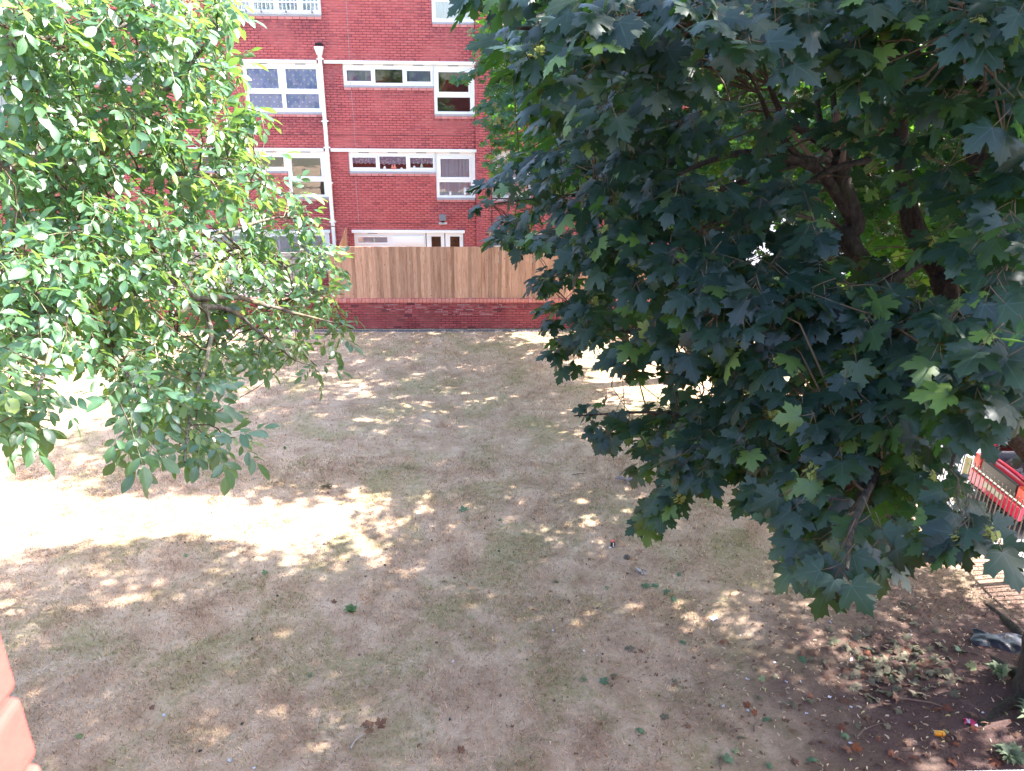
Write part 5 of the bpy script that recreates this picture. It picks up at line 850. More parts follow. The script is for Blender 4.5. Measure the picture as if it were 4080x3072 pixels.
NEAR_LIMBS = [
[(3.62,6.92,5.59,0.095),(3.39,6.91,6.06,0.085),(3.19,6.84,6.4,0.075),(3.08,6.81,6.66,0.085)],
[(3.39,6.91,6.06,0.07),(3.01,6.82,6.46,0.055),(2.66,6.55,6.62,0.04),(2.04,6.25,6.72,0.028),(1.46,6.08,6.56,0.018),(0.9,5.86,6.38,0.01)],
[(3.08,6.81,6.66,0.045),(2.81,6.83,6.82,0.04),(2.56,6.83,6.97,0.03),(2.35,6.7,7.23,0.02)],
[(2.97,6.74,6.62,0.035),(2.65,6.55,6.66,0.032),(2.35,6.47,6.92,0.025),(2.16,6.34,7.16,0.015)],
[(3.08,6.81,6.66,0.035),(2.95,7,6.93,0.03),(2.9,7.13,7.34,0.025),(2.79,7.27,7.82,0.02)],
[(3.08,6.81,6.66,0.03),(3.04,6.96,7.04,0.025),(3.01,7.19,7.67,0.02)],
[(3.27,6.61,6.64,0.03),(2.93,6.53,6.57,0.028),(2.6,6.34,6.46,0.022),(1.98,5.91,6.38,0.015),(1.47,5.5,6.18,0.01)],
[(4.41,6.74,5.32,0.12),(4.25,6.79,5.58,0.11),(4.04,6.87,5.86,0.1),(3.84,6.93,6.22,0.085),(3.78,7.14,6.77,0.07),(3.72,7.42,7.54,0.06),(3.7,7.72,8.16,0.05)],
[(4.33,6.22,6.7,0.1),(4.08,6.29,7.11,0.09),(3.91,6.4,7.48,0.08),(3.85,6.54,7.78,0.07),(3.84,6.74,8.16,0.06)],
[(4.37,6.49,5.65,0.1),(4.2,6.51,6.37,0.09),(4.08,6.51,6.82,0.08),(3.95,6.49,7.25,0.07)],
[(4.04,6.54,6.89,0.05),(3.85,6.55,7.07,0.045),(3.53,6.5,7.38,0.035),(3.01,6.31,7.63,0.025),(2.32,5.95,7.7,0.015)],
[(3.89,6.53,7.21,0.04),(3.6,6.46,7.29,0.035),(3.44,6.44,7.34,0.03)],
[(4.05,6.84,5.74,0.06),(3.42,6.34,5.61,0.045),(2.61,5.78,5.49,0.03),(1.76,6.02,5.26,0.02),(0.92,6.99,5.07,0.01)],
[(4.36,6.66,5.35,0.07),(3.5,5.92,5.17,0.05),(2.54,5.19,5.07,0.032),(1.95,5.25,4.89,0.022),(1.35,5.7,4.73,0.013),(0.79,6.05,4.54,0.006)],
[(2.54,5.19,5.07,0.03),(2.15,4.81,4.88,0.02),(1.59,5.05,4.49,0.012),(1.28,5.11,4.05,0.006)],
[(4.36,6.66,5.35,0.07),(3.42,5.26,5.26,0.05),(2.48,4.09,5.27,0.03),(1.74,3.04,5.38,0.016),(1.52,2.64,5.39,0.008)],
[(4.2,6.51,6.37,0.06),(3.47,4.98,6.04,0.045),(2.81,3.89,5.9,0.028),(2.38,3.36,5.76,0.014),(2.15,3.06,5.63,0.007)],
[(2.66,6.55,6.62,0.03),(1.8,6.59,6.35,0.022),(0.9,7.27,6.24,0.014),(0.09,7.8,6.07,0.007)],
[(3.85,6.54,7.78,0.06),(2.71,5.77,7.83,0.045),(1.52,4.96,7.63,0.03),(0.65,4.55,7.53,0.018),(0.18,4.59,7.52,0.008)],
[(4.08,6.29,7.11,0.05),(3.39,5.19,7.48,0.04),(2.64,4.47,7.54,0.02)]]
WALNUT_LIMBS = [
[(-4.71,7.15,6.48,0.11),(-4.2,7.11,6.51,0.085),(-3.97,7.13,6.51,0.075),(-3.66,7.29,6.5,0.07),(-3.5,7.38,6.56,0.055),(-3.09,7.48,6.89,0.04),(-2.65,7.55,7.28,0.025),(-2.34,7.64,7.63,0.012)],
[(-4.47,7.2,6.59,0.08),(-4.18,7.26,6.63,0.07),(-4.01,7.35,6.7,0.06),(-3.86,7.19,6.52,0.04),(-3.7,7.14,6.32,0.035),(-3.41,6.88,5.96,0.03),(-3.09,6.59,5.49,0.035)],
[(-4.49,6.31,5.3,0.1),(-3.57,6.54,5.35,0.08),(-3.09,6.59,5.49,0.055),(-2.98,6.65,5.54,0.05),(-2.93,6.69,5.62,0.05),(-2.87,6.73,5.66,0.045)],
[(-2.93,6.69,5.61,0.042),(-2.75,6.76,5.6,0.04),(-2.7,6.76,5.52,0.038),(-2.62,6.78,5.45,0.034),(-2.53,6.79,5.38,0.03),(-2.32,6.97,5.35,0.025),(-2.14,7.2,5.22,0.02),(-1.83,7.54,5,0.014),(-1.49,7.87,4.79,0.006)],
[(-2.71,6.69,5.27,0.03),(-2.59,6.75,5.31,0.03),(-2.47,6.79,5.31,0.028),(-2.32,6.93,5.23,0.022),(-2.14,7.12,4.95,0.014),(-1.89,7.38,4.56,0.007)],
[(-2.51,6.79,5.34,0.025),(-2.36,6.45,5.17,0.02),(-2.25,5.89,5.04,0.016),(-2.14,5.2,4.94,0.012),(-1.99,4.63,4.87,0.007)],
[(-3.24,6.86,5.97,0.03),(-2.98,7.05,5.81,0.025),(-2.48,7.46,5.85,0.02),(-2.09,8.01,5.89,0.012),(-1.79,8.37,5.78,0.006)],
[(-2.48,7.46,5.85,0.015),(-2.33,7.86,5.49,0.013),(-2.11,8.11,5.39,0.012),(-2.01,8.15,5.02,0.008)],
[(-3.66,7.29,6.5,0.04),(-3.11,7.32,6.43,0.03),(-2.5,7.33,6.39,0.02),(-2.15,8.04,6.21,0.008)],
[(-3.99,6.04,5.77,0.05),(-3.43,5.76,5.69,0.03),(-3.07,5.33,5.54,0.02),(-2.88,4.78,5.41,0.013),(-2.8,4.44,5.36,0.007)],
[(-3.57,6.54,5.35,0.03),(-3.14,6.13,5.2,0.022),(-2.6,5.41,5.08,0.015),(-2.28,4.65,4.93,0.007)],
[(-4.33,7.2,7.45,0.06),(-3.67,7.11,7.49,0.04),(-3.04,7.18,7.6,0.025),(-2.58,7.56,7.77,0.01)]]
# ---------------------------------------------------------------- leaves
def norm(a): return a/np.maximum(1e-9, np.linalg.norm(a, axis=-1, keepdims=True))
def tri_mesh(verts, tris): return np.array(verts, float), np.array(tris, int)
def maple_template(seed, droop=.25):
    """five lobed toothed leaf, base at the origin, tip along +y, with its stalk; third value: vein weight"""
    rs = random.Random(seed); V = []; T = []
    def bend(x, y):
        r = math.hypot(x, y-.2)
        return -droop*r*r*.55-.06*abs(x)*.6+rs.uniform(-.012, .012)
    def add(x, y, v, dz=0): V.append((x, y, bend(x, y)+dz, v)); return len(V)-1
    O = add(0, 0, 1); M = add(0, .46, 1, .015); tip = add(0, 1.04+rs.uniform(-.03, .05), 1)
    for s in (1, -1):
        j = lambda a: a*(1+rs.uniform(-.05, .05))
        S = add(s*.33, .22, 1, .012); L = add(s*.24, -.06, 1, .008)
        bl = add(s*.07, -.11, 0); l0 = add(s*j(.24), -.17, 0); lt = add(s*j(.50), j(-.16), .8); l1 = add(s*.42, -.03, 0); lt2 = add(s*j(.50), .05, 0)
        s1 = add(s*.37, .11, 0, -.01); st1 = add(s*j(.55), .17, 0); st2 = add(s*j(.59), .26, 0); st = add(s*j(.72), j(.44), .9); st3 = add(s*.54, .44, 0); st4 = add(s*j(.50), .57, 0)
        st5 = add(s*.35, .46, 0); s2 = add(s*.19, .40, 0, -.01); t1 = add(s*.23, .56, 0); t2 = add(s*j(.34), j(.72), 0); t3 = add(s*.20, .74, 0); t4 = add(s*j(.18), .87, 0); t5 = add(s*.09, .88, 0)
        F = [(O,bl,L),(bl,l0,L),(l0,lt,L),(lt,l1,L),(l1,lt2,L),(lt2,s1,L),(L,s1,O),(O,s1,S),(s1,st1,S),(st1,st2,S),(st2,st,S),(st,st3,S),(st3,st4,S),(st4,st5,S),(st5,s2,S),(S,s2,O),(O,s2,M),(s2,t1,M),(t1,t2,M),(t2,t3,M),(t3,t4,M),(t4,t5,M),(t5,tip,M)]
        T += [f if s > 0 else (f[0], f[2], f[1]) for f in F]
    k = len(V)      # stalk
    for (x, y, z) in ((-.009, 0, 0), (.009, 0, 0), (0, -.35, .06), (-.009, -.62, .20), (.009, -.62, .20)): V.append((x, y-.0, z, 2))
    T += [(k, k+2, k+1), (k+3, k+4, k+2)]; V += [(-.012, -.35, .06, 2), (.012, -.35, .06, 2)]
    T += [(k, k+5, k+6), (k, k+6, k+1), (k+5, k+3, k+4), (k+5, k+4, k+6)]
    return np.array(V), np.array(T)
def simple_maple(seed):
    rs = random.Random(seed); V = [(0,0,0,1),(0,.5,.02,1),(0,1.03,-.12,1)]; T = []
    for s in (1, -1):
        k = len(V)
        V += [(s*.25,-.15,-.02,0),(s*.5,-.1,-.1,0),(s*.37,.11,-.04,0),(s*.72,.42,-.2,0),(s*.45,.53,-.1,0),(s*.19,.40,-.02,0),(s*.33,.72,-.1,0),(s*.12,.84,-.06,0)]
        F = [(0,k,k+1),(0,k+1,k+2),(0,k+2,k+3),(0,k+3,k+4),(0,k+4,k+5),(0,k+5,1),(1,k+5,k+6),(1,k+6,k+7),(1,k+7,2)]
        T += [f if s > 0 else (f[0], f[2], f[1]) for f in F]
    return np.array(V, float), np.array(T)
def low_maple(seed):
    V = [(0,-.02,0,1),(0,.42,.02,1),(0,1.03,-.12,1)]; T = []
    for s in (1, -1):
        k = len(V); V += [(s*.50,-.13,-.1,0),(s*.36,.12,-.04,0),(s*.70,.44,-.2,0),(s*.25,.56,-.06,0)]
        F = [(0,k,k+1),(0,k+1,1),(k+1,k+2,1),(1,k+3,2)]
        T += [f if s > 0 else (f[0], f[2], f[1]) for f in F]
    return np.array(V, float), np.array(T)
def walnut_template(seed):
    """compound leaf: rachis from the origin along +y with seven obovate leaflets"""
    rs = random.Random(seed); V = []; T = []
    rach = lambda u: np.array((0.0, u, -.30*u*u+.03*math.sin(u*5+seed)))
    n = rs.choice((5, 7, 7)); items = []
    pairs = (n-1)//2
    for i in range(pairs):
        u = .38+.46*i/max(1, pairs-1)+rs.uniform(-.03, .03)
        for s in (1, -1): items.append((u, s*R(rs.uniform(48, 70)), .34+.12*i/max(1, pairs-1)+rs.uniform(-.03, .04), s))
    items.append((1.0, rs.uniform(-.15, .15), .54+rs.uniform(-.04, .05), 0))
    k = len(V); N = 5
    for i in range(N+1):
        p = rach(i/N); w = .008
        V += [(p[0]-w, p[1], p[2], 2), (p[0]+w, p[1], p[2], 2)]
        if i: a = k+2*i; T += [(a-2, a-1, a+1), (a-2, a+1, a)]
    for u, ang, Ls, s in items:
        b = rach(u); d = np.array((math.sin(ang), math.cos(ang), -.35+rs.uniform(-.3, .15))); d /= np.linalg.norm(d)
        side = np.cross(d, (0, 0, 1)); side /= np.linalg.norm(side); up = np.cross(side, d); roll_ = rs.uniform(-.5, .5); side, up = side*math.cos(roll_)+up*math.sin(roll_), up*math.cos(roll_)-side*math.sin(roll_)
        Ls *= 1.12; W = Ls*rs.uniform(.20, .255); k = len(V)
        prof = [(.04, 0), (.25, .68), (.48, 1.0), (.68, .95), (.87, .50), (1.0, 0)]
        curl = rs.uniform(.05, .28)
        cen = lambda t: b+d*Ls*t-up*curl*Ls*t*t
        mids = []; Ls_ = []; Rs_ = []
        for t, w in prof:
            c = cen(t); V.append((*c, 1)); mids.append(len(V)-1)
            if 0 < w:
                for sg, L_ in ((1, Ls_), (-1, Rs_)):
                    q = c+side*sg*W*w+up*W*w*rs.uniform(.12, .32); V.append((*q, 0)); L_.append(len(V)-1)
        for L_, fl in ((Ls_, False), (Rs_, True)):
            seq = [(mids[0], L_[0], mids[1])]
            for i in range(3): seq += [(mids[i+1], L_[i], L_[i+1]), (mids[i+1], L_[i+1], mids[i+2])]
            seq += [(mids[4], L_[3], mids[5])]
            T += [(a, c_, b_) if fl else (a, b_, c_) for a, b_, c_ in seq]
    return np.array(V, float), np.array(T)
def key_template(seed):
    """hanging bunch of winged maple keys"""
    rs = random.Random(seed); V = []; T = []
    for i in range(9):
        a = rs.uniform(0, 6.28); h = rs.uniform(-.9, -.2); o = np.array((math.cos(a)*rs.uniform(.05, .3), math.sin(a)*rs.uniform(.05, .3), h))
        for s in (-1, 1):
            d = np.array((math.cos(a+1.57)*s, math.sin(a+1.57)*s, rs.uniform(-.5, .2))); n_ = np.array((0, 0, 1.)); w = np.cross(d, n_); w /= np.linalg.norm(w); k = len(V)
            for t, ww in ((0, .05), (.25, .06), (.6, .12), (.95, .08)):
                for sg in (-1, 1): V.append((*(o+d*t*.42+w*sg*ww+np.array((0, 0, -.06*sg))), 0))
            for q in range(3): T += [(k+2*q, k+2*q+2, k+2*q+3), (k+2*q, k+2*q+3, k+2*q+1)]
    k = len(V); V += [(-.01, 0, 0, 2), (.01, 0, 0, 2), (0, 0, -.8, 2)]; T.append((k, k+1, k+2))
    return np.array(V, float), np.array(T)

def frames(t, n):
    t = norm(t); n = n-t*(n*t).sum(-1, keepdims=True); n = norm(n); x = np.cross(t, n)
    return np.stack([x, t, n], -1)          # columns
class Leaves:
    def __init__(s): s.p = []; s.t = []; s.n = []; s.s = []
    def add(s, p, t, n, sz): s.p.append(p); s.t.append(t); s.n.append(n); s.s.append(sz)
    def fin(s):
        s.p = np.array(s.p, float); s.n = np.array(s.n, float); s.t = np.array(s.t, float); s.s = np.array(s.s, float); s.F = frames(s.t, s.n); s.k = rng.integers(0, 4, len(s.p)); return s
def leaf_meshes(name, templates, mat):
    out = []
    for V, T in templates:
        out.append(np_mesh(name, V[:, :3], T, 3, mat, False, {'vein': V[:, 3]}))
    return out
def emit_leaves(root, L, templates, mat, single_idx, leafname, stuffname):
    ms = leaf_meshes(leafname, templates, mat); single = np.zeros(len(L.p), bool); single[single_idx] = True
    base = np.array(root.location)
    for i in single_idx:
        o = bpy.data.objects.new(leafname, ms[L.k[i]]); COL.objects.link(o); o.parent = root
        M = np.eye(4); M[:3, :3] = L.F[i]*L.s[i]; M[:3, 3] = L.p[i]-base; o.matrix_local = Matrix(M.tolist())
    Vs = []; Ts = []; Rs = []; Ve = []; k0 = 0
    for k in range(4):
        idx = np.where(~single & (L.k == k))[0]
        if not len(idx): continue
        V, T = templates[k]
        W = np.einsum('nij,vj->nvi', L.F[idx]*L.s[idx][:, None, None], V[:, :3])+(L.p[idx]-base)[:, None]
        Vs.append(W.reshape(-1, 3)); Ts.append((T[None]+(np.arange(len(idx))*len(V))[:, None, None]).reshape(-1, 3)+k0); k0 += len(idx)*len(V)
        Rs.append(np.repeat(rng.random(len(idx))*.999, len(V))); Ve.append(np.tile(V[:, 3], len(idx)))
    o = np_mesh(stuffname, np.concatenate(Vs), np.concatenate(Ts), 3, mat, root, {'rnd': np.concatenate(Rs), 'vein': np.concatenate(Ve)})
    o['kind'] = 'stuff'; return o

# ---------------------------------------------------------------- tree skeletons
def smooth_path(pts, n=5, wob=0.0):
    """Catmull-Rom through (x,y,z,r)"""
    P = [np.array(p, float) for p in pts]; P = [2*P[0]-P[1]]+P+[2*P[-1]-P[-2]]; out = []
    for i in range(1, len(P)-2):
        for k in range(n):
            u = k/n; a, b, c, d = P[i-1], P[i], P[i+1], P[i+2]
            q = .5*((2*b)+(-a+c)*u+(2*a-5*b+4*c-d)*u*u+(-a+3*b-3*c+d)*u**3); q[3] = max(.003, q[3])
            q[:3] += rng.normal(0, wob, 3)*min(1, q[3]*12); out.append(q)
    out.append(P[-2]); return out
def limb_part(name, pts, mat, root, n=10, wob=.006):
    S = smooth_path(pts, 6, wob); mb = MB(); b = Vector(root.location)
    mb.tube([Vector(s[:3])-b for s in S], [s[3]*(1+random.uniform(-.06, .06)) for s in S], n)
    mb.build(name, mat, root, smooth=True); return S
def tree_twigs(root, segs, mat, base):
    V = []; F = []; k = 0
    for a, b, ra, rb in segs:
        a = np.array(a); b = np.array(b); t = b-a; L = np.linalg.norm(t)
        if L < 1e-5: continue
        t /= L; o = np.cross(t, (0, 0, 1) if abs(t[2]) < .9 else (1, 0, 0)); o /= np.linalg.norm(o); q = np.cross(t, o)
        for p, r in ((a, ra), (b, rb)):
            for j in range(3): V.append(p-base+(o*math.cos(j*2.0944)+q*math.sin(j*2.0944))*r)
        for j in range(3): F += [k+j, k+(j+1) % 3, k+3+(j+1) % 3, k+3+j]
        k += 6
    o = np_mesh("twigs", np.array(V), F, 4, mat, root, smooth=True); o['kind'] = 'stuff'
def attach(S, c):
    """nearest skeleton point that lies inwards of c"""
    d = np.linalg.norm(S[:, :3]-c, axis=1); return S[np.argmin(d)]
def bough(segs, a, ra, c, rc, sag=.12, n=5):
    a = np.array(a[:3]); c = np.array(c); L = np.linalg.norm(c-a); prev = a; off = rng.normal(0, .05*L, 3)
    for i in range(1, n+1):
        u = i/n; p = a+(c-a)*u+np.array((0, 0, -1))*(-sag*L*math.sin(u*math.pi)*.5)+off*math.sin(u*math.pi)+(rng.normal(0, .035*L, 3) if i < n else 0); segs.append((prev, p, ra+(rc-ra)*(i-1)/n, ra+(rc-ra)*u)); prev = p

def maple_spray(L, keys, segs, c, out, size, length, nodes, big=1.0, droop=.45):
    """one twig with opposite leaves, blades tilted outwards like shingles"""
    out = out/np.linalg.norm(out); d = out+rng.normal(0, .35, 3); d[2] = d[2]*.5-rng.uniform(.0, .35); d /= np.linalg.norm(d)
    side = np.cross(d, (0, 0, 1)); side /= max(1e-6, np.linalg.norm(side)); p0 = np.array(c)-d*length*.5; prev = p0
    for i in range(nodes):
        u = (i+1)/nodes; p = p0+d*length*u+np.array((0, 0, -1))*(.10*length*u*u); segs.append((prev, p, .0045*(1.3-u), .004*(1.15-u))); prev = p
        for s in ((1, -1) if i < nodes-1 else (1, -1, 0)):
            sz = size*rng.uniform(.62, 1.15)*(1 if i else .9)
            t = d*rng.uniform(.3, .8)+side*s*rng.uniform(.5, 1.0)+np.array((0, 0, -rng.uniform(.1, 1.0)*droop*2))+rng.normal(0, .18, 3)
            t /= np.linalg.norm(t); n = np.array((0, 0, rng.uniform(.55, 1.0)))+out*rng.uniform(.1, .75)+rng.normal(0, .32, 3)
            L.add(p+t*sz*.62-np.array((0, 0, .1*sz)), t, n, sz)
    if keys is not None and rng.random() < .16: keys.add(prev, d, np.array((0, 0, 1.)), rng.uniform(.075, .11))

def walnut_spray(L, segs, c, out, size, count):
    out = out/np.linalg.norm(out); d = out*.8+rng.normal(0, .4, 3); d[2] -= .12; d /= np.linalg.norm(d)
    p0 = np.array(c)-d*.16; tip = np.array(c)+d*.05; segs.append((p0, tip, .006, .0045))
    a0 = rng.uniform(0, 6.28); side = np.cross(d, (0, 0, 1)); side /= max(1e-6, np.linalg.norm(side)); up = np.cross(side, d)
    for i in range(count):
        a = a0+i*2.4; p = p0+(tip-p0)*(.35+.65*i/max(1, count-1)) if count > 1 else tip
        t = d*rng.uniform(.25, .9)+(side*math.cos(a)+up*math.sin(a))*rng.uniform(.5, 1.0); t[2] -= rng.uniform(.0, .55); t /= np.linalg.norm(t)
        n = np.array((0, 0, 1.))+out*rng.uniform(.0, .6)+rng.normal(0, .25, 3)
        L.add(p, t, n, size*rng.uniform(.75, 1.2))

# the three trees stand as Empties at their feet
near = thing("maple_tree", "big dark green maple filling the right half with lobed leaves and bare limbs", "tree", (6.9, 7.15, 0))
wal = thing("walnut_tree", "sunlit walnut tree on the left with oval leaflets hanging over the lawn", "tree", (-8.9, 6.6, 0))
far = thing("maple_tree", "smaller leaved maple close to the brick flats, behind the big dark maple", "tree", (5.4, 18.2, 0))

# near maple
S = []
trunk_pts = [(6.95,7.15,-.1,.42),(6.92,7.15,.25,.33),(6.85,7.15,.8,.28),(6.75,7.12,1.8,.255),(6.6,7.1,2.8,.24),(6.35,7.1,3.7,.22),(6.1,7.2,4.6,.19),(6.0,7.4,6.0,.16),(6.1,7.6,8,.12),(6.2,7.6,10.5,.07),(6.2,7.5,12.3,.03)]
S += limb_part("trunk", trunk_pts, MBARK, near, 14, .01)
JOIN = {0: (6.6,7.1,2.9,.15), 7: (6.45,7.1,3.4,.17), 8: (6.2,7.15,4.3,.15), 9: (6.4,7.1,3.5,.15)}
for i, l in enumerate(NEAR_LIMBS):
    pts = ([JOIN[i]] if i in JOIN else [])+list(l)
    S += limb_part("limb", pts, MBARK, near, 8, .003)
for a in range(7):       # upper limbs above the picture
    an = a*.9+.3; S += limb_part("limb", [(6.05+.05*a, 7.4, 6+a*.55, .09), (6.1+1.4*math.cos(an), 7.3+1.2*math.sin(an), 7.6+a*.55, .06), (6.1+3.2*math.cos(an), 7.2+2.4*math.sin(an), 8.4+a*.5, .03), (6.1+4.4*math.cos(an), 7.1+3.1*math.sin(an), 8.3+a*.45, .012)], MBARK, near, 6)
# the torn pollard head where the shoots leave
mb = MB(); b = Vector(near.location); hd = Vector((3.08,6.81,6.66))
for i in range(14):
    a = i*2.39; r = .05+.05*(i % 3)/2; p = hd-b+Vector((math.cos(a)*r, math.sin(a)*r*.7, -.16+.03*i)); mb.tube([p, p+Vector((math.cos(a)*.02, 0, .12)), p+Vector((math.cos(a)*.05, .01, .2+.03*(i % 4)))], [.035, .025, .006], 5)
mb.build("torn_bark", TORN, near)
mb = MB(); mb.tube([Vector((2.98,6.80,6.52))-b, Vector((2.80,6.76,6.66))-b, Vector((2.56,6.72,6.90))-b], [.02, .022, .008], 5); mb.tube([Vector((3.0,6.75,6.5))-b, Vector((2.75,6.7,6.58))-b], [.03, .01], 5); mb.build("broken_shoot", TORN, near)
# surface roots
for j, pts in enumerate(([(6.9,7.3,.2,.14),(6.75,7.9,.08,.07),(6.6,8.4,.03,.05),(6.2,8.75,.01,.035),(5.8,8.95,-.02,.02)], [(6.8,7.1,.2,.14),(6.3,6.95,.1,.09),(5.8,6.75,.05,.06),(5.4,6.9,0,.03)], [(6.9,7.0,.2,.14),(6.8,6.4,.1,.1),(6.5,5.9,.05,.07),(6.2,5.6,0,.03)], [(7.0,7.4,.2,.14),(7.4,8.0,.1,.1),(7.5,8.7,.04,.06),(7.4,9.3,-.01,.03)])):
    limb_part("root", pts, MBARK, near, 8, .012)
S = np.array(S); SP = S[S[:, 3] < .13]
LN = Leaves(); KN = Leaves(); segs = []
axis = np.array((6.3, 7.2))
for (x, y, z, r) in NEAR_SPRAYS:
    c = np.array((x, y, z)); a = attach(SP, c); L = np.linalg.norm(a[:3]-c)
    if L > .25: bough(segs, a, min(a[3]*.6, .014), c, .004, .05)
    out = np.array((x-axis[0], y-axis[1], 0.0)); out = .6*out/max(.3, np.linalg.norm(out))+.4*(c-a[:3])/max(.1, L)+np.array((0, -.25, 0)); out[2] = 0
    LS = min(.46, max(.15, 2.6*r))*rng.uniform(.75, 1.1); maple_spray(LN, KN, segs, c+np.array((0, 0, .05)), out, .150 if r < .13 else .16, LS, int(rng.integers(2, 4)) if r < .13 else int(rng.integers(3, 6)))
# leaves of the upper dome (above the picture), the inner crown and leaf clumps added for shade
LD = Leaves()
def dome(cen, rad, n, size, test, L, segs, S, keys=None, nodes=3, shell=.45):
    k = 0
    while k < n:
        v = rng.normal(0, 1, 3); v /= np.linalg.norm(v); q = np.array(cen)+v*np.array(rad)*(shell+(1-shell)*rng.random()**.5)
        if not test(q): continue
        if vnoise(np.array([q[0]*1.1+q[2]]), np.array([q[1]*1.1-q[2]*.7]), 4)[0] < .15: k += .35; continue
        a = attach(S, q); d = np.linalg.norm(a[:3]-q)
        if d > .3 and rng.random() < .6: bough(segs, a, min(a[3]*.5, .02), q, .004, .08, 4)
        out = v*np.array((1, 1, .2)); maple_spray(L, keys, segs, q, out, size, .5, nodes); k += 1
dome((7.2, 6.8, 8.5), (5.4, 4.7, 3.1), 3300, .20, lambda q: q[2] > 8.1+.05*q[1] and q[2] < 13.6, LD, segs, SP)
dome((9.7, 7.8, 6.0), (2.9, 4.2, 2.8), 1000, .18, lambda q: q[0] > 8.0, LD, segs, SP)  # right side of the crown, thickened to shade the soil and lawn
dome((4.6, 9.9, 6.4), (2.7, 2.2, 1.9), 230, .16, lambda q: q[1] > 8.6 and q[2] < 8.2, LD, segs, SP)  # lobe placed for its shadow on the middle of the lawn
dome((3.0, 5.2, 9.9), (1.9, 2.5, 1.1), 260, .2, lambda q: q[2] > 8.7, LD, segs, SP)  # unseen clump added to keep the sun off the top left leaves
dome((3.2, 10.6, 9.6), (2.2, 1.5, 1.5), 300, .2, lambda q: q[2] > 8.2, LD, segs, SP)  # unseen clump added to throw shade on the lower left lawn
tree_twigs(near, segs, TWIGM, np.array(near.location))

# far maple
S2 = limb_part("trunk", [(5.4,18.2,-.1,.3),(5.4,18.2,.5,.22),(5.3,18.1,2.2,.19),(5.2,17.9,4.5,.16),(5,17.8,7,.12),(4.9,17.8,9.5,.07),(4.8,17.8,11.3,.03)], MBARK, far, 12)
for a in range(11):
    an = a*2.399; z0 = 3.6+a*.55; rr = 3.2-.1*a
    S2 += limb_part("limb", [(5.2, 17.9, z0, .08), (5.1+.35*rr*math.cos(an), 17.8+.35*rr*math.sin(an), z0+.7, .055), (4.9+rr*math.cos(an), 17.8+.8*rr*math.sin(an), z0+1.3, .025), (4.8+1.3*rr*math.cos(an), 17.8+rr*math.sin(an), z0+1.25, .01)], MBARK, far, 6)
S2 = np.array(S2); LF = Leaves(); KF = Leaves(); segs = []
for (x, y, z, r) in FAR_SPRAYS:
    c = np.array((x, y, z)); a = attach(S2, c)
    bough(segs, a, min(a[3]*.6, .02), c, .005, .05)
    out = np.array((x-5, y-17, 0.)); out = out/max(.3, np.linalg.norm(out))+np.array((-.1, -.5, 0))
    for q in range(3): maple_spray(LF, None, segs, c+rng.normal(0, .16, 3), out, .145, .42, 4)
dome((4.6, 18.5, 8.0), (4.5, 5.2, 3.9), 2350, .17, lambda q: q[2] > 3.9 and not (q[0] < 1.2 and q[2] < 5.0), LF, segs, S2, None, 4, .5)
dome((4.0, 15.6, 10.7), (2.5, 1.6, 2.0), 350, .2, lambda q: q[2] > 8.7, LF, segs, S2)  # unseen leaf clump added overhead to shade the left of the lawn
tree_twigs(far, segs, TWIGM, np.array(far.location))

# walnut
S3 = limb_part("trunk", [(-8.9,6.6,-.1,.42),(-8.9,6.6,.3,.32),(-8.85,6.65,1.5,.28),(-8.7,6.7,3,.26),(-8.5,6.8,4.5,.22),(-8.3,6.8,6.2,.18),(-8.1,6.8,8.5,.12),(-7.9,6.9,11,.05)], WBARK, wal, 12, .012)
WJ = {0: (-8.35,6.8,6.0,.13), 1: (-8.4,6.8,5.3,.12), 2: (-8.5,6.8,4.3,.13), 9: (-8.55,6.75,4.0,.10), 11: (-8.2,6.8,7.0,.10)}
for i, l in enumerate(WALNUT_LIMBS):
    S3 += limb_part("limb", ([WJ[i]] if i in WJ else [])+list(l), WBARK, wal, 8, .012)
for a in range(7):
    an = a*.95; S3 += limb_part("limb", [(-8.1, 6.8, 6.4+a*.5, .08), (-8+1.3*math.cos(an), 6.9+1.2*math.sin(an), 7.8+a*.4, .05), (-7.9+2.9*math.cos(an), 6.9+2.5*math.sin(an), 8.6+a*.35, .02)], WBARK, wal, 6)
S3 = np.array(S3); LW = Leaves(); segs = []
for (x, y, z, r) in WALNUT_SPRAYS:
    c = np.array((x, y, z)); a = attach(S3, c)
    if np.linalg.norm(a[:3]-c) > .2: bough(segs, a, min(a[3]*.6, .012), c, .004, .08)
    out = np.array((x+8.6, y-6.7, 0.)); out = out/max(.3, np.linalg.norm(out))+np.array((.1, -.25, 0))
    walnut_spray(LW, segs, c+np.array((0, 0, .04)), out, .222, int(rng.integers(5, 8)))
k = 0
while k < 420:      # the part of the crown above and left of the picture
    v = rng.normal(0, 1, 3); v /= np.linalg.norm(v); q = np.array((-7.7, 7.2, 8.4))+v*np.array((4.6, 3.4, 3.6))*(.45+.55*rng.random()**.5)
    if not (q[2] > 8.55+.03*q[1] or (q[0] < -.86*q[1]-.9 and q[2] > 4.2)): continue
    a = attach(S3, q)
    if rng.random() < .6: bough(segs, a, min(a[3]*.5, .015), q, .004, .08, 4)
    walnut_spray(LW, segs, q, v*np.array((1, 1, .2)), .26, 5); k += 1
tree_twigs(wal, segs, TWIGM, np.array(wal.location))

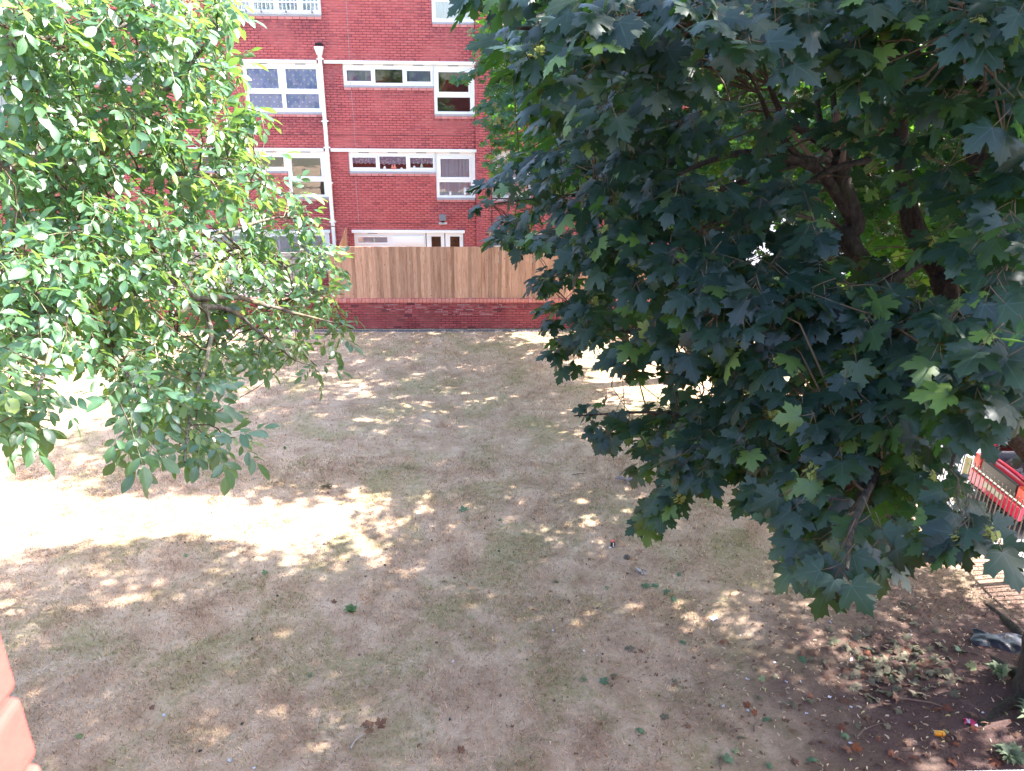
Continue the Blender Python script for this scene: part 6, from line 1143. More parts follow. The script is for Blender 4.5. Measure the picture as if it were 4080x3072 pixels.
# which leaves show largest becomes a part of its own: coarse depth sorted splat
for L in (LN, LD, KN, LF, LW): L.fin()
cams = []
BW, BH = 1020, 768; buf = np.full((BH, BW), -1, int); allp = np.concatenate([LN.p, LF.p, LW.p, LD.p]); alls = np.concatenate([LN.s*.42, LF.s*.42, LW.s*.5, LD.s*.42])
d = allp-np.array((0, 0, CAM_H)); zz = d@cf; px = BW/2+767*(d@cr)/zz; py = BH/2-767*(d@cu)/zz; pr = 767*alls/np.maximum(.1, zz)
vis = (zz > .5) & (px > -20) & (px < BW+20) & (py > -20) & (py < BH+20)
for i in sorted(np.where(vis)[0], key=lambda i: -zz[i]):
    x0, x1, y0, y1 = int(max(0, px[i]-pr[i])), int(min(BW, px[i]+pr[i]+1)), int(max(0, py[i]-pr[i])), int(min(BH, py[i]+pr[i]+1))
    if x0 < x1 and y0 < y1: buf[y0:y1, x0:x1] = i
cnt = np.bincount(buf[buf >= 0].ravel(), minlength=len(allp)); o0 = 0; pick = []
for L in (LN, LF, LW):
    c = cnt[o0:o0+len(L.p)]; o0 += len(L.p); pick.append([int(i) for i in np.argsort(-c)[:300] if c[i] > 0])
MT = [maple_template(i, (.08, .25, .42, .6)[i]) for i in range(4)]; ST = [simple_maple(i) for i in range(4)]; LT = [low_maple(i) for i in range(4)]; WT = [walnut_template(i) for i in range(4)]; KT = [key_template(i) for i in range(4)]
def see_through(L):
    d = L.p-np.array((0, 0, CAM_H)); z = d@cf; x = BW/2+767*(d@cr)/np.maximum(.1, z); y = BH/2-767*(d@cu)/np.maximum(.1, z); r = 767*L.s*.42/np.maximum(.1, z); n = np.zeros(len(L.p))
    for i in range(len(L.p)):
        if z[i] < .5 or not (0 <= x[i] < BW and 0 <= y[i] < BH): continue
        b = buf[int(max(0, y[i]-r[i])):int(y[i]+r[i]+1), int(max(0, x[i]-r[i])):int(x[i]+r[i]+1)]; n[i] = ((b < 0) | (zz[b] > z[i])).sum()
    return [int(i) for i in np.argsort(-n)[:300] if n[i] > 3]
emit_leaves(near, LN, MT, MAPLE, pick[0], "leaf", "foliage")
emit_leaves(near, LD, LT, MAPLE, [], "leaf", "crown_shade_foliage")  # upper and inner crown together with the added shade clumps
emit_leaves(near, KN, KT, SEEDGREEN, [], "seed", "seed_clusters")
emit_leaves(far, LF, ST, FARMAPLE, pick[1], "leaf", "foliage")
emit_leaves(wal, LW, WT, WALNUT, pick[2], "leaf", "foliage")
# ---------------------------------------------------------------- railing
rl = thing("railing", "bare metal bar railing with cream posts between the lawn and the car park", "railing", (8.55, 10, 0))
mb = MB(); mb.tube([(0,0,.12), (0,0,.9), (0,0,1.07), (0,0,1.08)], [.011,.011,.011,.004], 6); bar = mb.build("bar", RAILMETAL, rl, smooth=False)
k = 0
for i in range(140):
    yy = -4+i*.105
    if abs((yy+.6) % 2.1) < .05: continue
    o = bar if k == 0 else bar.copy()
    if k: link(o, rl)
    o.location = (random.uniform(-.002, .002), yy, 0); k += 1
mb = MB()
for z in (.12, .98): mb.box(-.02, .02, -5, 11.4, z-.006, z+.006)
mb.build("rail", RAILMETAL, rl)
for i in range(8):
    mb = MB(); y = -4.55+i*2.1; mb.box(-.045, .045, y-.04, y+.04, -.1, 1.1); mb.build("post", POSTPAINT, rl, bevel=.008)

# ---------------------------------------------------------------- parked cars
def paint(name, col): 
    t = NT(name); p = t.bsdf(col, .28, .5, .1, None, **{'Coat Weight': .8, 'Coat Roughness': .05}); return t.done(p)
RED = paint("red_car_paint", (.62, .014, .06)); BLUE = paint("blue_car_paint", (.02, .09, .45)); SILVER = paint("white_van_paint", (.72, .72, .74))
TYRE = BLACK; RIM = plain("alloy_rim", (.45, .45, .47), .3, .5, .9); TRIM = plain("black_trim", (.018, .018, .02), .35, .5)
LAMP = plain("lamp_lens", (.60, .05, .04), .12, .6); PLATE = plain("number_plate", (.55, .52, .40), .5)
def make_car(label, col, loc, rz, Lc=3.55, Wd=1.62, H=1.46, boxy=0):
    """rear bumper at local x=0, nose at +x, wheels on z=0"""
    c = thing("parked_car", label, "car", loc, "cars parked beyond the railing", rz)
    n = 22; V = []; F = []; h = Wd/2
    st = [0, .06, .25, .6, 1.2, 2.0, 2.6, 3.0, 3.3, 3.47, Lc]
    ring_n = None
    for x in st:
        e = min(1, (x+.02)/.25, (Lc-x+.03)/.55); w = h*(.80+.20*math.sqrt(max(0, e)))
        zt = .93 if x < 2.45 else .93-.20*((x-2.45)/(Lc-2.45))**1.3
        zt -= .05*(1-e); zb = .22+.08*(1-e)
        ring = [(-w*.86, zb), (-w*.97, zb+.10), (-w, .50), (-w*.985, .66), (-w*.94, zt-.05), (-w*.86, zt), (0, zt+.03), (w*.86, zt), (w*.94, zt-.05), (w*.985, .66), (w, .50), (w*.97, zb+.10), (w*.86, zb), (0, zb-.01)]
        ring_n = len(ring); V += [(x, y, z) for y, z in ring]
    for i in range(len(st)-1):
        for j in range(ring_n): a = i*ring_n; F.append((a+j, a+ring_n+j, a+ring_n+(j+1) % ring_n, a+(j+1) % ring_n))
    F.append(tuple(range(ring_n))); F.append(tuple(reversed(range((len(st)-1)*ring_n, len(st)*ring_n))))
    mb = MB(); mb.v = V; mb.f = F; body = mb.build("body", col, c, smooth=True)
    m = body.modifiers.new("sub", 'SUBSURF'); m.levels = m.render_levels = 1
    # greenhouse
    def cab(x, z, w): return [(x, -w, z), (x, w, z)]
    g = MB(); rows = [(.16, .93, h*.88), (.42 if not boxy else .22, H-.10, h*.74), (.62, H-.02, h*.70), (1.7, H, h*.70), (1.95, H-.05, h*.70), (2.62, .92, h*.86)]
    pts = [cab(*r) for r in rows]
    mb = MB()
    mb.quad(pts[0][1], pts[0][0], pts[1][0], pts[1][1]); ro = mb.build("rear_window", CARGLASS, c)
    mb = MB(); mb.quad(pts[4][0], pts[5][0], pts[5][1], pts[4][1]); mb.build("windscreen", CARGLASS, c)
    for s in (0, 1):
        mb = MB(); mb.face([pts[i][s] for i in (0, 1, 2, 3, 4, 5)]); mb.build("side_window", CARGLASS, c)
    mb = MB()
    for i in (1, 2, 3): mb.quad(pts[i][1], pts[i][0], pts[i+1][0], pts[i+1][1])
    rf = mb.build("roof", col, c); m = rf.modifiers.new("s", 'SOLIDIFY'); m.thickness = .05; m.offset = 1
    mb = MB()
    for s in (0, 1):
        sg = -1 if s == 0 else 1; q = [(p[s][0], p[s][1]+.012*sg, p[s][2]) for p in pts]
        mb.tube([q[0], q[1]], [.06, .05], 6); mb.tube([q[4], q[5]], [.035, .04], 6); mb.tube([q[1], q[2], q[3], q[4]], .03, 6)
        a = ((1.25, q[0][1], .94), (1.22, q[2][1], H-.03)); mb.tube(a, .035, 5)
    mb.tube([(pts[0][0][0]-.01, pts[0][0][1], .945), (pts[0][1][0]-.01, pts[0][1][1], .945)], .03, 6)
    mb.build("pillar", col, c, smooth=True)
    mb = MB(); mb.box(-.035, .03, -h*.62, h*.62, .60, .88); mb.build("tailgate_trim", TRIM, c, bevel=.02)
    mb = MB(); mb.box(-.05, .05, -h*.96, h*.96, .27, .575); mb.build("bumper", col, c, bevel=.045, seg=3)
    mb = MB(); mb.box(-.045, .02, -h*.9, h*.9, .20, .265); mb.build("valance", TRIM, c, bevel=.01)
    mb = MB(); mb.box(-.065, -.05, -.26, .26, .42, .53); mb.build("number_plate", PLATE, c, bevel=.004)
    for s in (-1, 1):
        mb = MB(); mb.box(-.045, .12, s*h*.80-.10, s*h*.80+.10, .62, .90); mb.build("tail_light", LAMP, c, bevel=.03)
        mb = MB(); mb.box(Lc-.25, Lc-.02, s*h*.66-.14, s*h*.66+.14, .58, .72); mb.build("headlight", GLASS, c, bevel=.03)
        mb = MB(); mb.box(2.3, 2.45, s*(h+.02)-.08, s*(h+.02)+.08, .93, 1.05); mb.build("mirror", col, c, bevel=.03)
        mb = MB(); mb.box(.55, 2.9, s*h*1.0-.012, s*h*1.0+.012, .48, .53); mb.build("side_trim", TRIM, c, bevel=.005)
        for x in (.58, 2.95):
            mb = MB(); mb.disc((x, s*(h-.19), .30), (0, s, 0), .30, .30, .20, 24); ty = mb.build("tyre", TYRE, c, bevel=.03)
            mb = MB(); mb.disc((x, s*(h+.0), .30), (0, s, 0), .19, .17, .018, 16); mb.build("rim", RIM, ty)
            mb = MB(); mb.disc((x, s*(h-.3), .31), (0, s, 0), .36, .36, .31, 24); mb.build("wheel_arch", TRIM, c)
    return c
make_car("red hatchback parked tail towards the bar railing", RED, (9.56, 12.22, PARK_Z), 0)
make_car("blue hatchback half hidden by maple leaves beyond the railing", BLUE, (9.75, 18.6, PARK_Z), R(3))
make_car("white van like car glimpsed through the leaves farther down the car park", SILVER, (15.5, 21.2, PARK_Z), R(185), 3.8, 1.7, 1.6, 1)
make_car("blue car beside the small brick garage at the back of the car park", BLUE, (23.4, 31.5, PARK_Z), R(200))
# bollards and the small garage
for i, (x, y) in enumerate(((16.3, 29.0), (16.9, 29.2), (17.3, 28.2), (15.5, 26.0), (12.0, 23.0))):
    b = thing("bollard", "slim black bollard on the pale tarmac", "bollard", (x, y, PARK_Z), "black bollards in the car park")
    mb = MB(); mb.tube([(0,0,0), (0,0,.9), (0,0,.96), (0,0,1.0)], [.055, .05, .06, .02], 10); mb.build("post", TRIM, b); mb = MB(); mb.disc((0,0,.80), (0,0,1), .056, .056, .06, 10); mb.build("band", WHITE, b)
ga = thing("garage", "small brick garage with a white ribbed door at the back of the car park", "garage", (20.6, 33.2, PARK_Z))
mb = MB(); mb.box(-2.2, 2.6, .01, 5, 0, 2.6); mb.build("wall", MORTAR, ga)
gb = brickwork(-2.2, 2.6, 0, 2.55, 33.2, [(-1.3, 1.0, 0, 2.2)]); emit_bricks([(a+20.6, b_+20.6, c+PARK_Z, d+PARK_Z, e, f) for a, b_, c, d, e, f in gb], COPING, ga, "brick", lambda b: False, "brickwork")
mb = MB(); mb.box(-1.3, 1.0, -.03, .005, 0, 2.2); dr = mb.build("door", WHITE, ga)
for i in range(22): mb = MB(); mb.box(-1.27+i*.104, -1.20+i*.104, -.05, -.028, .05, 2.15); mb.build("door_rib", WHITE, dr)
mb = MB(); mb.box(-2.3, 2.7, -.1, 5.1, 2.6, 2.75); mb.build("roof", PLASTER, ga)

# further trees behind the car park
def back_tree(label, x, y, h, rx, n, mat, seed, cz=None):
    t = thing("maple_tree", label, "tree", (x, y, PARK_Z))
    S = limb_part("trunk", [(x,y,PARK_Z,.28),(x,y,1.2,.2),(x+.1,y,h*.35,.17),(x,y+.1,h*.6,.11),(x+.1,y,h*.92,.03)], MBARK, t, 10)
    for a in range(9):
        an = a*2.4+seed; z0 = h*.28+a*h*.05
        S += limb_part("limb", [(x, y, z0, .07), (x+.5*rx*math.cos(an), y+.5*rx*math.sin(an), z0+.8, .05), (x+rx*math.cos(an), y+rx*math.sin(an), z0+1.3, .015)], MBARK, t, 6)
    S = np.array(S); L = Leaves(); segs = []
    dome((x, y, h*.66), (rx, rx*.85, h*.30), n, .19, lambda q: True, L, segs, S, None, 3, .4)
    if seed == 4: dome((8.9, 15.4, 6.1), (2.6, 2.0, 2.2), 420, .18, lambda q: True, L, segs, S, None, 3, .4)  # extra clump added to shade the lawn behind the big maple
    tree_twigs(t, segs, TWIGM, np.array(t.location)); L.fin()
    emit_leaves(t, L, ST if seed == 4 else LT, mat, see_through(L), "leaf", "foliage")
back_tree("slender maple in the middle of the row behind the big dark maple", 7.9, 12.7, 9.4, 3.0, 1150, FARMAPLE, 4)
back_tree("bright sunlit maple standing in the car park behind the big dark maple", 18.5, 20.5, 10, 3.4, 620, FARMAPLE, 1)
back_tree("tall maple beside the flats' far corner, seen through the branches", 11.6, 24.8, 11, 3.6, 620, FARMAPLE, 2)
back_tree("maple at the far back of the car park beside the garage", 26, 26, 11, 4.2, 520, FARMAPLE, 3)

# ---------------------------------------------------------------- the viewer's own building
pier = thing("brick_pier", "close orange red brick edge of the near wall, out of focus at the lower left", "wall", (-.392, .52, 0))
for i in range(14):
    mb = MB(); z = 6.292+i*.0765; mb.box(-.105, 0, -.45, -.0, z, z+.068); mb.build("brick", NEARBRICK, pier, bevel=.007, seg=3)
mb = MB(); mb.box(-.30, -.014, -.46, -.014, 6.25, 7.5); mb.build("mortar_bed", plain("pale_mortar", (.42, .30, .29), .95, .1, vary=.3, scale=30), pier)
sillw = MB()
sillw.box(-.36, 1.3, .26, .425, 6.765, 6.8165); so = sillw.build("window_sill", WHITE, None, bevel=.006); so.rotation_euler = (0, 0, 0); tag(so, "white window sill blurred along the bottom right edge of the view", "window sill")
nb = MB(); nb.box(-9, 9, -.3, .20, -.4, 6.7); o = nb.build("near_wall", NEARBRICK, None); tag(o, "brick wall of the near building beneath the white sill", "wall")

# ---------------------------------------------------------------- grey squirrel
def skin(name, chain, mat, parent, sub=2):
    """chain: list of (name, parent index, (x,y,z), radius)"""
    me = bpy.data.meshes.new(name); me.from_pydata([c[1] for c in chain], [(i, c[0]) for i, c in enumerate(chain) if c[0] is not None], []); me.update(); me.materials.append(mat)
    o = bpy.data.objects.new(name, me); link(o, parent)
    o.modifiers.new("skin", 'SKIN'); sv = me.skin_vertices[0].data
    for i, c in enumerate(chain): r = c[2]; sv[i].radius = (r, r) if not isinstance(r, tuple) else r; sv[i].use_root = (i == 0)
    m = o.modifiers.new("sub", 'SUBSURF'); m.levels = m.render_levels = sub
    me.polygons.foreach_set("use_smooth", np.ones(len(me.polygons), dtype=bool)); return o
t = NT("grey_squirrel_fur"); p = t.obj(); n = t.noise(p, 220, 4, .7); s = t.sep(p); c = t.mix(n, (.14, .12, .125), (.30, .27, .28)); c = t.mix(t.step(s[2], .045, .015), c, (.42, .38, .36)); FUR = t.done(t.bsdf(c, .95, .1, 0, t.bump(n, 1, .004)))
t = NT("squirrel_tail_fur"); n = t.noise(t.scl(t.obj(), (1, 3, 3)), 160, 4, .7); c = t.mix(n, (.10, .08, .08), (.33, .29, .30)); TAILF = t.done(t.bsdf(c, .95, .1, 0, t.bump(n, 1, .006)))
gz = float(ground_z(3.1, 12.82))
sq = thing("squirrel", "grey squirrel crouching on the dry lawn with its bushy tail stretched behind", "squirrel", (2.82, 12.86, gz), None, R(-14)); sq.scale = (1.1, 1.1, 1.1)
ch = [(None,(-.045,0,.062),.040),(0,(-.012,0,.074),.042),(1,(.025,0,.076),.036),(2,(.058,0,.077),.029),(3,(.080,0,.083),.020),(4,(.102,0,.086),.0205),(5,(.122,0,.080),.014),(6,(.138,0,.074),.007),
      (0,(-.075,0,.048),.018),
      (0,(-.055,-.030,.045),.024),(9,(-.022,-.040,.030),.017),(10,(-.058,-.040,.014),.010),(11,(-.018,-.042,.007),.007),
      (0,(-.055,.030,.045),.024),(13,(-.022,.040,.030),.017),(14,(-.058,.040,.014),.010),(15,(-.018,.042,.007),.007),
      (3,(.056,-.024,.058),.014),(17,(.044,-.028,.032),.009),(18,(.056,-.028,.010),.0065),(19,(.070,-.028,.005),.006),
      (3,(.056,.024,.058),.014),(21,(.062,.028,.032),.009),(22,(.078,.027,.012),.0065),(23,(.092,.027,.006),.006),
      (5,(.094,-.014,.104),.0065),(25,(.092,-.017,.117),.003),(5,(.094,.014,.104),.0065),(27,(.092,.017,.117),.003)]
skin("body", ch, FUR, sq)
tail = [(None,(-.075,0,.046),.012),(0,(-.105,0,.048),.019),(1,(-.14,0,.062),.030),(2,(-.175,.003,.078),.038),(3,(-.215,.006,.075),.036),(4,(-.25,.008,.06),.026),(5,(-.285,.010,.045),.010)]
skin("tail", tail, TAILF, sq)
for s_ in (-1, 1): mb = MB(); mb.disc((.108, s_*.0165, .090), (.15, s_, .1), .0045, .002, .004, 8); mb.build("eye", BLACK, sq)

# ---------------------------------------------------------------- litter and small things on the lawn
def gpos(x, y, dz=0): return (x, y, float(ground_z(x, y))+dz)
def flutter(name, mat, n=4, L=.05, W=.05, seed=0, amp=.3):
    """crumpled sheet"""
    rs = np.random.default_rng(seed); k = 7; g = np.linspace(-.5, .5, k); X, Y = np.meshgrid(g, g); r = np.hypot(X, Y)
    Z = amp*(rs.random((k, k))-.25)*L; X = X*L*(1+.25*rs.normal(0, 1, (k, k))*.4); Y = Y*W*(1+.25*rs.normal(0, 1, (k, k))*.4)
    V = np.stack([X, Y, np.maximum(Z, 0)+.003], -1).reshape(-1, 3); ii = np.array([[j*k+i, j*k+i+1, (j+1)*k+i+1, (j+1)*k+i] for j in range(k-1) for i in range(k-1)])
    return np_mesh(name, V, ii, 4, mat)
def put(o, x, y, label, cat, rz=0, group=None, dz=0, tilt=0):
    o.location = gpos(x, y, dz); o.rotation_euler = (tilt, 0, rz); tag(o, label, cat, group); return o
PLASTICW = plain("white_film", (.66, .66, .78), .35, .5, vary=.15); t = NT("black_bin_bag"); nn_ = t.noise(t.obj(), 14, 4); BAG = t.done(t.bsdf((.010, .010, .022), .38, .6, 0, t.bump(nn_, .6, .02)))
PINK = plain("pink_wrapper", (.62, .05, .14), .35, .5, vary=.5, scale=30); GOLD = plain("orange_can_print", (.62, .27, .02), .32, .5, .3, vary=.1); ALU = plain("can_aluminium", (.6, .6, .62), .25, .5, .9)
GREENL = leaf_mat("fallen_green_leaf", (.07, .13, .075), (.10, .17, .09), (.17, .23, .16), (.2, .2, .1), .2, (.1, .2, .05), .6, .3, (.15, .2, .08))
BROWNL = leaf_mat("fallen_brown_leaf", (.11, .06, .042), (.17, .095, .065), (.19, .12, .085), (.15, .1, .06), .12, (.2, .1, .05), .8, .2, (.2, .07, .04))
RUSTL = leaf_mat("fallen_rust_leaf", (.13, .045, .03), (.17, .065, .04), (.18, .08, .05), (.2, .1, .06), .12, (.3, .1, .04), .8, .2, (.24, .08, .035))
GREYL = leaf_mat("withered_grey_leaf", (.10, .095, .065), (.15, .125, .09), (.16, .14, .11), (.2, .16, .1), .12, (.2, .2, .1), .8, .2, (.2, .24, .12))
SEEDTAN = leaf_mat("dry_key_wing", (.50, .38, .27), (.60, .46, .34), (.5, .4, .3), (.4, .3, .2), .2, (.5, .4, .3), .75, .2, (.42, .44, .16))
DEADWOOD = plain("dead_stick", (.17, .12, .095), .9, .1, vary=.35, scale=20); PALEWOOD = plain("bleached_stick", (.36, .31, .28), .9, .1, vary=.3, scale=20); STRAW = plain("straw_stalk", (.40, .30, .20), .9, .1)
# black bin bag: a limp crumpled sack lying flat
k = 26; V = []; F = []
for j in range(k):
    for i in range(k):
        u, v = i/(k-1)*2-1, j/(k-1)*2-1
        w = .15+.07*(u+1)*.5; x = u*.36; y = v*w*(1+.22*math.sin(u*5)); e = max(0, 1-max(abs(u), abs(v))**4)
        z = .005+e*(.035+.05*vnoise(np.array([u*2.6]), np.array([v*2.2]), 9)[0]+.05*abs(math.sin(4*u+2.3*v))*(.4+.5*u*.5))
        V.append((x+.03*math.sin(v*3), y+.03*math.sin(u*2.1), z))
for j in range(k-1):
    for i in range(k-1): F += [j*k+i, j*k+i+1, (j+1)*k+i+1, (j+1)*k+i]
put(np_mesh("bin_bag", V, F, 4, BAG, smooth=True), 7.08, 8.17, "limp black plastic bin bag lying on the bare soil under the maple", "bin bag", R(-25))
can = thing("drinks_can", "orange drinks can lying on its side among dead leaves", "can", gpos(5.36, 6.66, .034), None, R(-8))
mb = MB(); mb.tube([(-.062,0,0),(-.057,0,0),(-.050,0,0),(.050,0,0),(.058,0,0),(.062,0,0)], [.022,.027,.033,.033,.027,.024], 18); mb.build("can_body", GOLD, can)
for s_ in (-1, 1): mb = MB(); mb.disc((s_*.0615, 0, 0), (s_, 0, 0), .026, .024, .003, 16); mb.build("can_end", ALU, can)
mb = MB()
for i in range(9):
    a0_ = R(120+i*8); a1_ = R(120+(i+1)*8)
    mb.quad((.018, .0338*math.cos(a0_), .0338*math.sin(a0_)), (.026, .0338*math.cos(a0_), .0338*math.sin(a0_)), (.026, .0338*math.cos(a1_), .0338*math.sin(a1_)), (.018, .0338*math.cos(a1_), .0338*math.sin(a1_)))
mb.build("dark_mark", TRIM, can)
w_ = thing("sweet_wrapper", "crumpled pink and white foil wrapper on the soil near the orange can", "wrapper", gpos(5.82, 6.80), None, R(-30))
o = flutter("foil", PINK, L=.13, W=.07, seed=3, amp=.45); o.parent = w_; o = flutter("white_band", PLASTICW, L=.035, W=.075, seed=4, amp=.5); o.parent = w_; o.location = (-.025, 0, .02)
o = flutter("white_end", PLASTICW, L=.03, W=.05, seed=6, amp=.5); o.parent = w_; o.location = (.06, -.01, .012)
bp = thing("litter_packet", "small black packet with a red end and white stripe standing on the lawn", "packet", gpos(2.14, 10.76), None, R(14))
mb = MB(); mb.box(-.036, .036, -.03, .03, 0, .10); mb.build("packet_body", TRIM, bp, bevel=.012); mb = MB(); mb.box(-.033, .028, -.022, .03, .098, .118); mb.build("red_end", plain("red_card", (.55, .09, .08)), bp, bevel=.006)
mb = MB(); mb.box(-.010, .004, -.036, -.029, .03, .095); mb.box(-.008, .012, -.036, -.029, .018, .034); mb.build("white_stripe", WHITE, bp); mb = MB(); mb.box(-.075, -.03, -.035, -.022, .004, .018); mb.build("white_flap", WHITE, bp)
put(flutter("plastic_scrap", PLASTICW, L=.095, W=.085, seed=8, amp=.5), 3.32, 8.9, "crumpled pale plastic scrap alone on the brown grass below the hanging maple branch", "plastic scrap", .4)
# sticks
def stick(x, y, L, rz, r, mat, label, cat="stick", bend=.1, group=None):
    mb = MB(); n = 6; P = [(L*(i/n-.5), bend*L*math.sin(i/n*3.1)+random.uniform(-.01, .01)*L, r+.002+random.uniform(0, .008)) for i in range(n+1)]; mb.tube(P, [r*(1-.5*i/n) for i in range(n+1)], 6)
    return put(mb.build("stick", mat), x, y, label, cat, rz, group)
stick(-1.49, 6.83, .24, R(58), .013, PALEWOOD, "pale bent stick below the curled brown leaves in the near lawn", bend=.14)
stick(3.02, 6.86, .16, R(12), .010, DEADWOOD, "short thick brown stick lying level in the near lawn")
stick(3.27, 6.92, .17, R(58), .010, DEADWOOD, "short brown stick slanting up beside a level one")
stick(2.70, 6.42, .20, R(72), .011, DEADWOOD, "upright lying brown stick at the bottom centre of the lawn")
stick(4.6, 6.78, .45, R(25), .009, DEADWOOD, "long thin dark twig on the bare soil left of the can")
stick(2.36, 10.16, .42, R(-28), .006, STRAW, "long straw stalk beside the heap of grey bark chips", "stalk", .03)
stick(5.5, 7.05, .9, R(-24), .012, DEADWOOD, "long dark branch lying across the soil above the can")
stick(3.9, 7.3, .30, R(24), .008, DEADWOOD, "thin brown twig in the shaded lawn")
stick(1.85, 13.2, .25, R(10), .009, DEADWOOD, "small dark twig in the middle of the lawn")
# heap of bark chips, dark stone, dead twig clumps, weeds
hp = thing("bark_heap", "small heap of grey bark chips on the lawn", "bark heap", gpos(2.50, 10.05))
for i in range(16):
    mb = MB(); a = random.uniform(0, 6.28); L = random.uniform(.04, .09); M = Matrix.Translation((random.uniform(-.06, .06), random.uniform(-.06, .06), .012+.05*random.random())) @ Matrix.Rotation(a, 4, 'Z') @ Matrix.Rotation(random.uniform(-.5, .5), 4, 'Y')
    mb.box(-L/2, L/2, -.012, .012, -.005, .006, M); mb.build("bark_chip", random.choice([PALEWOOD, DEADWOOD, CONCRETE]), hp)
mb = MB(); V = [(.055*math.cos(a)*s_, .045*math.sin(a)*s_, z) for z, s_ in ((0, 1), (.03, 1.05), (.055, .7), (.06, .0)) for a in [i*math.pi/5+.2*random.random() for i in range(10)]]
mb.v = V; mb.f = [(j*10+i, j*10+(i+1) % 10, (j+1)*10+(i+1) % 10, (j+1)*10+i) for j in range(3) for i in range(10)]
put(mb.build("stone", plain("dark_stone", (.10, .085, .07), .8, .2, vary=.5, scale=25)), 2.32, 10.43, "dark round stone just above the bark heap", "stone")
def clump(label, x, y, n, h, mat, cat, spread=.12, name="dead_plant", wid=.012):
    c_ = thing(name, label, cat, gpos(x, y))
    V = []; F = []
    for i in range(n):
        a = random.uniform(0, 6.28); l = h*random.uniform(.6, 1.2); r = spread*random.uniform(.4, 1.1); k = len(V); pw = Vector((-math.sin(a), math.cos(a), 0))*wid
        for u in (0, .35, .7, 1):
            p = Vector((math.cos(a)*r*u, math.sin(a)*r*u, l*math.sin(u*2.2)*.9+.004)); w = math.sin(min(1, u*.9+.25)*math.pi)
            V += [tuple(p-pw*w), tuple(p+pw*w)]
        for q in range(3): F += [k+2*q, k+2*q+1, k+2*q+3, k+2*q+2]
    np_mesh("leaves", np.array(V), F, 4, mat, c_, {'rnd': np.repeat(np.random.default_rng(n).random(n)*.99, 8), 'vein': np.zeros(8*n)})
    mb = MB(); mb.tube([(0,0,-.01), (0,0,h*.5)], [.006, .003], 5); mb.build("stem", DEADWOOD, c_); return c_
clump("dark dried up leaf clump in the sunlit patch of lawn", -2.95, 12.77, 34, .05, plain("dead_leaf_dark", (.10, .075, .035), .9), "dead plant", .17, wid=.014)
clump("smaller dried clump at the sunlit patch's left", -2.55, 12.15, 16, .03, plain("dead_leaf_straw", (.22, .16, .08), .9), "dead plant", .10)
WEED = leaf_mat("weed_leaf", (.05, .13, .03), (.07, .17, .04), (.09, .16, .06), (.1, .15, .05), .3, (.15, .3, .05), .5, .4, (.1, .2, .05))
clump("small green broadleaf weed in the open lawn", -1.93, 9.2, 18, .07, WEED, "weed", .12, "weed", .045)
clump("tiny green weed seedling in the middle distance of the lawn", -4.1, 14.4, 7, .05, WEED, "weed", .07, "weed", .02)
WEED2 = leaf_mat("grey_green_weed_leaf", (.10, .14, .08), (.14, .19, .10), (.16, .2, .12), (.1, .15, .05), .3, (.15, .25, .08), .5, .4, (.2, .24, .12))
clump("grey green leafy weed on the soil below the bin bag", 6.60, 7.50, 34, .11, WEED2, "weed", .19, "weed", .05)
clump("large leafy weed at the lower right edge by the maple foot", 6.55, 6.75, 46, .14, WEED2, "weed", .25, "weed", .06)
clump("dark green weed patch at the bottom right corner", 6.0, 6.3, 40, .10, WEED2, "weed", .22, "weed", .055)
# fallen maple leaves
GL = leaf_meshes("maple_leaf", MT, GREENL); BL = leaf_meshes("maple_leaf", MT, BROWNL); RL = leaf_meshes("maple_leaf", MT, RUSTL); YL = leaf_meshes("maple_leaf", MT, GREYL)
def fallen(ms, x, y, size, label, group=None, name="fallen_leaf", curl=.5):
    o = bpy.data.objects.new(name, random.choice(ms)); link(o); sz = size
    o.rotation_euler = (random.uniform(-curl, curl)*.6, random.uniform(-curl, curl)*.6, random.uniform(0, 6.28)); o.scale = (sz, sz, sz*random.uniform(.7, 2.2))
    o.location = gpos(x, y, .012+.12*sz); return tag(o, label, "leaf", group)
fallen(GL, 2.47, 9.74, .14, "pale green fallen maple leaf just below the bark heap")
fallen(GL, -.35, 11.9, .13, "pale green fallen maple leaf at the right tip of the sunlit patch")
fallen(GL, 3.75, 6.4, .12, "green fallen maple leaf on the near lawn at bottom centre")
for dx, dy, w in ((0, 0, 'lowest'), (.09, .03, 'right hand'), (-.02, .09, 'topmost')): fallen(BL, -1.37+dx, 7.03+dy, .12, w+" of three curled brown leaves just above the pale bent stick", "brown leaf cluster on the near lawn", curl=1.2)
def spots(n, cx, cy, sx, sy, xmin=-6, ymin=5.4):
    out = []
    while len(out) < n:
        x, y = random.gauss(cx, sx), random.gauss(cy, sy)
        if x < min(8.3, 1+.80*y) and x > xmin and ymin < y < 21.5: out.append((x, y))
    return out
for x, y in spots(150, 5.4, 7.82, .36, .26)+spots(40, 5.2, 7.6, .9, .6): fallen(YL if random.random() < .75 else BL, x, y, random.uniform(.07, .13), "withered grey green maple leaf in the drift on the bare soil", "drift of withered leaves on the soil", curl=1.0)
for x, y in spots(34, 5.2, 6.9, 1.2, .8): fallen(BL, x, y, random.uniform(.07, .13), "dry brown maple leaf scattered on the soil round the can", "brown leaves scattered on the soil", curl=1.0)
for x, y in spots(16, 5.0, 6.6, .9, .5): fallen(RL, x, y, random.uniform(.07, .11), "rust red dry maple leaf on the soil near the orange can", "rust red leaves on the soil", curl=1.0)
for x, y in spots(30, 3.4, 8.3, 1.7, 1.6): fallen(GL if random.random() < .5 else YL, x, y, random.uniform(.07, .12), "small faded green leaf lying on the brown grass", "faded leaves on the brown grass", curl=.8)
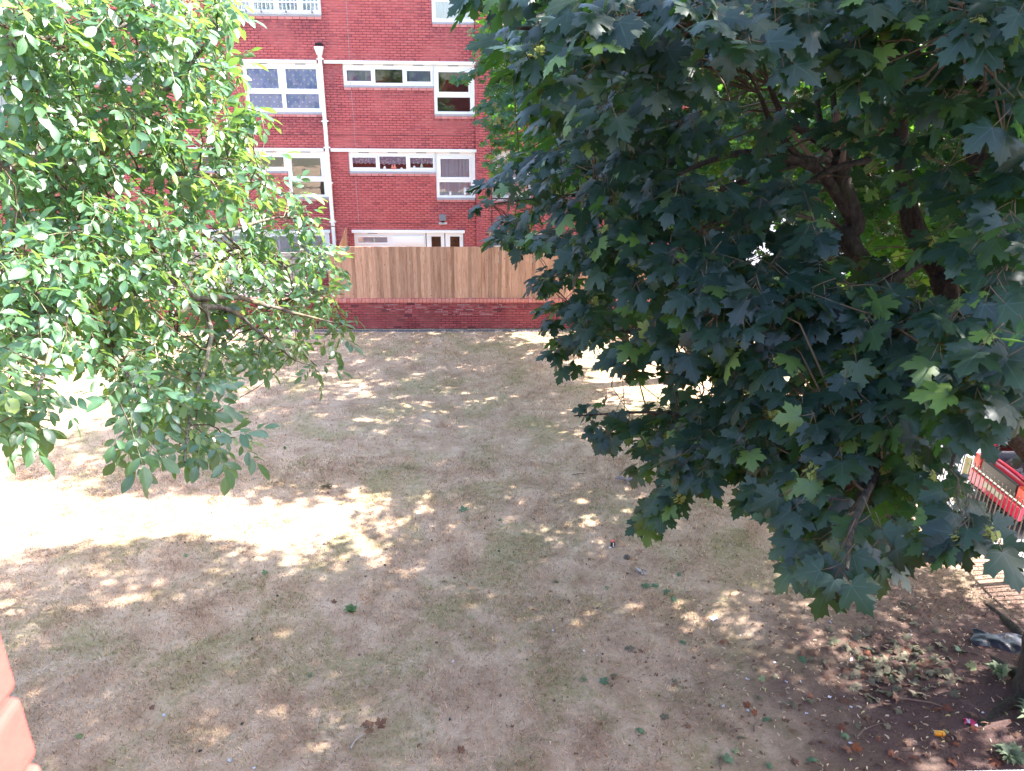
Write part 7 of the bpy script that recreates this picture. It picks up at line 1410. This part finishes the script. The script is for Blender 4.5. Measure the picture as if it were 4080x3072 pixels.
for x, y in spots(22, -1.5, 9.5, 3.0, 3.2): fallen(BL if random.random() < .6 else GL, x, y, random.uniform(.05, .09), "small dry leaf lying in the open lawn", "dry leaves in the open lawn", curl=1.0)
# dry winged keys: the nearest as things, the rest as one litter layer
def key_v(s, curl, rs):
    V = []
    for u, w in ((0, .10), (.2, .16), (.55, .24), (.85, .20), (1, .05)):
        x = (u-.5); y = curl*math.sin(u*math.pi)*.5
        V += [(x*s, (y-w*.5)*s, (.06+.10*math.sin(u*6))*s, 0), (x*s, (y+w*.5)*s, (.12+.2*rs.random())*s, 0)]
    return np.array(V), np.array([f for q in range(4) for f in ((2*q, 2*q+2, 2*q+3), (2*q, 2*q+3, 2*q+1))])
rs_ = random.Random(5); KV = [key_v(1, c_, rs_) for c_ in (.25, .45, .6, .1)]; KM = [np_mesh("maple_key", v[:, :3], t_, 3, SEEDTAN, False, {'vein': v[:, 3]}) for v, t_ in KV]
kp = spots(700, 5.2, 8.2, 1.5, 1.4)+spots(420, 3.2, 8.4, 1.8, 1.8)+spots(240, 7.2, 10.2, .9, 1.2)+spots(220, -.5, 9.5, 3.2, 3)
kd = sorted(kp, key=lambda p: p[0]*0+p[1]); 
for x, y in kd[:270]:
    o = bpy.data.objects.new("maple_key", random.choice(KM)); link(o); o.location = gpos(x, y, .006); o.scale = (random.uniform(.04, .065),)*3; o.rotation_euler = (random.uniform(-.3, .3), random.uniform(-.3, .3), random.uniform(0, 6.28)); tag(o, "dry pale winged maple key fallen on the near ground", "maple key", "dry maple keys on the ground")
Vs = []; Fs = []; k0 = 0; Rn = []
def litter_add(V, T, x, y, s, dz, tilt):
    global k0
    Mx = np.array((Matrix.Rotation(random.uniform(0, 6.28), 3, 'Z') @ Matrix.Rotation(random.uniform(-tilt, tilt), 3, 'X') @ Matrix.Rotation(random.uniform(-tilt, tilt), 3, 'Y'))); W = V[:, :3]*s @ Mx.T+np.array(gpos(x, y, dz)); Vs.append(W); Fs.append(T+k0); k0 += len(V); Rn.append(np.full(len(V), random.random()*.99))
for x, y in kd[270:]: v, t_ = random.choice(KV); litter_add(v, t_, x, y, random.uniform(.035, .06), .006, .3)
o = np_mesh("leaf_litter", np.concatenate(Vs), np.concatenate(Fs), 3, SEEDTAN, None, {'rnd': np.concatenate(Rn), 'vein': np.zeros(k0)}); tag(o, kind='stuff')
Vs = []; Fs = []; k0 = 0; Rn = []
for x, y in spots(900, 5.4, 7.6, 1.3, 1.2)+spots(300, 2.5, 8.5, 2.2, 2.2): v, t_ = random.choice(ST); litter_add(v, t_, x, y, random.uniform(.012, .05), .005, .7)
o = np_mesh("leaf_crumbs", np.concatenate(Vs), np.concatenate(Fs), 3, BROWNL, None, {'rnd': np.concatenate(Rn), 'vein': np.zeros(k0)}); tag(o, kind='stuff')
# white paper bits
for i, (x, y) in enumerate(spots(20, 4.9, 7.6, .9, .8)+spots(8, 2.0, 7.6, 1.8, 1.0)+[(-3.9, 7.3), (-2.9, 6.6), (-2.6, 6.5)]):
    put(flutter("paper_scrap", PLASTICW, L=random.uniform(.02, .05), W=random.uniform(.015, .035), seed=20+i, amp=.5), x, y, "small white paper scrap dropped on the ground", "paper scrap", random.uniform(0, 3), "white paper scraps")
# dark crumbs of earth and dropped walnut husks on the left
for i in range(26):
    x, y = random.uniform(-5.5, 1), random.uniform(6.5, 13); mb = MB(); mb.tube([(-.02,0,.008),(-.008,0,.016),(.01,.004,.016),(.022,0,.006)], [.004,.014,.012,.003], 6)
    put(mb.build("walnut_husk", TRIM if i % 2 else DEADWOOD, None, smooth=True), x, y, "little dark walnut husk lying on the dry lawn", "husk", random.uniform(0, 6), "dark husks on the lawn")
